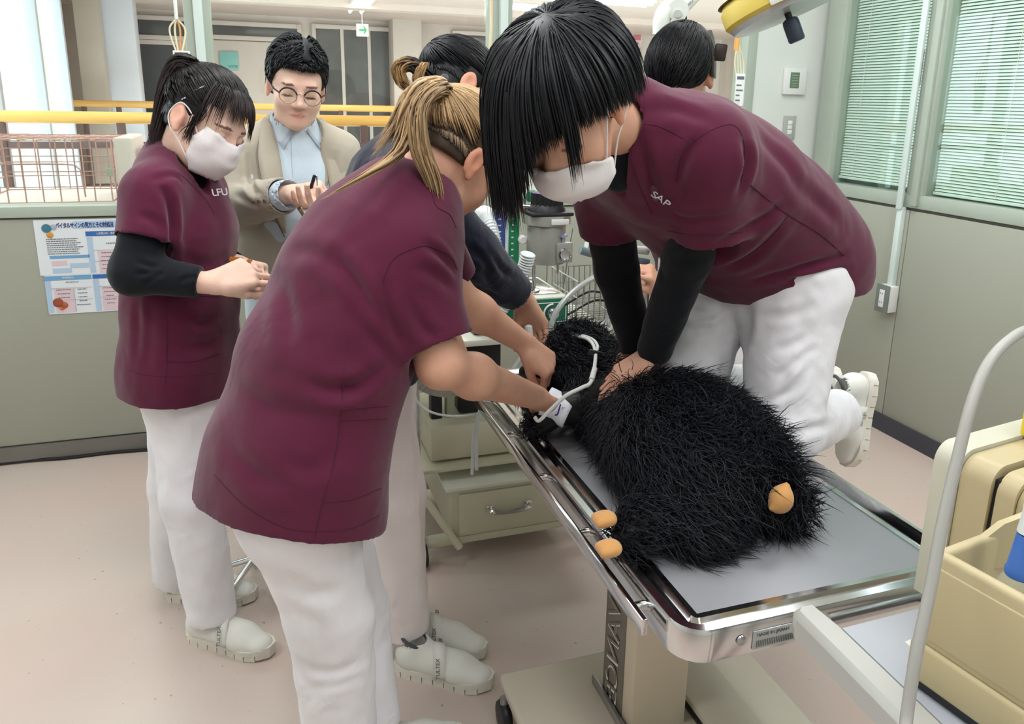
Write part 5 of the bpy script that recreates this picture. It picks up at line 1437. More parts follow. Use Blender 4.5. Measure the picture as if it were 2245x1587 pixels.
# ================================================================== student in navy knit behind, reaching to the muzzle
def build_D():
    e = person('person', A3(0.27, 1.78, 0), 'student in navy knit with black and blond bun reaching towards the dog')
    f = unit((0.9, 0.42, 0)); r = np.cross(f, Z)
    H = Head(P(1005, 205, 1.88), CD(0.72, 0.55, 0.42), CD(0.42, -0.83, 0.36), 0.98)
    neck = P(930, 300, 1.86); chest = P(880, 420, 1.84); hip = P(800, 760, 1.80)
    shN, shF = P(900, 390, 1.74), P(960, 350, 1.98)
    elN, wrN = P(1020, 555, 1.79), P(1148, 655, 1.88)
    elF, wrF = shF+A3(0.0, 0.05, -0.26), shF+A3(0.04, 0.06, -0.46)
    lo, hi = bounds([H.c, neck, chest, shN, elN, wrN, wrF, elF], 0.17); S = SDF(lo, hi, 0.004)
    H.add(S); H.neck(S, neck)
    S.cap(neck*0.3+chest*0.7, chest, 0.07, 0.10, 0.05, flat=(r, 1.25)); S.cap(neck, chest, 0.045, 0.06, 0.03); S.chain([shN, elN, wrN], [0.046, 0.038, 0.025], 0.02); S.chain([shF, elF, wrF], [0.046, 0.038, 0.025], 0.02)
    dN = unit(P(1178, 725, 1.87)-wrN)
    add_hand(S, wrN, dN, unit(np.array([-0.25, -0.35, -0.1])-0.2*f), 1, [(0.25, 0.45, 0.3), (0.35, 0.5, 0.35), (0.45, 0.6, 0.4), (0.5, 0.6, 0.4)], thumb=(0.9, 0.35, 0.5), tcurl=0.15)
    add_hand(S, wrF, unit((0.3, 0, -0.9)), unit((0.5, -0.5, 0)), 1, [(0.4, 0.5, 0.3)]*4)
    sdf_obj(S, 'body', M_SKIN2, e, 2, cols=face_tint([H]))
    pts = [P(920, 330, 1.86), P(890, 400, 1.85), P(850, 520, 1.83), P(805, 700, 1.81), P(790, 830, 1.80)]
    lo, hi = bounds(pts+[shN, shF, elN, elF, wrN, wrF], 0.2); S = SDF(lo, hi, 0.0055)
    S.chain(pts, [0.075, 0.11, 0.12, 0.118, 0.122], 0.05, flat=(r, 1.3))
    S.cap(P(905, 360, 1.84), shN, 0.06, 0.062, 0.04); S.cap(P(930, 350, 1.88), shF, 0.06, 0.062, 0.04)
    for (s0, el, w) in ((shN, elN, wrN), (shF, elF, wrF)):
        d = unit(w-el); S.cap(s0, el, 0.074, 0.076, 0.03); S.cap(el, w, 0.078, 0.044, 0.03, clip=[(w-d*0.03, d)])
        hollow(S, w-d*0.045, w+d*0.03, 0.036, 0.038)
    S.cap(H.w(0, -0.02, -0.06), neck, 0.056, 0.050, 0.005, mode='s'); S.cut(P(790, 820, 1.8), -Z)
    T = sdf_obj(S, 'knit_sweater', M_NAVY, e, 2, wr=[(0.004, 24, 3), (0.002, 60, 4)])
    crease(T, [([(1025, 540), (1060, 570), (1080, 610)], 0.008, 0.010), ([(1020, 580), (1060, 600), (1090, 640)], 0.007, 0.010), ([(1060, 540), (1100, 590), (1130, 610)], 0.006, 0.008), ([(1030, 620), (1070, 640), (1100, 660)], 0.006, 0.010)])
    for k in range(7):   # ribbed cuff
        d = unit(wrN-elN); x = unit(np.cross(d, Z)); y = np.cross(d, x); a = 2*math.pi*k/7+0.3
        q = x*math.cos(a)+y*math.sin(a); MB().tube([wrN-d*0.085+q*0.0485, wrN-d*0.055+q*0.0470, wrN-d*0.031+q*0.0450], 0.0022, 6).build('cuff_rib', M_NAVY, T)
    ha, hb = PZ(868, 1462, 0.0), PZ(866, 1396, 0.0)
    aN, aF = ha+A3(0.03, 0.02, 0.09), hb+A3(0.03, 0.02, 0.09)
    M_CREAM = cloth_mat('cream_trousers', (236, 226, 224), sheen=0.1, fold=0.4, fscale=9)
    trousers([P(795, 830, 1.76), P(815, 830, 1.90)], [P(850, 1090, 1.75), P(868, 1080, 1.88)], [aN, aF], (0.098, 0.072, 0.060), 'trousers', M_CREAM, e)
    t1 = PZ(1008, 1492, 0.0); shoe('shoe', ha, (t1-ha)*[1, 1, 0], Z, 0.26, e)
    t2 = PZ(940, 1412, 0.0); shoe('shoe', hb, (t2-hb)*[1, 1, 0], Z, 0.26, e)
    T0 = np.asarray(H.w(0, -0.112, 0.050))
    hr = cap_hair(H, 'hair', M_HAIRBLACK, e, [((0, 0.060, 0.06), (0, 1, 0.1)), ((0, 0.012, -0.005), (0, 0.7, -0.7)), ((0, -0.05, -0.04), (0, 0.15, -1))])
    p, w = hair_to_point(H, T0, 2200, (-3.1, 3.1), (lambda a: np.where(np.abs(a) < 1.0, 0.45, np.where(np.abs(a) < 1.7, -0.02, -0.62)), lambda a: a*0+1.1), 51)
    strands('hair_strands', p, w*0.8, M_HAIRBLACK, hr, seed=52)
    # bun: folded loop, black outside and blond inside
    c = P(910, 172, 1.84); rg = np.random.default_rng(6)
    g = [T0, P(945, 175, 1.83), P(905, 140, 1.82), P(875, 148, 1.82), P(880, 178, 1.82), P(905, 200, 1.82)]
    p, w = tail(g, 200, 0.016, 53, fan=0.8); strands('bun_loop', p, w, M_HAIRMIX, hr, seed=54, tintfun=lambda q: np.repeat(np.clip((np.linspace(0, 1, q.shape[1])-0.45)*4, 0, 1)[None], len(q), 0))
    g = [P(948, 212, 1.84), P(925, 205, 1.815), P(915, 170, 1.81), P(928, 145, 1.81), P(936, 142, 1.82)]
    p, w = tail(g, 110, 0.009, 55, fan=0.9); strands('bun_wrap', p, w, M_HAIRMIX, hr, seed=56, tintfun=lambda q: np.full(q.shape[:2], 0.9))
    return e
build_D()

# ================================================================== student half hidden behind the kneeling one
def build_F():
    e = person('person', A3(1.42, 2.25, 0), 'student with slicked black hair and clip, hidden behind the kneeling student')
    f = unit((-0.8, -0.6, 0)); r = np.cross(f, Z); l = -r
    H = Head(P(1490, 165, 2.10), CD(-0.35, 0.92, -0.15), CD(-0.35, -0.28, -0.89), 1.10)
    neck = H.c+A3(0.09, 0.10, -0.13); chest = neck+A3(0.05, 0.06, -0.2); hip = A3(1.45, 2.33, 0.80)
    shN, shF = neck+l*0.17-Z*0.05, neck-l*0.17-Z*0.05
    elN = shN+A3(-0.02, -0.02, -0.27); wrN = P(1445, 640, 2.03)
    elF = shF+A3(-0.08, -0.02, -0.25); wrF = P(1400, 640, 2.15)
    lo, hi = bounds([H.c, neck, chest, shN, shF, elN, elF, wrN, wrF], 0.17); S = SDF(lo, hi, 0.0045)
    H.add(S); H.neck(S, neck); S.cap(neck, chest, 0.06, 0.1, 0.05, flat=(l, 1.3))
    S.chain([shN, elN, wrN], [0.046, 0.038, 0.025], 0.02); S.chain([shF, elF, wrF], [0.046, 0.038, 0.025], 0.02)
    add_hand(S, wrN, unit(P(1412, 575, 2.0)-wrN), unit((-0.8, 0.3, 0.1)), 1, [(0.9, 1.2, 0.6), (1.0, 1.3, 0.6), (1.1, 1.3, 0.7), (1.1, 1.3, 0.7)], thumb=(0.8, 0.3, 0.5))
    add_hand(S, wrF, unit((-0.5, -0.2, 0.4)), unit((0.3, -0.8, 0)), -1, [(0.5, 0.7, 0.4)]*4)
    sdf_obj(S, 'body', M_SKIN2, e, 2, cols=face_tint([H]))
    S = SDF(*bounds([neck, hip, shN, shF, elN, elF], 0.24), 0.007)
    S.chain([neck-Z*0.06, chest, (chest+hip)/2, hip, hip-Z*0.12], [0.08, 0.12, 0.12, 0.13, 0.135], 0.05, flat=(l, 1.35))
    for (s0, el) in ((shN, elN), (shF, elF)):
        S.cap(neck-Z*0.06, s0, 0.06, 0.064, 0.04); sleeve(S, s0, s0+(el-s0)*0.75, 0.068, 0.064, 0.03)
    S.cap(H.w(0, -0.02, -0.06), neck, 0.056, 0.05, 0.005, mode='s'); S.cut(hip-Z*0.1, -Z)
    sdf_obj(S, 'scrub_top', M_MAROON, e, 2, wr=[(0.004, 24, 3)])
    trousers([hip+l*0.08-Z*0.04, hip-l*0.08-Z*0.04], [hip+l*0.09-Z*0.38, hip-l*0.09-Z*0.38], [A3(*(hip+l*0.1)[:2], 0.09), A3(*(hip-l*0.1)[:2], 0.09)], (0.092, 0.074, 0.062), 'trousers', M_WHITECLOTH, e, vox=0.009)
    for q in (1, -1): shoe('shoe', A3(*(hip+l*0.1*q-f*0.06)[:2], 0), f, Z, 0.26, e)
    T0 = np.asarray(H.w(0.0, -0.104, 0.03))
    hr = cap_hair(H, 'hair', M_HAIRBLACK, e, [((0, 0.066, 0.05), (0, 1, 0.1)), ((0, 0.012, -0.005), (0, 0.7, -0.7)), ((0, -0.05, -0.05), (0, 0.15, -1))])
    p, w = hair_to_point(H, T0, 2400, (-3.1, 3.1), (lambda a: np.where(np.abs(a) < 1.0, 0.38, np.where(np.abs(a) < 1.7, -0.02, -0.62)), lambda a: a*0+1.1), 61)
    strands('hair_strands', p, w*0.75, M_HAIRBLACK, hr, seed=62)
    # claw clip: two curved dark shells with a thumb tab
    cm = mat('clip_brown', (66, 56, 54), rough=0.45, var=0.03)
    a = [P(1536, 70, 2.02), P(1550, 92, 2.01), P(1558, 127, 2.01), P(1557, 167, 2.02)]
    b = [P(1556, 68, 2.08), P(1563, 92, 2.08), P(1566, 130, 2.08), P(1565, 172, 2.08)]
    m = MB(); A_ = [m.bm.verts.new(Vector(q)) for q in spline(a, 3)]; B_ = [m.bm.verts.new(Vector(q)) for q in spline(b, 3)]
    for i in range(len(A_)-1): m.bm.faces.new((A_[i], A_[i+1], B_[i+1], B_[i]))
    c1 = m.build('claw_clip', cm, hr); md = c1.modifiers.new('t', 'SOLIDIFY'); md.thickness = 0.006
    MB().obox(P(1579, 115, 2.04), (0.034, 0.006, 0.046), Matrix.Rotation(math.radians(-30), 3, 'Z') @ Matrix.Rotation(math.radians(6), 3, 'Y'), 0.005).build('clip_tab', cm, hr)
build_F()
# ================================================================== examination table
def sweep_rect(m, x0, x1, y0, y1, rad, prof, n=6):
    """closed loop of a profile [(inset, z)] around a rounded rectangle, profile itself closed"""
    path = []
    for (cx, cy, a0) in ((x1-rad, y1-rad, 0), (x0+rad, y1-rad, 90), (x0+rad, y0+rad, 180), (x1-rad, y0+rad, 270)):
        for k in range(n+1):
            a = math.radians(a0+90*k/n); path.append((cx, cy, math.cos(a), math.sin(a)))
    rings = []
    for (cx, cy, c, s) in path:
        rings.append([m.bm.verts.new((cx+c*(rad-i), cy+s*(rad-i), z)) for (i, z) in prof])
    P_, N_ = len(prof), len(rings)
    for i in range(N_):
        A_, B_ = rings[i], rings[(i+1) % N_]
        for k in range(P_):
            m.bm.faces.new((A_[k], B_[k], B_[(k+1) % P_], A_[(k+1) % P_]))
    return m
TX0, TX1, TY0, TY1, TZ = 0.53, 1.09, 0.845, 2.03, 0.67
tb = empty('examination_table', ((TX0+TX1)/2, (TY0+TY1)/2, 0), 'steel topped examination table on a cream column under the black dog', 'table')
M_TOP = mat('matte_steel_top', (146, 147, 151), rough=0.42, metal=0.35, var=0.04, vscale=2.5)
M_CREAM1 = mat('table_cream', (214, 200, 178), rough=0.45, var=0.02)
M_CREAM2 = mat('base_cream', (212, 204, 186), rough=0.4, var=0.02)
MB().box((TX0+0.045, TY0+0.045, 0.648), (TX1-0.045, TY1-0.045, 0.662), 0.002).build('top_sheet', M_TOP, tb)
sweep_rect(MB(), TX0, TX1, TY0, TY1, 0.05, [(0.0, 0.618), (0.0, 0.664), (0.003, 0.670), (0.014, 0.672), (0.019, 0.667), (0.026, 0.656), (0.034, 0.656), (0.040, 0.664), (0.050, 0.664), (0.050, 0.645), (0.008, 0.618)]).build('rolled_rim', M_CHROME, tb)
MB().box((TX0+0.06, TY0+0.06, 0.60), (TX1-0.06, TY1-0.06, 0.648), 0.004).build('under_frame', M_STEEL, tb)
rl = MB().box((TX0-0.030, TY0+0.07, 0.628), (TX0-0.020, TY1-0.1, 0.656), 0.002).build('side_rail', M_CHROME, tb)
for yy in np.linspace(TY0+0.12, TY1-0.15, 5): MB().cyl((TX0-0.022, yy, 0.642), (TX0+0.004, yy, 0.642), 0.008, n=10).build('rail_spacer', M_CHROME, rl)
MB().cyl((TX0+0.27, TY0-0.035, 0.628), (TX1-0.02, TY0-0.035, 0.628), 0.017, n=18).build('end_bar', M_CHROME, tb)
for xx in (TX0+0.46, TX1-0.06): MB().cyl((xx, TY0-0.035, 0.628), (xx, TY0+0.02, 0.632), 0.010, n=12).build('bar_bracket', M_CHROME, tb)
sc = (TX0+0.095, TY0-0.001, 0.645)
MB().lathe(sc, (0, -1, 0), [(0.008, 0), (0.0075, 0.003), (0.005, 0.0045)], 14).build('screw', M_STEEL, tb)
pl = MB().box((TX0+0.115, TY0-0.0025, 0.624), (TX0+0.195, TY0-0.0005, 0.655), 0.0005).build('rating_plate', mat('plate_silver', (190, 200, 200), rough=0.35, metal=0.6), tb)
text_obj('plate_lettering', 'MADE IN JAPAN', 0.008, (TX0+0.120, TY0-0.003, 0.648), (1, 0, 0), (0, 0, 1), M_INK, pl)
text_obj('plate_lettering', '||||||||||||||||||||||', 0.012, (TX0+0.120, TY0-0.003, 0.634), (1, 0, 0), (0, 0, 1), M_INK, pl)
CXA, CXB, CYA, CYB = 0.664, 0.792, 1.235, 1.385
col = MB().box((CXA, CYA, 0.10), (CXB, CYB, 0.60), 0.006).build('column', M_CREAM1, tb)
MB().box((CXA+0.02, CYA+0.02, 0.58), (CXB-0.02, CYB-0.02, 0.63), 0.004).build('inner_column', M_STEEL, tb)
# grey strip with lettering on the column's left face
ya, yb_ = PX(1366, 1500, CXA-0.001)[1], PX(1322, 1500, CXA-0.001)[1]
st = MB().box((CXA-0.002, ya, 0.13), (CXA+0.004, yb_, 0.60), 0.001).build('lettering_strip', mat('strip_grey', (122, 114, 104), rough=0.5), tb)
text_obj('column_lettering', 'ADVANCE', 0.080, (CXA-0.0035, (ya+yb_)/2, 0.50), (0, 0, -1), (0, 1, 0), M_PLASTICW, st, align='LEFT', shear=0.25, space=0.95)
text_obj('column_lettering_face', 'ADVANCE', 0.074, (CXA-0.0042, (ya+yb_)/2, 0.497), (0, 0, -1), (0, 1, 0), mat('strip_grey', (122, 114, 104)), st, align='LEFT', shear=0.25, space=1.02)
m = MB()
bp = [PZ(1098, 1478, 0.115), PZ(1330, 1418, 0.115)]
m.box((0.457, 0.98, 0.085), (1.06, 1.505, 0.118), 0.012, seg=3)
m.build('base_plate', M_CREAM2, tb)
MB().obox((CXA-0.010, 1.29, 0.128), (0.010, 0.24, 0.022), Matrix.Rotation(0.0, 3, 'Z'), 0.003).build('foot_guard', M_STEEL, tb)
pd = MB().box((0.815, 0.98, 0.118), (0.93, 1.40, 0.150), 0.006).build('pedal_housing', M_CREAM2, tb)
MB().box((0.811, 1.0, 0.124), (0.816, 1.36, 0.138), 0.001).build('pedal_slot', M_BLACK, pd)
for (xx, yy) in ((0.456, 1.455), (0.47, 1.03), (1.04, 1.455), (1.04, 1.03)):
    w = MB().lathe((xx-0.014, yy, 0.040), (1, 0, 0), [(0.010, 0), (0.034, 0.003), (0.038, 0.009), (0.038, 0.019), (0.034, 0.025), (0.010, 0.028)], 20).build('caster', M_BLACK, tb)
    MB().cyl((xx, yy, 0.04), (xx, yy, 0.09), 0.010, n=12).build('caster_stem', M_STEEL, w)

# ================================================================== plush dog with long black fur
def build_dog():
    e = empty('plush_dog', (0.76, 1.35, 0.672), 'large black long-haired training plush dog lying on the steel table', 'plush dog')
    S = SDF((0.30, 0.80, 0.64), (1.25, 2.15, 1.15), 0.008)
    zt = 0.664
    S.ell((0.750, 1.225, 0.758), (0.145, 0.170, 0.104), None, 0.03)          # rump and belly
    S.ell((0.785, 1.40, 0.752), (0.130, 0.19, 0.090), None, 0.06)           # chest
    S.ell((0.755, 1.58, 0.745), (0.105, 0.14, 0.078), None, 0.06)           # neck
    S.ell((0.735, 1.76, 0.765), (0.092, 0.115, 0.088), None, 0.05)          # head
    S.cap((0.69, 1.72, 0.735), (0.615, 1.72, 0.715), 0.060, 0.042, 0.04)    # muzzle
    S.cap(P(1330, 905, 1.50), P(1235, 893, 1.545), 0.050, 0.032, 0.04)     # near foreleg
    S.cap(P(1235, 893, 1.545), P(1172, 938, 1.555), 0.031, 0.028, 0.02)
    S.cap((0.72, 1.15, 0.72), (0.60, 1.10, 0.700), 0.060, 0.040, 0.05)      # hind leg
    S.cap((0.60, 1.10, 0.700), (0.555, 1.085, 0.692), 0.034, 0.030, 0.02)
    S.cap((0.70, 1.09, 0.72), (0.66, 1.05, 0.700), 0.055, 0.036, 0.04)
    S.cap((0.83, 1.12, 0.74), (0.865, 1.07, 0.71), 0.055, 0.036, 0.04)
    S.cut((0, 0, zt), -Z)
    V, F = S.mesh(); V = relax(V, F, 3); N = vnormals(V, F)
    M_FUR = hair_mat('black_fur', (12, 13, 17), (34, 37, 44), 0.45)
    me = np_mesh('body', V, F, np.tile(np.array([[0.0, 0.7, 0, 1]]), (len(V), 1)))
    body = link_mesh('body', me, M_FUR, e, smooth=True)
    r = np.random.default_rng(77)
    up = V[:, 2] > zt+0.006
    leg = ((V[:, 0] < 0.655) & (V[:, 1] > 1.44) & (V[:, 1] < 1.62))           # short hair on the foreleg
    c0_ = P(1222, 893, 1.545); far_ = np.linalg.norm(V-c0_, axis=1) > 0.062
    for hp in (P(1335, 855, 1.49), P(1375, 835, 1.50), P(1410, 815, 1.49), P(1425, 800, 1.46), P(1180, 790, 1.65), P(1205, 805, 1.64), P(1215, 780, 1.66)): far_ &= np.linalg.norm(V-hp, axis=1) > 0.050
    cand = np.where(up & far_)[0]
    n = 26000
    i = r.choice(cand, n); P0 = V[i]+r.normal(size=(n, 3))*0.003; Nn = N[i]
    comb = unit((0.35, -0.75, -0.25))
    sw = np.stack([np.sin(P0[:, 0]*17+P0[:, 1]*9), np.sin(P0[:, 1]*15-P0[:, 2]*11+1), np.sin(P0[:, 0]*13+P0[:, 2]*17+2)], 1)
    flow = comb[None]*0.75+sw*0.55+r.normal(size=(n, 3))*0.30
    flow -= Nn*(flow*Nn).sum(1)[:, None]*0.6
    flow /= np.linalg.norm(flow, axis=1)[:, None]
    ln = r.uniform(0.022, 0.052, (n, 1)); ln[P0[:, 1] > 1.62] *= 0.8; ln[leg[i]] *= 0.22; ln[(P0[:, 0] > 0.88) & (P0[:, 1] < 1.12)] *= 0.6
    lift = r.uniform(0.20, 0.75, (n, 1))
    P1 = P0+Nn*ln*0.35+flow*ln*0.15
    P2 = P1+(Nn*lift*0.5+flow)*ln*0.45+r.normal(size=(n, 3))*0.004
    P3 = P2+(flow*0.9-Z[None]*0.25+Nn*lift*0.2)*ln*0.55+r.normal(size=(n, 3))*0.008
    pth = bez(P0, P1, P2, P3, 7)
    tt = np.linspace(0, 1, 7)[None, :, None]; ph = r.uniform(0, 6.28, (n, 1, 1)); pth = pth+0.0035*tt*np.sin(ph+tt*6)*r.normal(size=(n, 1, 3))
    pth[..., 2] = np.maximum(pth[..., 2], zt+0.002)
    fu = strands('fur', pth, r.uniform(0.0005, 0.0012, n), M_FUR, e, seed=78)
    fu['kind'] = 'stuff'
    # felt toes and nose
    M_TAN = cloth_mat('tan_felt', (206, 152, 92), sheen=0.3, fold=0.1)
    S = SDF((0.86, 0.93, 0.65), (1.02, 1.12, 0.82), 0.004)
    c = P(1712, 1096, 1.02); S.lo = c-0.08; S.F[:] = 1e3; S.n = np.array(S.F.shape)
    S.ell(c, (0.022, 0.020, 0.024), None, 0.01); S.cap(c+A3(0.002, 0, 0.012), c+A3(0.008, 0, 0.026), 0.014, 0.006, 0.012); S.cap(c+A3(-0.01, 0, -0.01), c+A3(-0.026, -0.005, -0.012), 0.010, 0.002, 0.008)
    sdf_obj(S, 'paw', M_TAN, e, 2)
    for (px, py, y) in ((1330, 1136, 1.085), (1340, 1200, 1.025)):
        c = P(px, py, y); S = SDF(c-0.07, c+0.07, 0.004)
        S.ell(c, (0.018, 0.021, 0.012), None, 0.01)
        for k in range(3): S.ell(c+A3(-0.014, -0.012+0.012*k, -0.002), (0.011, 0.0065, 0.009), None, 0.006)
        sdf_obj(S, 'paw', M_TAN, e, 2)
    c = P(1160, 815, 1.70); S = SDF(c-0.05, c+0.05, 0.004); S.ell(c, (0.026, 0.022, 0.020), None, 0.01); sdf_obj(S, 'nose', mat('nose_black', (22, 23, 26), rough=0.35, bump=0.3, bscale=300), e, 2)
    return e
build_dog()
# white pressure cuff on the foreleg, with its tube
a, b = A3(0.595, 1.522, 0.708), A3(0.545, 1.535, 0.698)
a, b = P(1252, 895, 1.545), P(1196, 885, 1.555)
cf = empty('pressure_cuff', (a+b)/2, 'white blood pressure cuff wrapped around the dog foreleg', 'cuff')
d = unit(P(1250, 905, 1.53)-P(1200, 880, 1.56)); M_CUFF = cloth_mat('cuff_white', (238, 238, 246), sheen=0.1, fold=0.15)
x = unit(np.cross(d, Z)); y = np.cross(d, x); c0 = P(1222, 893, 1.545)
m = MB(); rings = []
for k, h in enumerate(np.linspace(-0.030, 0.030, 7)):
    rings.append([m.bm.verts.new(Vector(c0+d*h+(x*math.cos(t)*0.037+y*math.sin(t)*0.034)*(1+0.03*math.sin(3*t+k)))) for t in np.linspace(0, 2*math.pi, 33)[:-1]])
for i in range(6):
    for k in range(32): m.bm.faces.new((rings[i][k], rings[i][(k+1) % 32], rings[i+1][(k+1) % 32], rings[i+1][k]))
cu = m.build('cuff_band', M_CUFF, cf); md = cu.modifiers.new('t', 'SOLIDIFY'); md.thickness = 0.004
dpx = CD(0.95, 0.25, 0)
def toward(p): return unit(CAMP-p)
q = c0+unit(CAMP-c0-d*((CAMP-c0)@d))*0.0385
text_obj('cuff_logo', 'J', 0.030, q+CD(0.3, 0.25, 0)*0.008+toward(q)*0.002, CD(0.96, 0.28, 0), CD(0.25, -0.95, 0), mat('logo_blue', (40, 44, 130), var=0), cf, align='CENTER')
text_obj('cuff_lettering', 'JORGEN', 0.007, q+CD(0.9, 0.2, 0)*0.013+toward(q)*0.0, CD(0.96, 0.28, 0.25), CD(0.25, -0.95, 0), mat('logo_blue', (40, 44, 130), var=0), cf)
tube_pts = [P(1172, 914, 1.50), P(1182, 922, 1.49), P(1205, 900, 1.48), P(1240, 868, 1.47), P(1275, 850, 1.47), P(1295, 838, 1.48), P(1304, 800, 1.52), P(1306, 775, 1.56)]
MB().tube(spline(tube_pts, 6), 0.0042, 8).build('cuff_tube', M_PLASTICW, cf)
MB().cyl(P(1297, 832, 1.485), P(1304, 808, 1.51), 0.0062, n=12).build('tube_joint', M_PLASTICW, cf)
MB().tube(spline([P(1306, 775, 1.56), P(1300, 755, 1.60), P(1285, 742, 1.66), P(1260, 738, 1.72), P(1236, 744, 1.78), P(1205, 752, 1.85)], 6), 0.0040, 8).build('cuff_tube', M_PLASTICW, cf)
MB().tube(spline([P(1306, 775, 1.56), P(1310, 758, 1.60), P(1296, 742, 1.66), P(1268, 735, 1.72), P(1240, 742, 1.80)], 6), 0.0035, 8).build('cuff_tube', M_PLASTICW, cf)
MB().obox(P(1305, 775, 1.56), (0.032, 0.012, 0.014), Matrix.Rotation(0.3, 3, 'Y'), 0.003).build('tube_clip', M_BLACK, cf)

# ================================================================== anaesthesia cart behind the table
M_CART = mat('cart_cream', (206, 202, 178), rough=0.5, var=0.03)
M_CARTTOP = mat('cart_white', (226, 228, 214), rough=0.45, var=0.02)
M_GREEN = mat('panel_green', (30, 104, 78), rough=0.4, var=0.03)
M_GREYMET = mat('vaporizer_grey', (166, 166, 158), rough=0.4, metal=0.35, var=0.04)
M_CLEAR = mat('clear_hose', (216, 222, 222), rough=0.3, var=0.02)
ca = empty('anaesthesia_cart', (0.68, 2.4, 0), 'cream anaesthesia cart with drawer and shelves behind the table', 'cart')
x0, x1, y0, y1 = 0.50, 0.90, 2.16, 2.60
MB().box((x0, y0, 0.085), (x1, y1, 0.245), 0.004).build('drawer_case', M_CART, ca)
MB().box((x0-0.02, y0-0.01, 0.245), (x1+0.02, y1, 0.258), 0.003).build('lower_top', M_CARTTOP, ca)
dr = MB().box((x0+0.022, y0-0.012, 0.10), (x1-0.075, y0+0.01, 0.232), 0.003).build('drawer_front', M_CART, ca)
hx = (x0+x1)/2-0.02
MB().tube(spline([(hx-0.062, y0-0.012, 0.176), (hx-0.058, y0-0.034, 0.172), (hx, y0-0.038, 0.168), (hx+0.058, y0-0.034, 0.172), (hx+0.062, y0-0.012, 0.176)], 5), 0.007, 8).build('drawer_handle', M_CHROME, dr)
for q in (-0.062, 0.062): MB().box((hx+q-0.012, y0-0.018, 0.166), (hx+q+0.012, y0-0.012, 0.186), 0.003).build('handle_plate', M_CHROME, dr)
for (xx, yy) in ((0.40, y0+0.02), (0.40, y1), (0.98, y1)):
    MB().box((xx-0.010, yy-0.012, 0.07), (xx+0.010, yy+0.012, 0.70), 0.003).build('post', M_STEEL, ca)
MB().tube([(0.40, y0+0.02, 0.26), (x0+0.02, y0-0.02, 0.06)], 0.012, 8).build('leg_brace', M_CART, ca)
bx = MB().box((0.455, 2.24, 0.31), (0.74, 2.55, 0.425), 0.006).build('shelf_box', M_CART, ca)
MB().box((0.38, 2.20, 0.290), (0.99, 2.60, 0.302), 0.003).build('middle_shelf', M_CART, ca)
MB().box((0.38, 2.17, 0.695), (1.02, 2.62, 0.715), 0.004).build('upper_shelf', M_CARTTOP, ca)
MB().box((0.47, 2.30, 0.425), (0.505, 2.34, 0.69), 0.003).build('black_stay', M_BLACK, ca)
MB().box((0.52, 2.30, 0.425), (0.545, 2.34, 0.69), 0.003).build('green_stay', mat('sage_metal', (150, 158, 130), rough=0.5), ca)
MB().box((0.56, 2.31, 0.43), (0.70, 2.50, 0.66), 0.01).build('absorber_canister', M_BLACK, ca)
for (xx, yy) in ((0.41, y0), (0.97, y0+0.0), (0.41, y1-0.02), (0.97, y1-0.02)):
    w = MB().lathe((xx-0.014, yy, 0.042), (1, 0, 0), [(0.010, 0), (0.036, 0.003), (0.040, 0.009), (0.040, 0.019), (0.036, 0.025), (0.010, 0.028)], 18).build('caster', M_BLACK, ca)
    MB().cyl((xx, yy, 0.045), (xx, yy, 0.10), 0.009, n=10).build('caster_stem', M_STEEL, w)
MB().box((0.41, 2.16, 0.06), (0.97, 2.20, 0.085), 0.004).build('base_bar', M_CART, ca); MB().box((0.41, 2.54, 0.06), (0.97, 2.58, 0.085), 0.004).build('base_bar', M_CART, ca)
# green ventilator box
gb = empty('ventilator_box', (0.73, 2.36, 0.715), 'green fronted ventilator box with a chrome knob on the cart', 'ventilator')
MB().box((0.58, 2.215, 0.728), (0.885, 2.50, 0.820), 0.005).build('case', M_CARTTOP, gb)
fp = MB().box((0.583, 2.206, 0.732), (0.882, 2.217, 0.816), 0.003).build('front_panel', M_GREEN, gb)
for q in (((0.590, 2.2045, 0.803), (0.875, 2.2062, 0.8055)), ((0.590, 2.2045, 0.742), (0.875, 2.2062, 0.7445)), ((0.8725, 2.2045, 0.742), (0.875, 2.2062, 0.8055)), ((0.590, 2.2045, 0.742), (0.5925, 2.2062, 0.8055))):
    MB().box(*q).build('panel_line', M_PLASTICW, fp)
kc = A3(0.830, 2.205, 0.772)
MB().lathe(kc, (0, -1, 0), [(0.019, 0), (0.018, 0.014), (0.015, 0.018), (0.004, 0.019)], 24).build('knob', M_CHROME, gb)
MB().tube([kc+A3(-0.028*math.cos(t), -0.001, 0.028*math.sin(t)) for t in np.linspace(-0.3, 1.6, 10)], 0.0028, 6).build('dial_mark', M_PLASTICW, gb)
text_obj('panel_lettering', 'VENTILATOR', 0.014, (0.605, 2.204, 0.794), (1, 0, 0), (0, 0, 1), M_PLASTICW, fp)
text_obj('panel_lettering', 'MODEL', 0.010, (0.68, 2.204, 0.752), (1, 0, 0), (0, 0, 1), M_PLASTICW, fp)
for (xx, yy) in ((0.60, 2.23), (0.865, 2.23), (0.60, 2.48), (0.865, 2.48)): MB().cyl((xx, yy, 0.714), (xx, yy, 0.729), 0.012, n=12).build('rubber_foot', M_BLACK, gb)
MB().box((0.70, 2.25, 0.820), (0.87, 2.46, 0.824), 0.002).build('top_tray', M_CHROME, gb)
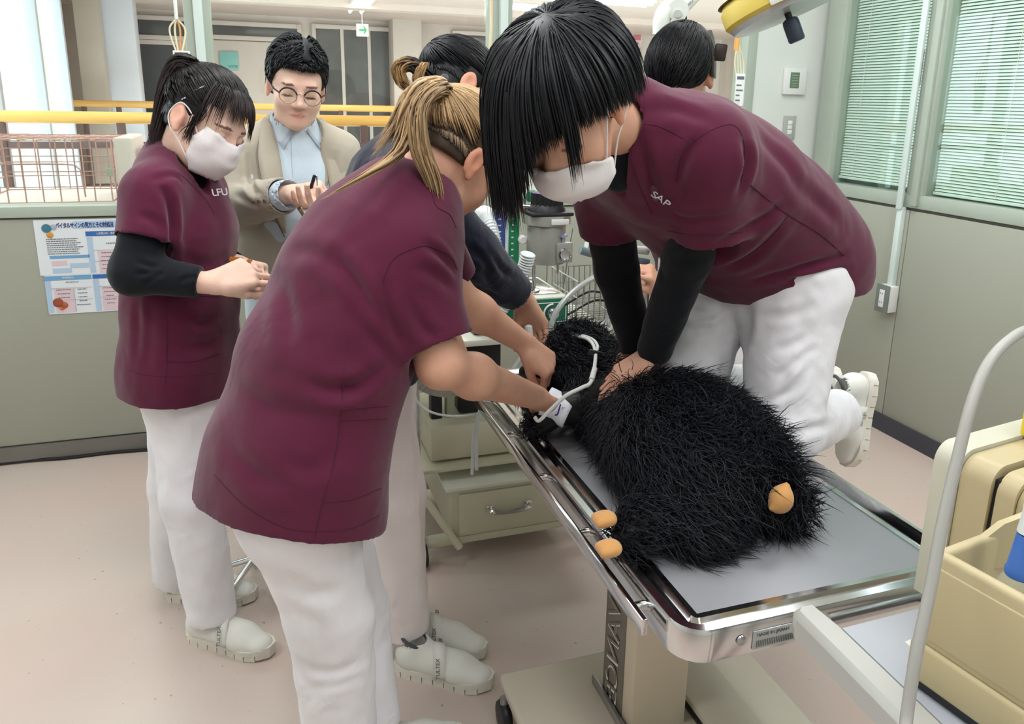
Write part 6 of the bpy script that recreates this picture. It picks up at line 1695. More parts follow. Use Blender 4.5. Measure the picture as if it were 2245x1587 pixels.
# vaporizer on a chrome post
vp = empty('vaporizer', (0.832, 2.30, 0.824), 'grey metal anaesthetic vaporizer with black dial on a chrome post', 'vaporizer')
vc = A3(0.832, 2.285, 0)
MB().lathe(vc+Z*0.915, Z, [(0.058, 0), (0.060, 0.004), (0.060, 0.118), (0.058, 0.122)], 32).build('body', M_GREYMET, vp)
m = MB()
pts8 = [(vc[0]+0.074*math.cos(t), vc[1]+0.074*math.sin(t), 1.036) for t in np.arange(8)*math.pi/4+math.pi/8]
m.prism(pts8, (0, 0, 0.028)).build('head_block', M_GREYMET, vp)
MB().box((vc[0]-0.068, vc[1]-0.060, 1.064), (vc[0]+0.068, vc[1]+0.060, 1.076), 0.005).build('black_plate', M_BLACK, vp)
n_ = 20; m = MB()
ring0 = [(vc[0]+(0.050 if k % 2 else 0.045)*math.cos(2*math.pi*k/(2*n_)), vc[1]+(0.050 if k % 2 else 0.045)*math.sin(2*math.pi*k/(2*n_)), 1.092) for k in range(2*n_)]
m.prism(ring0, (0, 0, 0.038)); m.build('dial_knob', M_BLACK, vp)
MB().lathe(vc+Z*1.074, Z, [(0.058, 0), (0.056, 0.010), (0.047, 0.022)], 30).build('dial_skirt', M_BLACK, vp)
MB().lathe(vc+Z*1.1295, Z, [(0.044, 0), (0.040, 0.003)], 28).build('dial_cap', mat('dial_violet', (120, 110, 160), rough=0.25, metal=0.5), vp)
MB().box((vc[0]-0.010, vc[1]-0.0765, 1.042), (vc[0]+0.045, vc[1]-0.070, 1.058), 0.001).build('white_tag', M_PLASTICW, vp)
MB().box((vc[0]+0.012, vc[1]-0.066, 0.924), (vc[0]+0.064, vc[1]-0.040, 0.985), 0.003).build('filler_block', M_GREYMET, vp)
MB().lathe((vc[0]+0.038, vc[1]-0.066, 0.950), (0, -1, 0), [(0.020, 0), (0.020, 0.004), (0.016, 0.005), (0.015, 0.002), (0.001, 0.002)], 22).build('filler_port', M_CHROME, vp)
MB().lathe((vc[0]+0.036, vc[1]-0.052, 0.985), Z, [(0.004, 0), (0.004, 0.014), (0.013, 0.016), (0.013, 0.024), (0.009, 0.027)], 16).build('filler_screw', mat('screw_violet', (190, 190, 225), rough=0.25, metal=0.6), vp)
for q in (-0.022, 0.0): MB().cyl((vc[0]-0.035+q, 2.29, 0.822), (vc[0]-0.035+q, 2.29, 0.93), 0.006, n=12).build('chrome_post', M_CHROME, vp)
MB().lathe((vc[0]-0.046, 2.29, 0.824), Z, [(0.030, 0), (0.030, 0.006), (0.014, 0.010), (0.012, 0.030)], 20).build('post_base', M_CHROME, vp)
MB().cyl((vc[0]+0.045, vc[1]+0.01, 0.875), (vc[0]+0.045, vc[1]+0.01, 0.917), 0.004, n=8).build('drain_pipe', M_GREYMET, vp)
# oxygen flow meter block
fm = empty('flow_meter', (0.715, 2.33, 0.90), 'clear flow meter with blue and green scales beside the vaporizer', 'flow meter')
fxa, fxb, fy = P(1082, 520, 2.30)[0], P(1142, 520, 2.30)[0], 2.30
MB().box((fxa, fy, 1.075), (fxb, fy+0.05, 1.105), 0.003).build('top_block', M_GREYMET, fm)
wf = fxb-fxa
MB().box((fxa+0.004, fy+0.004, 0.90), (fxa+wf*0.46, fy+0.03, 1.076), 0.002).build('blue_scale', mat('scale_blue', (58, 78, 140), rough=0.4), fm)
MB().box((fxa+wf*0.54, fy+0.004, 0.90), (fxb-0.004, fy+0.03, 1.076), 0.002).build('green_scale', mat('scale_green', (28, 128, 84), rough=0.4), fm)
MB().cyl((fxa+wf*0.5, fy+0.006, 0.90), (fxa+wf*0.5, fy+0.006, 1.076), 0.006, n=12).build('flow_tube', M_CLEAR, fm)
for k in range(8):
    zz = 0.915+0.019*k
    MB().box((fxa+wf*0.66, fy+0.0025, zz), (fxa+wf*0.74, fy+0.0045, zz+0.004)).build('scale_mark', M_PLASTICW, fm)
    if k > 2: MB().box((fxa+wf*0.18, fy+0.0025, zz), (fxa+wf*0.28, fy+0.0045, zz+0.004)).build('scale_mark', M_PLASTICW, fm)
MB().box((fxa-0.005, fy+0.02, 0.715), (fxb+0.005, fy+0.045, 0.905), 0.003).build('back_plate', mat('plate_dark', (60, 66, 66), rough=0.5), fm)
for zz in (0.985, 1.085): MB().cyl((fxb-0.002, fy+0.02, zz), (0.79, fy+0.0, zz), 0.008, n=12).build('connector_pipe', M_CHROME, fm)
MB().lathe((fxb+0.005, fy+0.015, 0.985), (0, -1, 0), [(0.010, 0), (0.014, 0.004), (0.014, 0.022), (0.010, 0.026)], 16).build('valve_knob', M_PLASTICW, fm)
MB().lathe((fxb+0.045, fy+0.02, 1.10), Z, [(0.02, 0), (0.024, 0.01), (0.020, 0.028), (0.006, 0.034)], 20).build('green_knob', M_GREEN, fm)
# corrugated breathing hoses
def corrugated(name, pts, r, par=None, m=None, pitch=0.0085, amp=0.12):
    g = np.array(spline(pts, 14)); L = np.concatenate([[0], np.cumsum(np.linalg.norm(np.diff(g, axis=0), axis=1))])
    n = int(L[-1]/pitch*4); s = np.linspace(0, L[-1], n); q = np.stack([np.interp(s, L, g[:, i]) for i in range(3)], 1)
    tp = 1+amp*np.sin(s/pitch*2*math.pi)
    return MB().tube(q, r, 14, taper=tp).build(name, m or M_CLEAR, par)
ho = empty('breathing_circuit', P(1110, 610, 2.15), 'white corrugated breathing hoses joined in a Y before the flow meter', 'hose')
J = P(1112, 612, 2.14)
corrugated('hose', [P(1062, 475, 2.24), P(1075, 498, 2.19), P(1085, 540, 2.16), P(1092, 580, 2.14)], 0.020, ho)
corrugated('hose', [P(1158, 556, 2.10), P(1150, 585, 2.11), P(1130, 625, 2.12), P(1105, 668, 2.13), P(1085, 695, 2.14), P(1060, 712, 2.17)], 0.020, ho)
MB().tube(spline([P(1092, 580, 2.14), P(1100, 604, 2.135), P(1120, 616, 2.13), P(1140, 604, 2.115)], 5), 0.019, 14, taper=None).build('y_piece', M_PLASTICW, ho)
MB().sphere(P(1062, 474, 2.25), 0.032, 16).build('elbow', M_CLEAR, ho)
h2 = corrugated('grey_hose', [P(905, 770, 2.10), P(908, 812, 2.02), P(940, 842, 2.0), P(990, 850, 2.05), P(1030, 830, 2.15)], 0.024, None, mat('hose_grey', (172, 172, 162), rough=0.5))
tag(h2, 'grey corrugated scavenging hose hanging left of the cart', 'hose')
# wire basket with probe leads
bk = empty('wire_basket', P(1310, 660, 2.20), 'chrome wire basket full of leads on the right of the cart', 'basket')
ba = [P(1245, 642, 2.20), P(1275, 620, 2.40), P(1420, 612, 2.42), P(1400, 650, 2.20)]
bx0, bx1, by0, by1, bz0, bz1 = 0.905, 1.06, 2.19, 2.42, 0.742, 0.868
M_WIRE = mat('basket_wire', (176, 178, 176), rough=0.3, metal=0.8, var=0.03)
for zz in (bz1, (bz0+bz1)/2+0.01, bz0):
    k = 1.0 if zz == bz1 else (0.97 if zz > bz0 else 0.92)
    cxx, cyy = (bx0+bx1)/2, (by0+by1)/2; hx_, hy_ = (bx1-bx0)/2*k, (by1-by0)/2*k
    MB().tube([(cxx-hx_, cyy-hy_, zz), (cxx+hx_, cyy-hy_, zz), (cxx+hx_, cyy+hy_, zz), (cxx-hx_, cyy+hy_, zz)], 0.0024, 6, closed=True).build('rim_wire', M_WIRE, bk)
for k in range(9):
    xx = bx0+(bx1-bx0)*k/8
    for yy in (by0, by1): MB().cyl((xx, yy+(0.008 if yy == by0 else -0.008), bz0), (xx, yy, bz1), 0.0016, n=6).build('wire', M_WIRE, bk)
for k in range(1, 9):
    yy = by0+(by1-by0)*k/9
    for xx in (bx0, bx1): MB().cyl((xx+(0.006 if xx == bx0 else -0.006), yy, bz0), (xx, yy, bz1), 0.0016, n=6).build('wire', M_WIRE, bk)
    MB().cyl((bx0+0.006, yy, bz0), (bx1-0.006, yy, bz0), 0.0016, n=6).build('wire', M_WIRE, bk)
rg = np.random.default_rng(5)
leads = [((1240, 668), (1290, 640), (1330, 640), (1400, 620)), ((1245, 690), (1300, 660), (1340, 660), (1400, 655)), ((1290, 725), (1330, 700), (1360, 690), (1400, 690))]
for i, L_ in enumerate(leads):
    o = MB().tube(spline([P(a, b, 2.20+0.04*k) for k, (a, b) in enumerate(L_)], 6), 0.0035, 8).build('probe_lead', M_BLACK)
    tag(o, ['upper black probe lead in the wire basket', 'middle black probe lead in the wire basket', 'lower black probe lead in the wire basket'][i], 'cable', 'leads in the basket')
for i in range(3):
    o = MB().tube(spline([P(1300+18*i, 735, 2.18), P(1325+12*i, 705-6*i, 2.22), P(1352+9*i, 690-5*i, 2.26), P(1380+6*i, 715, 2.3)], 6), 0.0045, 8).build('clear_tube', M_CLEAR)
    tag(o, ['leftmost pale tube bunched at the right of the wire basket', 'middle pale tube bunched at the right of the wire basket', 'rightmost pale tube bunched at the right of the wire basket'][i], 'tube', 'tubing by the basket')
arch = MB().tube(spline([P(1206, 752, 2.10), P(1208, 715, 2.11), P(1225, 675, 2.12), P(1262, 635, 2.13), P(1312, 605, 2.14), P(1370, 592, 2.16), P(1440, 600, 2.18)], 8), 0.0085, 10).build('arched_hose', mat('hose_silver', (178, 182, 178), rough=0.25, metal=0.2))
tag(arch, 'silver hose arching from the cart over the wire basket', 'hose')
hd = empty('monitor_arm', P(1330, 550, 2.5), 'grey curved handle sticking out behind the kneeling student', 'handle')
MB().tube(spline([P(1272, 548, 2.42), P(1300, 556, 2.42), P(1350, 566, 2.44), P(1420, 575, 2.46)], 5), 0.014, 12).build('handle_bar', mat('handle_grey', (124, 140, 148), rough=0.4), hd)
MB().tube([P(1285, 538, 2.44), P(1350, 542, 2.45), P(1420, 550, 2.46)], 0.014, 12).build('handle_sleeve', M_PLASTICW, hd)
MB().cyl((P(1420, 575, 2.46)[0], 2.46, 0.0), P(1420, 575, 2.46), 0.012, n=12).build('support_pole', M_STEEL, hd)
for i, pts in enumerate(([(1255, 500), (1245, 560), (1236, 620), (1228, 660)], [(1150, 770), (1110, 830), (1060, 900), (1040, 950), (1035, 1040)], [(1075, 860), (1052, 900), (1045, 960), (1045, 1030)], [(905, 840), (915, 880), (950, 905), (1010, 912), (1090, 900)])):
    yy = (2.40, 2.12, 2.10, 2.13)[i]
    o = MB().tube(spline([P(a, b, yy) for (a, b) in pts], 6), (0.0028, 0.0055, 0.0055, 0.0035)[i], 8).build('tube_line', M_CLEAR if i else M_STEEL)
    tag(o, ['thin grey line hanging right of the vaporizer', 'longer white tube running down behind the student arm to the cart', 'shorter white tube hanging beside the cart post', 'thin white lead slung across the cart below the grey hose'][i], 'tube')
sy = MB().lathe(P(1158, 712, 1.845), unit(CD(0.1, 1, 0.1)), [(0.004, 0), (0.010, 0.004), (0.010, 0.030), (0.016, 0.034), (0.016, 0.050)], 14).build('airway_connector', M_PLASTICW)
tag(sy, 'white airway connector under the fingers of the student in navy', 'connector')
# ================================================================== wall fittings
# poster with a table of vital signs on the back wall
pc = [(72, 483), (300, 467), (302, 678), (102, 690)]
W = [P(a, b, YB-0.003) for a, b in pc]
px_w = P(340, 480, YB-0.003)[0]
X0, X1, Z0, Z1 = W[0][0], W[0][0]+0.42, W[3][2]+0.0, W[0][2]
po = empty('poster', ((X0+X1)/2, YB-0.003, Z0), 'white and blue vital signs poster on the low wall behind the standing student', 'poster')
M_PAPER = mat('poster_paper', (226, 232, 236), rough=0.45, var=0.01)
def PR(u, v, off=0.0): return A3(X0+(X1-X0)*u+0.012*(1-2*0)*0, YB-0.004-off, Z1-(Z1-Z0)*v)
def quad(name, u0, v0, u1, v1, m, off, par):
    a, b = PR(u0, v1, off), PR(u1, v0, off)
    return MB().box((a[0], a[1], a[2]), (b[0], a[1]+0.0004, b[2])).build(name, m, par)
sh = MB()
sh.box((X0, YB-0.0035, Z0+(Z1-Z0)*0.42), (X1, YB-0.0015, Z1)); up_sheet = sh.build('upper_sheet', M_PAPER, po)
lo_sheet = MB().box((X0+0.012, YB-0.0030, Z0), (X1+0.012, YB-0.0012, Z0+(Z1-Z0)*0.425)).build('lower_sheet', M_PAPER, po)
B1, B2, B3 = mat('print_blue', (58, 106, 176), var=0), mat('print_sky', (110, 164, 208), var=0), mat('print_pale_blue', (178, 202, 226), var=0)
PK, INK, NAVY = mat('print_pink', (222, 198, 206), var=0), mat('poster_text', (104, 108, 116), var=0), mat('print_navy', (34, 58, 120), var=0)
quad('title_band', 0.30, 0.02, 1.0, 0.095, B3, 0.0006, up_sheet)
text_obj('title', 'バイタルサインの見方とその対処法', 0.0215, PR(0.165, 0.065, 0.0012), (1, 0, 0), (0, 0, 1), NAVY, up_sheet, space=0.85, bold=0.0006, xs=0.60)
for (u0, u1, v, m, txt) in ((0.39, 0.765, 0.16, B1, '心拍数(HR)・脈拍数(PR)'), (0.775, 1.0, 0.16, B2, '血圧(BP)')):
    quad('heading_band', u0, v-0.03, u1, v+0.02, m, 0.0006, up_sheet); text_obj('heading', txt, 0.010, PR((u0+u1)/2, v-0.005, 0.0012), (1, 0, 0), (0, 0, 1), M_PLASTICW, up_sheet, align='CENTER', xs=0.8)
quad('heading_band', 0.09, 0.375, 0.40, 0.405, B2, 0.0006, up_sheet)
for u in (0.395, 0.78): quad('side_band', u, 0.19, u+0.045, 0.57, B3, 0.0006, up_sheet)
quad('tint_block', 0.47, 0.33, 0.61, 0.57, PK, 0.0005, up_sheet)
for (u0, u1, v) in ((0.10, 0.22, 0.43), (0.24, 0.39, 0.46), (0.10, 0.25, 0.51)): quad('tint_block', u0, v, u1, v+0.05, PK if u0 == 0.10 and v < 0.45 else B3, 0.0005, up_sheet)
for (u0, u1, v, m, txt) in ((0.025, 0.395, 0.605, B2, '呼吸数(RR)'), (0.405, 0.78, 0.605, B1, '体温(BT)'), (0.79, 1.02, 0.605, B2, 'SpO2')):
    quad('heading_band', u0, v-0.015, u1, v+0.03, m, 0.0006, lo_sheet); text_obj('heading', txt, 0.010, PR((u0+u1)/2, v+0.008, 0.0012), (1, 0, 0), (0, 0, 1), M_PLASTICW, lo_sheet, align='CENTER', xs=0.8)
for u in (0.025, 0.405, 0.79): quad('side_band', u, 0.64, u+0.045, 0.985, B3, 0.0004, lo_sheet)
for (u0, u1) in ((0.09, 0.24), (0.465, 0.60), (0.85, 1.0)): quad('tint_block', u0, 0.72, u1, 0.985, PK, 0.0004, lo_sheet)
rg = np.random.default_rng(2); m = MB()
def text_line(u0, u1, v, h=0.008):
    u = u0
    while u < u1:
        w = rg.uniform(0.008, 0.02); a, b = PR(u, v+h/2, 0.0010), PR(min(u+w, u1), v-h/2, 0.0010)
        m.box((a[0], a[1], a[2]), (b[0], a[1]+0.0003, b[2])); u += w+rg.uniform(0.002, 0.006)
for v in np.arange(0.20, 0.36, 0.022): text_line(0.08, 0.36+rg.uniform(-0.05, 0.01), v)
for (c, v0, v1) in ((0.54, 0.36, 0.56), (0.69, 0.36, 0.55), (0.165, 0.74, 0.84), (0.31, 0.74, 0.95), (0.53, 0.74, 0.95), (0.69, 0.74, 0.95), (0.92, 0.74, 0.95), (0.24, 0.66, 0.70), (0.60, 0.66, 0.70), (0.58, 0.26, 0.27)):
    for v in np.arange(v0, v1, 0.042):
        w = rg.uniform(0.03, 0.06); text_line(c-w, c+w, v)
tx = m.build('small_print', INK, po); tx['kind'] = 'stuff'
m = MB()
for (u, v0, v1) in ((0.61, 0.33, 0.57), (0.765, 0.19, 0.57), (0.245, 0.72, 0.98), (0.60, 0.72, 0.98)):
    a, b = PR(u, v1, 0.0009), PR(u+0.003, v0, 0.0009); m.box((a[0], a[1], a[2]), (b[0], a[1]+0.0003, b[2]))
for (u0, u1, v) in ((0.44, 0.765, 0.33), (0.44, 0.765, 0.45), (0.07, 0.39, 0.72), (0.45, 0.78, 0.72), (0.45, 0.78, 0.84), (0.07, 0.39, 0.85)):
    a, b = PR(u0, v+0.004, 0.0009), PR(u1, v, 0.0009); m.box((a[0], a[1], a[2]), (b[0], a[1]+0.0003, b[2]))
gl = m.build('ruled_lines', mat('rule_grey', (176, 178, 186), var=0), po); gl['kind'] = 'stuff'
for (u, v, col_, r_) in ((0.095, 0.085, (64, 120, 140), 0.020), (0.15, 0.075, (170, 176, 186), 0.013), (0.115, 0.155, (206, 150, 60), 0.014)):
    c = PR(u, v, 0.0010+r_*0.06); MB().lathe(c, (0, -1, 0), [(r_*0.8, 0), (r_*0.75, 0.0004)], 20).build('cartoon_spot', mat('spot_%d' % int(r_*1000), col_, var=0.1, vscale=40), up_sheet)
for (u, v, col_, r_) in ((0.11, 0.875, (150, 74, 44), 0.022), (0.155, 0.905, (178, 96, 60), 0.016), (0.135, 0.93, (206, 120, 70), 0.013)):
    c = PR(u, v, 0.0010+r_*0.06); MB().lathe(c, (0, -1, 0), [(r_*0.8, 0), (r_*0.75, 0.0004)], 20).build('cartoon_spot', mat('spot_r%d' % int(r_*1000), col_, var=0.15, vscale=60), lo_sheet)
# black cable lying along the skirting
o = MB().tube(spline([PZ(-60, 1024, 0.008), PZ(60, 1010, 0.008), PZ(150, 1003, 0.008), PZ(240, 992, 0.008), PZ(340, 984, 0.008), PZ(420, 976, 0.008)], 6), 0.0065, 8).build('floor_cable', M_BLACK)
tag(o, 'black cable lying along the skirting below the poster', 'cable')
# thermostat and light switch on the white pier
a, b = P(1712, 207, YB-0.006), P(1766, 150, YB-0.006)
th = MB().box((a[0], YB-0.026, a[2]), (b[0], YB-0.0055, b[2]), 0.006).build('thermostat', M_PLASTICW); tag(th, 'square white wall thermostat with a green display on the pier', 'thermostat')
a, b = P(1731, 193, YB-0.027), P(1754, 159, YB-0.027)
ds = MB().box((a[0], YB-0.028, a[2]), (b[0], YB-0.0255, b[2]), 0.001).build('display', mat('lcd_green', (104, 128, 104), rough=0.3), th)
for k in range(5):
    zz = a[2]+(b[2]-a[2])*(k+0.7)/6; MB().box((a[0]+0.008, YB-0.0286, zz), (b[0]-0.008, YB-0.0279, zz+0.0035)).build('display_line', mat('lcd_light', (150, 172, 148), var=0), ds)
a, b = P(1713, 305, YB-0.006), P(1744, 254, YB-0.006)
sw = MB().box((a[0], YB-0.016, a[2]), (b[0], YB-0.0055, b[2]), 0.002).build('light_switch', mat('switch_metal', (188, 190, 186), rough=0.4, metal=0.3)); tag(sw, 'narrow metal light switch plate below the thermostat', 'light switch')
for k in range(3):
    zz = a[2]+(b[2]-a[2])*(0.22+0.2*k); xm = (a[0]+b[0])/2
    MB().box((xm-0.012, YB-0.020, zz), (xm+0.012, YB-0.0155, zz+0.020), 0.002).build('rocker', M_PLASTICW, sw)
# wall outlet with surface conduit on the right wall
oc = PX(1955, 655, XR)
ot = empty('wall_outlet', (XR-0.02, oc[1], oc[2]), 'surface mounted power outlet with white conduit on the right wall', 'outlet')
ya_, yb2_ = oc[1]-0.036, oc[1]+0.036
MB().box((XR-0.050, ya_, 0.545), (XR-0.0005, yb2_, 0.660), 0.004).build('box', M_PLASTICW, ot)
pf = MB().box((XR-0.056, ya_-0.002, 0.542), (XR-0.049, yb2_+0.002, 0.664), 0.003).build('cover_plate', mat('outlet_grey', (120, 128, 124), rough=0.4), ot)
MB().box((XR-0.059, oc[1]-0.014, 0.565), (XR-0.055, oc[1]+0.014, 0.642), 0.002).build('socket', M_PLASTICW, ot)
for zz in (0.583, 0.622):
    for q in (-0.006, 0.006): MB().box((XR-0.0596, oc[1]+q-0.001, zz), (XR-0.0588, oc[1]+q+0.001, zz+0.008)).build('slot', M_BLACK, ot)
MB().box((XR-0.026, oc[1]-0.016, 0.655), (XR-0.0006, oc[1]+0.014, 1.0), 0.004).build('conduit', M_FRAME_L, ot)
MB().box((XR-0.034, oc[1]-0.016, 0.99), (XR-0.021, oc[1]+0.014, ZC-0.002), 0.003).build('conduit_upper', M_FRAME_L, ot)
# hanging sign and cord in front of the left blind
c = PX(2014, 150, XR-0.02)
hg = empty('hanging_tag', (XR-0.02, c[1], c[2]), 'grey tag hanging from a chain in front of the narrow blind', 'tag')
MB().box((XR-0.024, c[1]-0.016, c[2]-0.070), (XR-0.014, c[1]+0.016, c[2]+0.070), 0.003).build('tag_body', mat('tag_grey', (150, 148, 146), rough=0.5), hg)
MB().tube([(XR-0.019, c[1], c[2]+0.070), (XR-0.019, c[1]-0.006, c[2]+0.12), (XR-0.019, c[1]-0.012, c[2]+0.19), (XR-0.019, c[1]-0.016, c[2]+0.5)], 0.0022, 6).build('chain', mat('chain_brass', (196, 176, 120), rough=0.4, metal=0.6), hg)
MB().tube([(XR-0.017, c[1]+0.004, c[2]-0.07), (XR-0.017, c[1]+0.010, c[2]-0.20)], 0.0016, 6).build('cord', M_PLASTICW, hg)

# ================================================================== hanging power cords with paper tags
def hang_cord(px, py0, py1, y, label, grp, tagpx, loops=True, orange=False):
    top = P(px, -40, y); top[2] = ZC
    a = P(px, py0, y)
    e = empty('power_reel', (a[0], y, a[2]), label, 'power reel', grp)
    MB().cyl((a[0], y, a[2]), (a[0], y, ZC), 0.006, n=10).build('drop_tube', M_PLASTICW, e)
    k = 4
    for i in range(k):
        w = (i-1.5)*0.010
        b = P(px+6, py1, y)
        MB().tube(spline([a+A3(0, 0, 0.002), (a+b)/2+A3(w*1.6, 0.003*i, 0.02), b+A3(w*0.5, 0, 0)], 8), 0.0032, 6).build('cord_loop', mat('cord_cream', (222, 214, 184), rough=0.5) if i != 2 or not orange else mat('cord_orange', (206, 152, 84), rough=0.5), e)
    c0, c1 = P(tagpx[0], tagpx[3], y-0.012), P(tagpx[2], tagpx[1], y-0.012)
    t = MB().box((c0[0], y-0.013, c0[2]), (c1[0], y-0.011, c1[2]), 0.0004).build('paper_tag', M_PLASTICW, e)
    w_, h_ = c1[0]-c0[0], c1[2]-c0[2]
    MB().box((c0[0]+w_*0.1, y-0.0135, c1[2]-h_*0.16), (c1[0]-w_*0.1, y-0.0129, c1[2]-h_*0.07)).build('tag_heading', INK, t)
    q = MB()
    for i in range(4):
        q.box((c0[0]+w_*0.1, y-0.0135, c1[2]-h_*(0.34+0.14*i)), (c0[0]+w_*rg.uniform(0.5, 0.9), y-0.0129, c1[2]-h_*(0.30+0.14*i)))
    q.build('tag_print', INK, t)['kind'] = 'stuff'
    MB().cyl(b+A3(0, -0.006, 0.0), b+A3(0, -0.006, -0.05), 0.012, n=12).build('plug', M_PLASTICW, e)
hang_cord(387, 42, 118, 3.05, 'cream power cord looped from the ceiling left of the mullion', 'ceiling power cords', (383, 112, 416, 160), orange=True)
hang_cord(1618, 95, 205, 3.0, 'cream power cord hanging beside the white pier', 'ceiling power cords', (1608, 162, 1634, 240))
cb = MB().tube([P(1077, -30, 3.1), P(1077, 60, 3.1), P(1074, 110, 3.1), P(1072, 170, 3.1)], 0.006, 8).build('ceiling_pipe', mat('pipe_ivory', (226, 206, 172), rough=0.4)); tag(cb, 'ivory pipe hanging in front of the middle mullion', 'pipe')
cb = MB().tube([P(1626, -30, 2.9), P(1622, 30, 2.9), P(1614, 110, 2.9)], 0.011, 8).build('orange_hose', mat('orange_hose', (222, 160, 84), rough=0.4)); tag(cb, 'orange gas hose behind the yellow lamp', 'hose')
cb = MB().tube([P(1504, -30, 2.3), P(1504, 40, 2.3), P(1505, 62, 2.3)], 0.003, 8).build('lamp_wire', M_BLACK); tag(cb, 'thin black wire hanging above the slicked black hair', 'wire')

# ================================================================== surgical lamp and its neighbour's arm
def lamp():
    c = P(1735, 5, 1.75)
    n = CD(0.36, 0.90, 0.10)          # the lamp looks down this way
    x = unit(np.cross(n, CD(0, 0, 1))); y = np.cross(n, x)
    e = empty('surgical_lamp', c, 'yellow surgical lamp head with black handle at the top edge', 'surgical lamp')
    M_Y = mat('lamp_yellow', (222, 196, 92), rough=0.35, var=0.02); M_YD = mat('lamp_gap', (90, 74, 30), var=0)
    MB().lathe(c-n*0.085, n, [(0.04, -0.02), (0.10, -0.005), (0.150, 0.02), (0.166, 0.05), (0.166, 0.085), (0.158, 0.095)], 40).build('housing', M_Y, e)
    MB().lathe(c-n*0.055, n, [(0.1655, 0), (0.1672, 0.0015), (0.1655, 0.003)], 40).build('groove', M_YD, e)
    MB().lathe(c+n*0.010, n, [(0.158, 0), (0.150, 0.012), (0.02, 0.020)], 40).build('lens', mat('lamp_lens', (190, 196, 196), rough=0.2), e)
    hb = c+n*0.030-x*0.0
    hc = P(1727, 30, 1.70)
    MB().cyl(hc-n*0.012, hc+n*0.016, 0.008, n=12).build('handle_neck', M_BLACK, e)
    MB().lathe(hc+n*0.012, n, [(0.012, 0), (0.018, 0.004), (0.0195, 0.012), (0.0195, 0.052), (0.017, 0.056)], 20).build('handle', mat('handle_blue_black', (46, 56, 70), rough=0.5), e)
    lb = P(1722, -4, 1.585)
    MB().cyl(c-n*0.09, (c[0]+0.05, c[1]+0.05, ZC), 0.02, n=14).build('suspension_tube', M_PLASTICW, e)
    # label on the rim facing the room
    d = unit(unit(CAMP-c)-n*(unit(CAMP-c)@n)); q = c+d*0.1675-n*0.005
    t = np.cross(d, n); t = t if t@CD(1, 0, 0) > 0 else -t
    R = np.stack([t, d, np.cross(t, d)])
    s = MB().obox(q, (0.085, 0.003, 0.026), Matrix(R.T.tolist()), 0.003).build('label_plate', M_PLASTICW, e)
    text_obj('label_lettering', 'SKYLUX', 0.017, q+d*0.0025, t, -n, mat('label_red', (150, 50, 50), var=0), s, align='CENTER')
lamp()
def lamp_arm():
    y = 2.2
    e = empty('swing_lamp', P(1470, 30, y), 'white jointed swing lamp at the top edge above the slicked black hair', 'lamp')
    M_W = mat('arm_white', (232, 238, 234), rough=0.4, var=0.01)
    a, b, c = P(1453, 62, y), P(1458, 22, y), P(1487, 18, y)
    MB().tube(spline([P(1450, 75, y), P(1452, 40, y), P(1468, 18, y), P(1490, 8, y)], 6), 0.026, 14).build('elbow_tube', M_W, e)
    MB().cyl(P(1487, 22, y-0.035), P(1487, 22, y+0.03), 0.030, n=24).build('joint_housing', M_W, e)
    MB().cyl(P(1486, 30, y-0.038), P(1486, 30, y-0.030), 0.011, n=18).build('joint_cap', mat('joint_grey', (196, 202, 198), rough=0.4), e)
    top = P(1540, -30, y)
    MB().tube([P(1487, 20, y), top, (top[0]+0.15, y, ZC)], 0.026, 14).build('upper_arm', M_W, e)
    MB().cyl(P(1476, 58, y), P(1476, 68, y), 0.018, n=14).build('red_collar', mat('collar_red', (170, 80, 84), rough=0.5), e)
    text_obj('arm_lettering', 'TAKARA', 0.012, P(1508, 12, y-0.028), CD(0.75, -0.65, 0), CD(0.65, 0.75, 0)*-1, INK, e, align='CENTER')
lamp_arm()

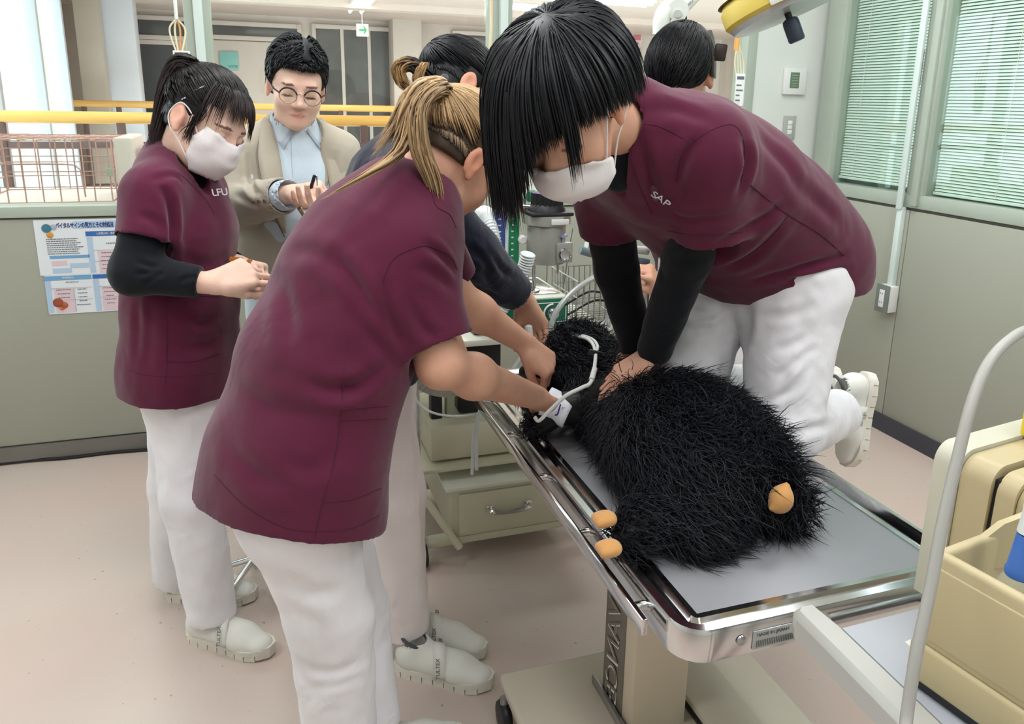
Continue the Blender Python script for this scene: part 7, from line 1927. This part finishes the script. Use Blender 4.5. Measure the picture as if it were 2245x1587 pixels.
# ================================================================== cream device and its tray at the right edge
def device():
    zt = 0.75
    M_CM = mat('device_cream', (188, 173, 135), rough=0.45, var=0.02); M_TRAY = mat('tray_grey', (184, 184, 178), rough=0.4, var=0.02); M_PANEL = mat('tray_panel', (178, 182, 190), rough=0.35, var=0.02)
    tr = empty('equipment_trolley', PZ(2000, 1560, 0), 'light grey trolley tray in front of the table corner', 'trolley')
    e0, e1 = PZ(1727, 1326, zt), PZ(1990, 1592, zt)
    d = unit((e1-e0)*[1, 1, 0]); s = np.array([-d[1], d[0], 0]); s = s if s@np.array([1, 1, 0]) > 0 else -s
    s = unit(s); L = 0.62
    def Q(u, v, z): return e0+d*u+s*v+Z*(z-zt)
    m = MB()
    rim = []
    for t in np.linspace(0, 1, 7): rim.append(Q(0.018*(1-math.sin(t*math.pi/2)), 0.0+0.018*(1-math.cos(t*math.pi/2)), zt-0.045))
    MB().prism([Q(0.012, 0, zt-0.045), Q(0.0, 0.012, zt-0.045), Q(0.0, 0.040, zt-0.045), Q(0.055, 0.046, zt-0.045), Q(L, 0.046, zt-0.045), Q(L, 0, zt-0.045)], Z*0.045).build('side_rim', M_TRAY, tr).modifiers.new('round', 'BEVEL').width = 0.010
    MB().prism([Q(0.055, 0.046, zt-0.04), Q(0.035, 0.40, zt-0.04), Q(L, 0.40, zt-0.04), Q(L, 0.046, zt-0.04)], Z*0.034).build('tray_panel', M_PANEL, tr)
    MB().prism([Q(0.05, 0.40, zt-0.045), Q(0.05, 0.446, zt-0.045), Q(L, 0.446, zt-0.045), Q(L, 0.40, zt-0.045)], Z*0.045).build('side_rim', M_TRAY, tr)
    for (u, v) in ((0.30, 0.12), (0.30, 0.34), (L-0.05, 0.12), (L-0.05, 0.34)): 
        a = Q(u, v, 0.06); MB().cyl(a, Q(u, v, zt-0.042), 0.014, n=12).build('trolley_leg', M_STEEL, tr)
        MB().lathe(a-Z*0.022-A3(0.014, 0, 0), (1, 0, 0), [(0.010, 0), (0.034, 0.003), (0.038, 0.010), (0.038, 0.018), (0.034, 0.025), (0.010, 0.028)], 16).build('caster', M_BLACK, tr)
    st = MB().prism([Q(0.10, 0.105, zt-0.006), Q(0.085, 0.21, zt-0.006), Q(0.145, 0.21, zt-0.006), Q(0.155, 0.105, zt-0.006)], Z*0.0008).build('caution_sticker', M_PLASTICW, tr)
    for k, tx in enumerate(('Caution notice', 'Read before use')): text_obj('sticker_lettering', tx, 0.009, Q(0.108+0.022*k, 0.112, zt-0.0045), s, -d, INK, tr)
    # device
    b0 = PZ(1978, 1493, zt-0.005); b1 = PZ(2110, 1590, zt-0.005)
    u = unit((b1-b0)*[1, 1, 0]); v = np.array([-u[1], u[0], 0]); v = v if v@np.array([1, 1, 0]) > 0 else -v
    dv = empty('cream_device', b0, 'cream plastic device with a side pocket at the right edge', 'device')
    R = Matrix(np.stack([u, v, Z]).T.tolist())
    def B(a, b, c): return b0+u*a+v*b+Z*c
    h = 0.178
    def bx_(name, a0, a1, c0_, c1_, z0, z1, mm=M_CM, bev=0.006, par=dv):
        cc = B((a0+a1)/2, (c0_+c1_)/2, (z0+z1)/2); return MB().obox(cc, (a1-a0, c1_-c0_, z1-z0), R, bev, 3).build(name, mm, par)
    low = bx_('lower_case', 0, 0.42, 0.0, 0.018, 0.012, 0.062)
    bx_('base_plinth', 0.012, 0.41, 0.006, 0.10, 0.0, 0.014, M_BLACK, 0.002)
    face = bx_('front_wall', 0.004, 0.42, 0.003, 0.018, 0.060, h)
    bx_('inset_panel', 0.016, 0.42, 0.0015, 0.006, 0.070, h-0.016, M_CM, 0.002)
    bx_('pocket_side', 0.004, 0.018, 0.004, 0.165, 0.012, h-0.004)
    bx_('pocket_floor', 0.01, 0.42, 0.01, 0.20, 0.012, 0.022)
    sk = MB().obox(B(0.175, -0.001, 0.105), (0.026, 0.001, 0.045), R, 0.0003).build('tape_residue', mat('tape_tan', (204, 176, 120), rough=0.6, var=0.1, vscale=50), dv)
    sk = MB().obox(B(0.155, -0.001, 0.085), (0.022, 0.001, 0.018), R, 0.0003).build('worn_label', mat('label_worn', (224, 212, 182), rough=0.4, var=0.12, vscale=120), dv)
    # rear body: rounded shells one behind the other
    for k, (a0, a1, mm) in enumerate(((-0.115, -0.078, mat('device_grey', (196, 194, 176), rough=0.45)), (-0.078, -0.036, M_CM), (-0.031, -0.006, M_CM), (-0.006, 0.03, M_CM))):
        zt2 = 0.226-0.006*k; c0_ = 0.170+0.004*k
        m = MB(); rad = 0.026; pts = [B(a0, c0_, 0.004)]
        pts += [B(a0, c0_+rad*(1-math.cos(t)), zt2-rad+rad*math.sin(t)) for t in np.linspace(0, math.pi/2, 7)]
        pts += [B(a0, 0.46, zt2), B(a0, 0.46, 0.004)]
        m.prism(pts, u*(a1-a0-0.001)); m.build('rear_shell', mm, dv)
    m = MB(); m.prism([B(-0.0365, 0.176, 0.004), B(-0.0365, 0.182, 0.205), B(-0.0365, 0.46, 0.210), B(-0.0365, 0.46, 0.004)], u*0.006); m.build('shell_gap', M_BLACK, dv)
    MB().prism([B(0.004, 0.085, h-0.012), B(0.012, 0.115, h+0.010), B(0.02, 0.15, h+0.018), B(0.03, 0.20, h+0.014), B(0.05, 0.30, h), B(0.05, 0.30, h-0.05), B(0.004, 0.085, h-0.05)], u*0.008).build('pocket_back', M_CM, dv)
    # spray bottle standing in the pocket
    bc = B(0.070, 0.072, 0.024)
    sp = empty('spray_bottle', bc, 'clear bottle with a blue neck standing in the cream pocket', 'bottle')
    MB().lathe(bc, Z, [(0.020, 0), (0.026, 0.004), (0.027, 0.105), (0.024, 0.122), (0.0145, 0.142)], 26).build('bottle_body', mat('bottle_clear', (214, 210, 186), rough=0.2, trans=0.4, var=0.02), sp)
    MB().lathe(bc+Z*0.138, Z, [(0.0165, 0), (0.017, 0.006), (0.0155, 0.010), (0.0115, 0.050)], 24).build('blue_neck', mat('neck_blue', (70, 116, 196), rough=0.35), sp)
    MB().lathe(bc+Z*0.190, Z, [(0.012, 0), (0.010, 0.02), (0.010, 0.04)], 18).build('nozzle_base', M_PLASTICW, sp)
    c = B(-0.06, 0.325, 0.222); yb_ = MB().obox(c+Z*0.028, (0.05, 0.05, 0.055), R, 0.006).build('yellow_box', mat('box_yellow', (240, 214, 60), rough=0.5)); tag(yb_, 'yellow box on top of the cream device at the frame edge', 'box')
    # grey cable looping in front
    pts = [P(1985, 1640, 0.48), P(1988, 1570, 0.50), P(2010, 1430, 0.52), P(2040, 1290, 0.54), P(2066, 1150, 0.56), P(2098, 1010, 0.58), P(2130, 885, 0.60), P(2165, 800, 0.62), P(2210, 748, 0.64), P(2262, 722, 0.66), P(2330, 735, 0.70), P(2400, 900, 0.78)]
    q = B(-0.05, 0.44, 0.222)
    pts = pts[:-1]+[q+A3(0.05, 0.02, 0.12), q]
    o = MB().tube(spline(pts, 8), 0.0062, 12).build('grey_cable', mat('cable_grey', (162, 160, 154), rough=0.45)); tag(o, 'thick grey cable arching up in front of the cream device', 'cable')
device()

# ================================================================== wire cage and box behind the glass at the left
def cage():
    y0 = 3.62; y1 = 4.12
    a, b = P(-60, 445, y0), P(232, 300, y0)
    x0, x1, z0, z1 = a[0], b[0], 0.985, P(120, 308, y0)[2]
    sh = MB().box((x0-0.3, y0-0.06, 0.94), (x1+0.5, y1+0.1, 0.965), 0.004)
    for xx in (x0-0.25, x1+0.45):
        for yy in (y0, y1): sh.box((xx-0.02, yy-0.02, 0), (xx+0.02, yy+0.02, 0.945))
    t = sh.build('corridor_shelf', mat('shelf_white', (232, 226, 222), rough=0.5)); tag(t, 'white shelf table behind the glass carrying the wire cage', 'table')
    z0 = 0.968
    e = empty('wire_cage', ((x0+x1)/2, (y0+y1)/2, z0), 'wire animal cage with a pink reflected tint behind the glass at the left', 'cage')
    nx = 9
    for k in range(nx):
        xx = x0+(x1-x0)*k/(nx-1)
        for yy in (y0, y1): MB().cyl((xx, yy, z0), (xx, yy, z1), 0.0028, n=6).build('bar', M_PINKWIRE, e)
        MB().cyl((xx, y0, z1), (xx, y1, z1), 0.0028, n=6).build('bar', M_PINKWIRE, e)
    for zz in np.linspace(z0, z1, 5):
        MB().tube([(x0, y0, zz), (x1, y0, zz), (x1, y1, zz), (x0, y1, zz)], 0.003, 6, closed=True).build('hoop', M_PINKWIRE, e)
    for k in range(1, 4):
        yy = y0+(y1-y0)*k/4
        MB().cyl((x0, yy, z1), (x1, yy, z1), 0.0028, n=6).build('bar', M_PINKWIRE, e)
        for xx in (x0, x1): MB().cyl((xx, yy, z0), (xx, yy, z1), 0.0028, n=6).build('bar', M_PINKWIRE, e)
    dz = (z1-z0)
    MB().tube(spline([(x0+0.02, y0-0.006, z0+dz*0.62), (x1-0.16, y0-0.006, z0+dz*0.62), (x1-0.11, y0-0.006, z0+dz*0.56), (x1-0.10, y0-0.006, z0+dz*0.45), (x1-0.095, y0-0.006, z0+0.02)], 5), 0.0032, 6).build('door_wire', M_PINKWIRE, e)
    MB().box((x1-0.012, y0-0.012, z0+dz*0.42), (x1+0.012, y0-0.004, z0+dz*0.56), 0.003).build('latch', mat('latch_green', (176, 182, 160), rough=0.5), e)
    # translucent plastic box at its right
    a, b = P(234, 445, 3.66), P(272, 302, 3.66)
    pb = MB().box((x1+0.016, 3.66, 0.966), (x1+0.085, 4.05, b[2]), 0.012, seg=3).build('plastic_box', mat('box_frosted', (236, 222, 216), rough=0.45, var=0.03)); tag(pb, 'frosted pinkish plastic box beside the wire cage behind the glass', 'box')
    wc = MB().box((x1+0.105, 3.75, 0.966), (P(330, 445, 3.75)[0]+0.35, 4.1, P(300, 322, 3.75)[2]), 0.006).build('white_case', mat('case_white', (236, 228, 228), rough=0.5)); tag(wc, 'white case behind the dark ponytail beyond the glass', 'case')
    MB().box((x1+0.125, 3.744, P(285, 360, 3.745)[2]), (x1+0.135, 3.751, P(285, 342, 3.745)[2])).build('case_latch', mat('latch_tan', (196, 184, 166)), wc)
cage()
c = P(1218, 405, 3.42)
o = MB().box((c[0]-0.07, 3.435, SILL+0.0), (c[0]+0.12, 3.60, SILL+0.10), 0.003).build('paper_box', M_PLASTICW); tag(o, 'white box on the corridor side of the sill behind the black fringe', 'box')
o2 = MB().box((c[0]-0.30, 3.435, 0.0), (c[0]+0.30, 3.66, SILL-0.002), 0.004).build('corridor_cabinet', mat('cab_cream', (226, 222, 206), rough=0.5)); tag(o2, 'low cream cabinet in the corridor behind the sill', 'cabinet')
# ceiling luminaires of the room itself
for (lx, ly) in ROOM_LIGHTS:
    e = empty('room_luminaire', (lx, ly, 2.58), 'treatment room ceiling light over the '+{(0.2, 0.5): 'camera side of the bending student', (0.2, 2.1): 'standing student', (1.7, 0.5): 'cream device', (1.7, 2.1): 'right wall behind the kneeling student', (-1.3, 1.3): 'empty floor at the left', (0.9, -1.3): 'floor behind the viewer'}[(lx, ly)], 'ceiling light', 'ceiling lights of the treatment room')
    MB().box((lx-0.16, ly-0.62, 2.565), (lx+0.16, ly+0.62, 2.5995), 0.004).build('housing', M_PLASTICW, e)
    for q in (-0.08, 0.08): MB().cyl((lx+q, ly-0.59, 2.545), (lx+q, ly+0.59, 2.545), 0.016, n=10).build('tube', M_TUBELAMP, e)
# IV pole between the standing student and the bending one
q = PZ(540, 1260, 0)
e = empty('drip_stand', (0.0, 2.2, 0), 'thin chrome drip stand between the two students at the left', 'stand')
xq = P(517, 680, 2.2)[0]; e.location.x = xq
MB().cyl((xq, 2.2, 0.08), (xq, 2.2, 0.98), 0.008, n=12).build('pole', M_CHROME, e)
for t in range(5):
    a_ = t*2*math.pi/5+0.3
    MB().cyl((xq, 2.2, 0.10), (xq+0.13*math.cos(a_), 2.2+0.13*math.sin(a_), 0.055), 0.009, n=10).build('foot', M_CHROME, e)
    MB().sphere((xq+0.13*math.cos(a_), 2.2+0.13*math.sin(a_), 0.026), 0.026, 12, (0.7, 0.7, 1)).build('caster', M_BLACK, e)
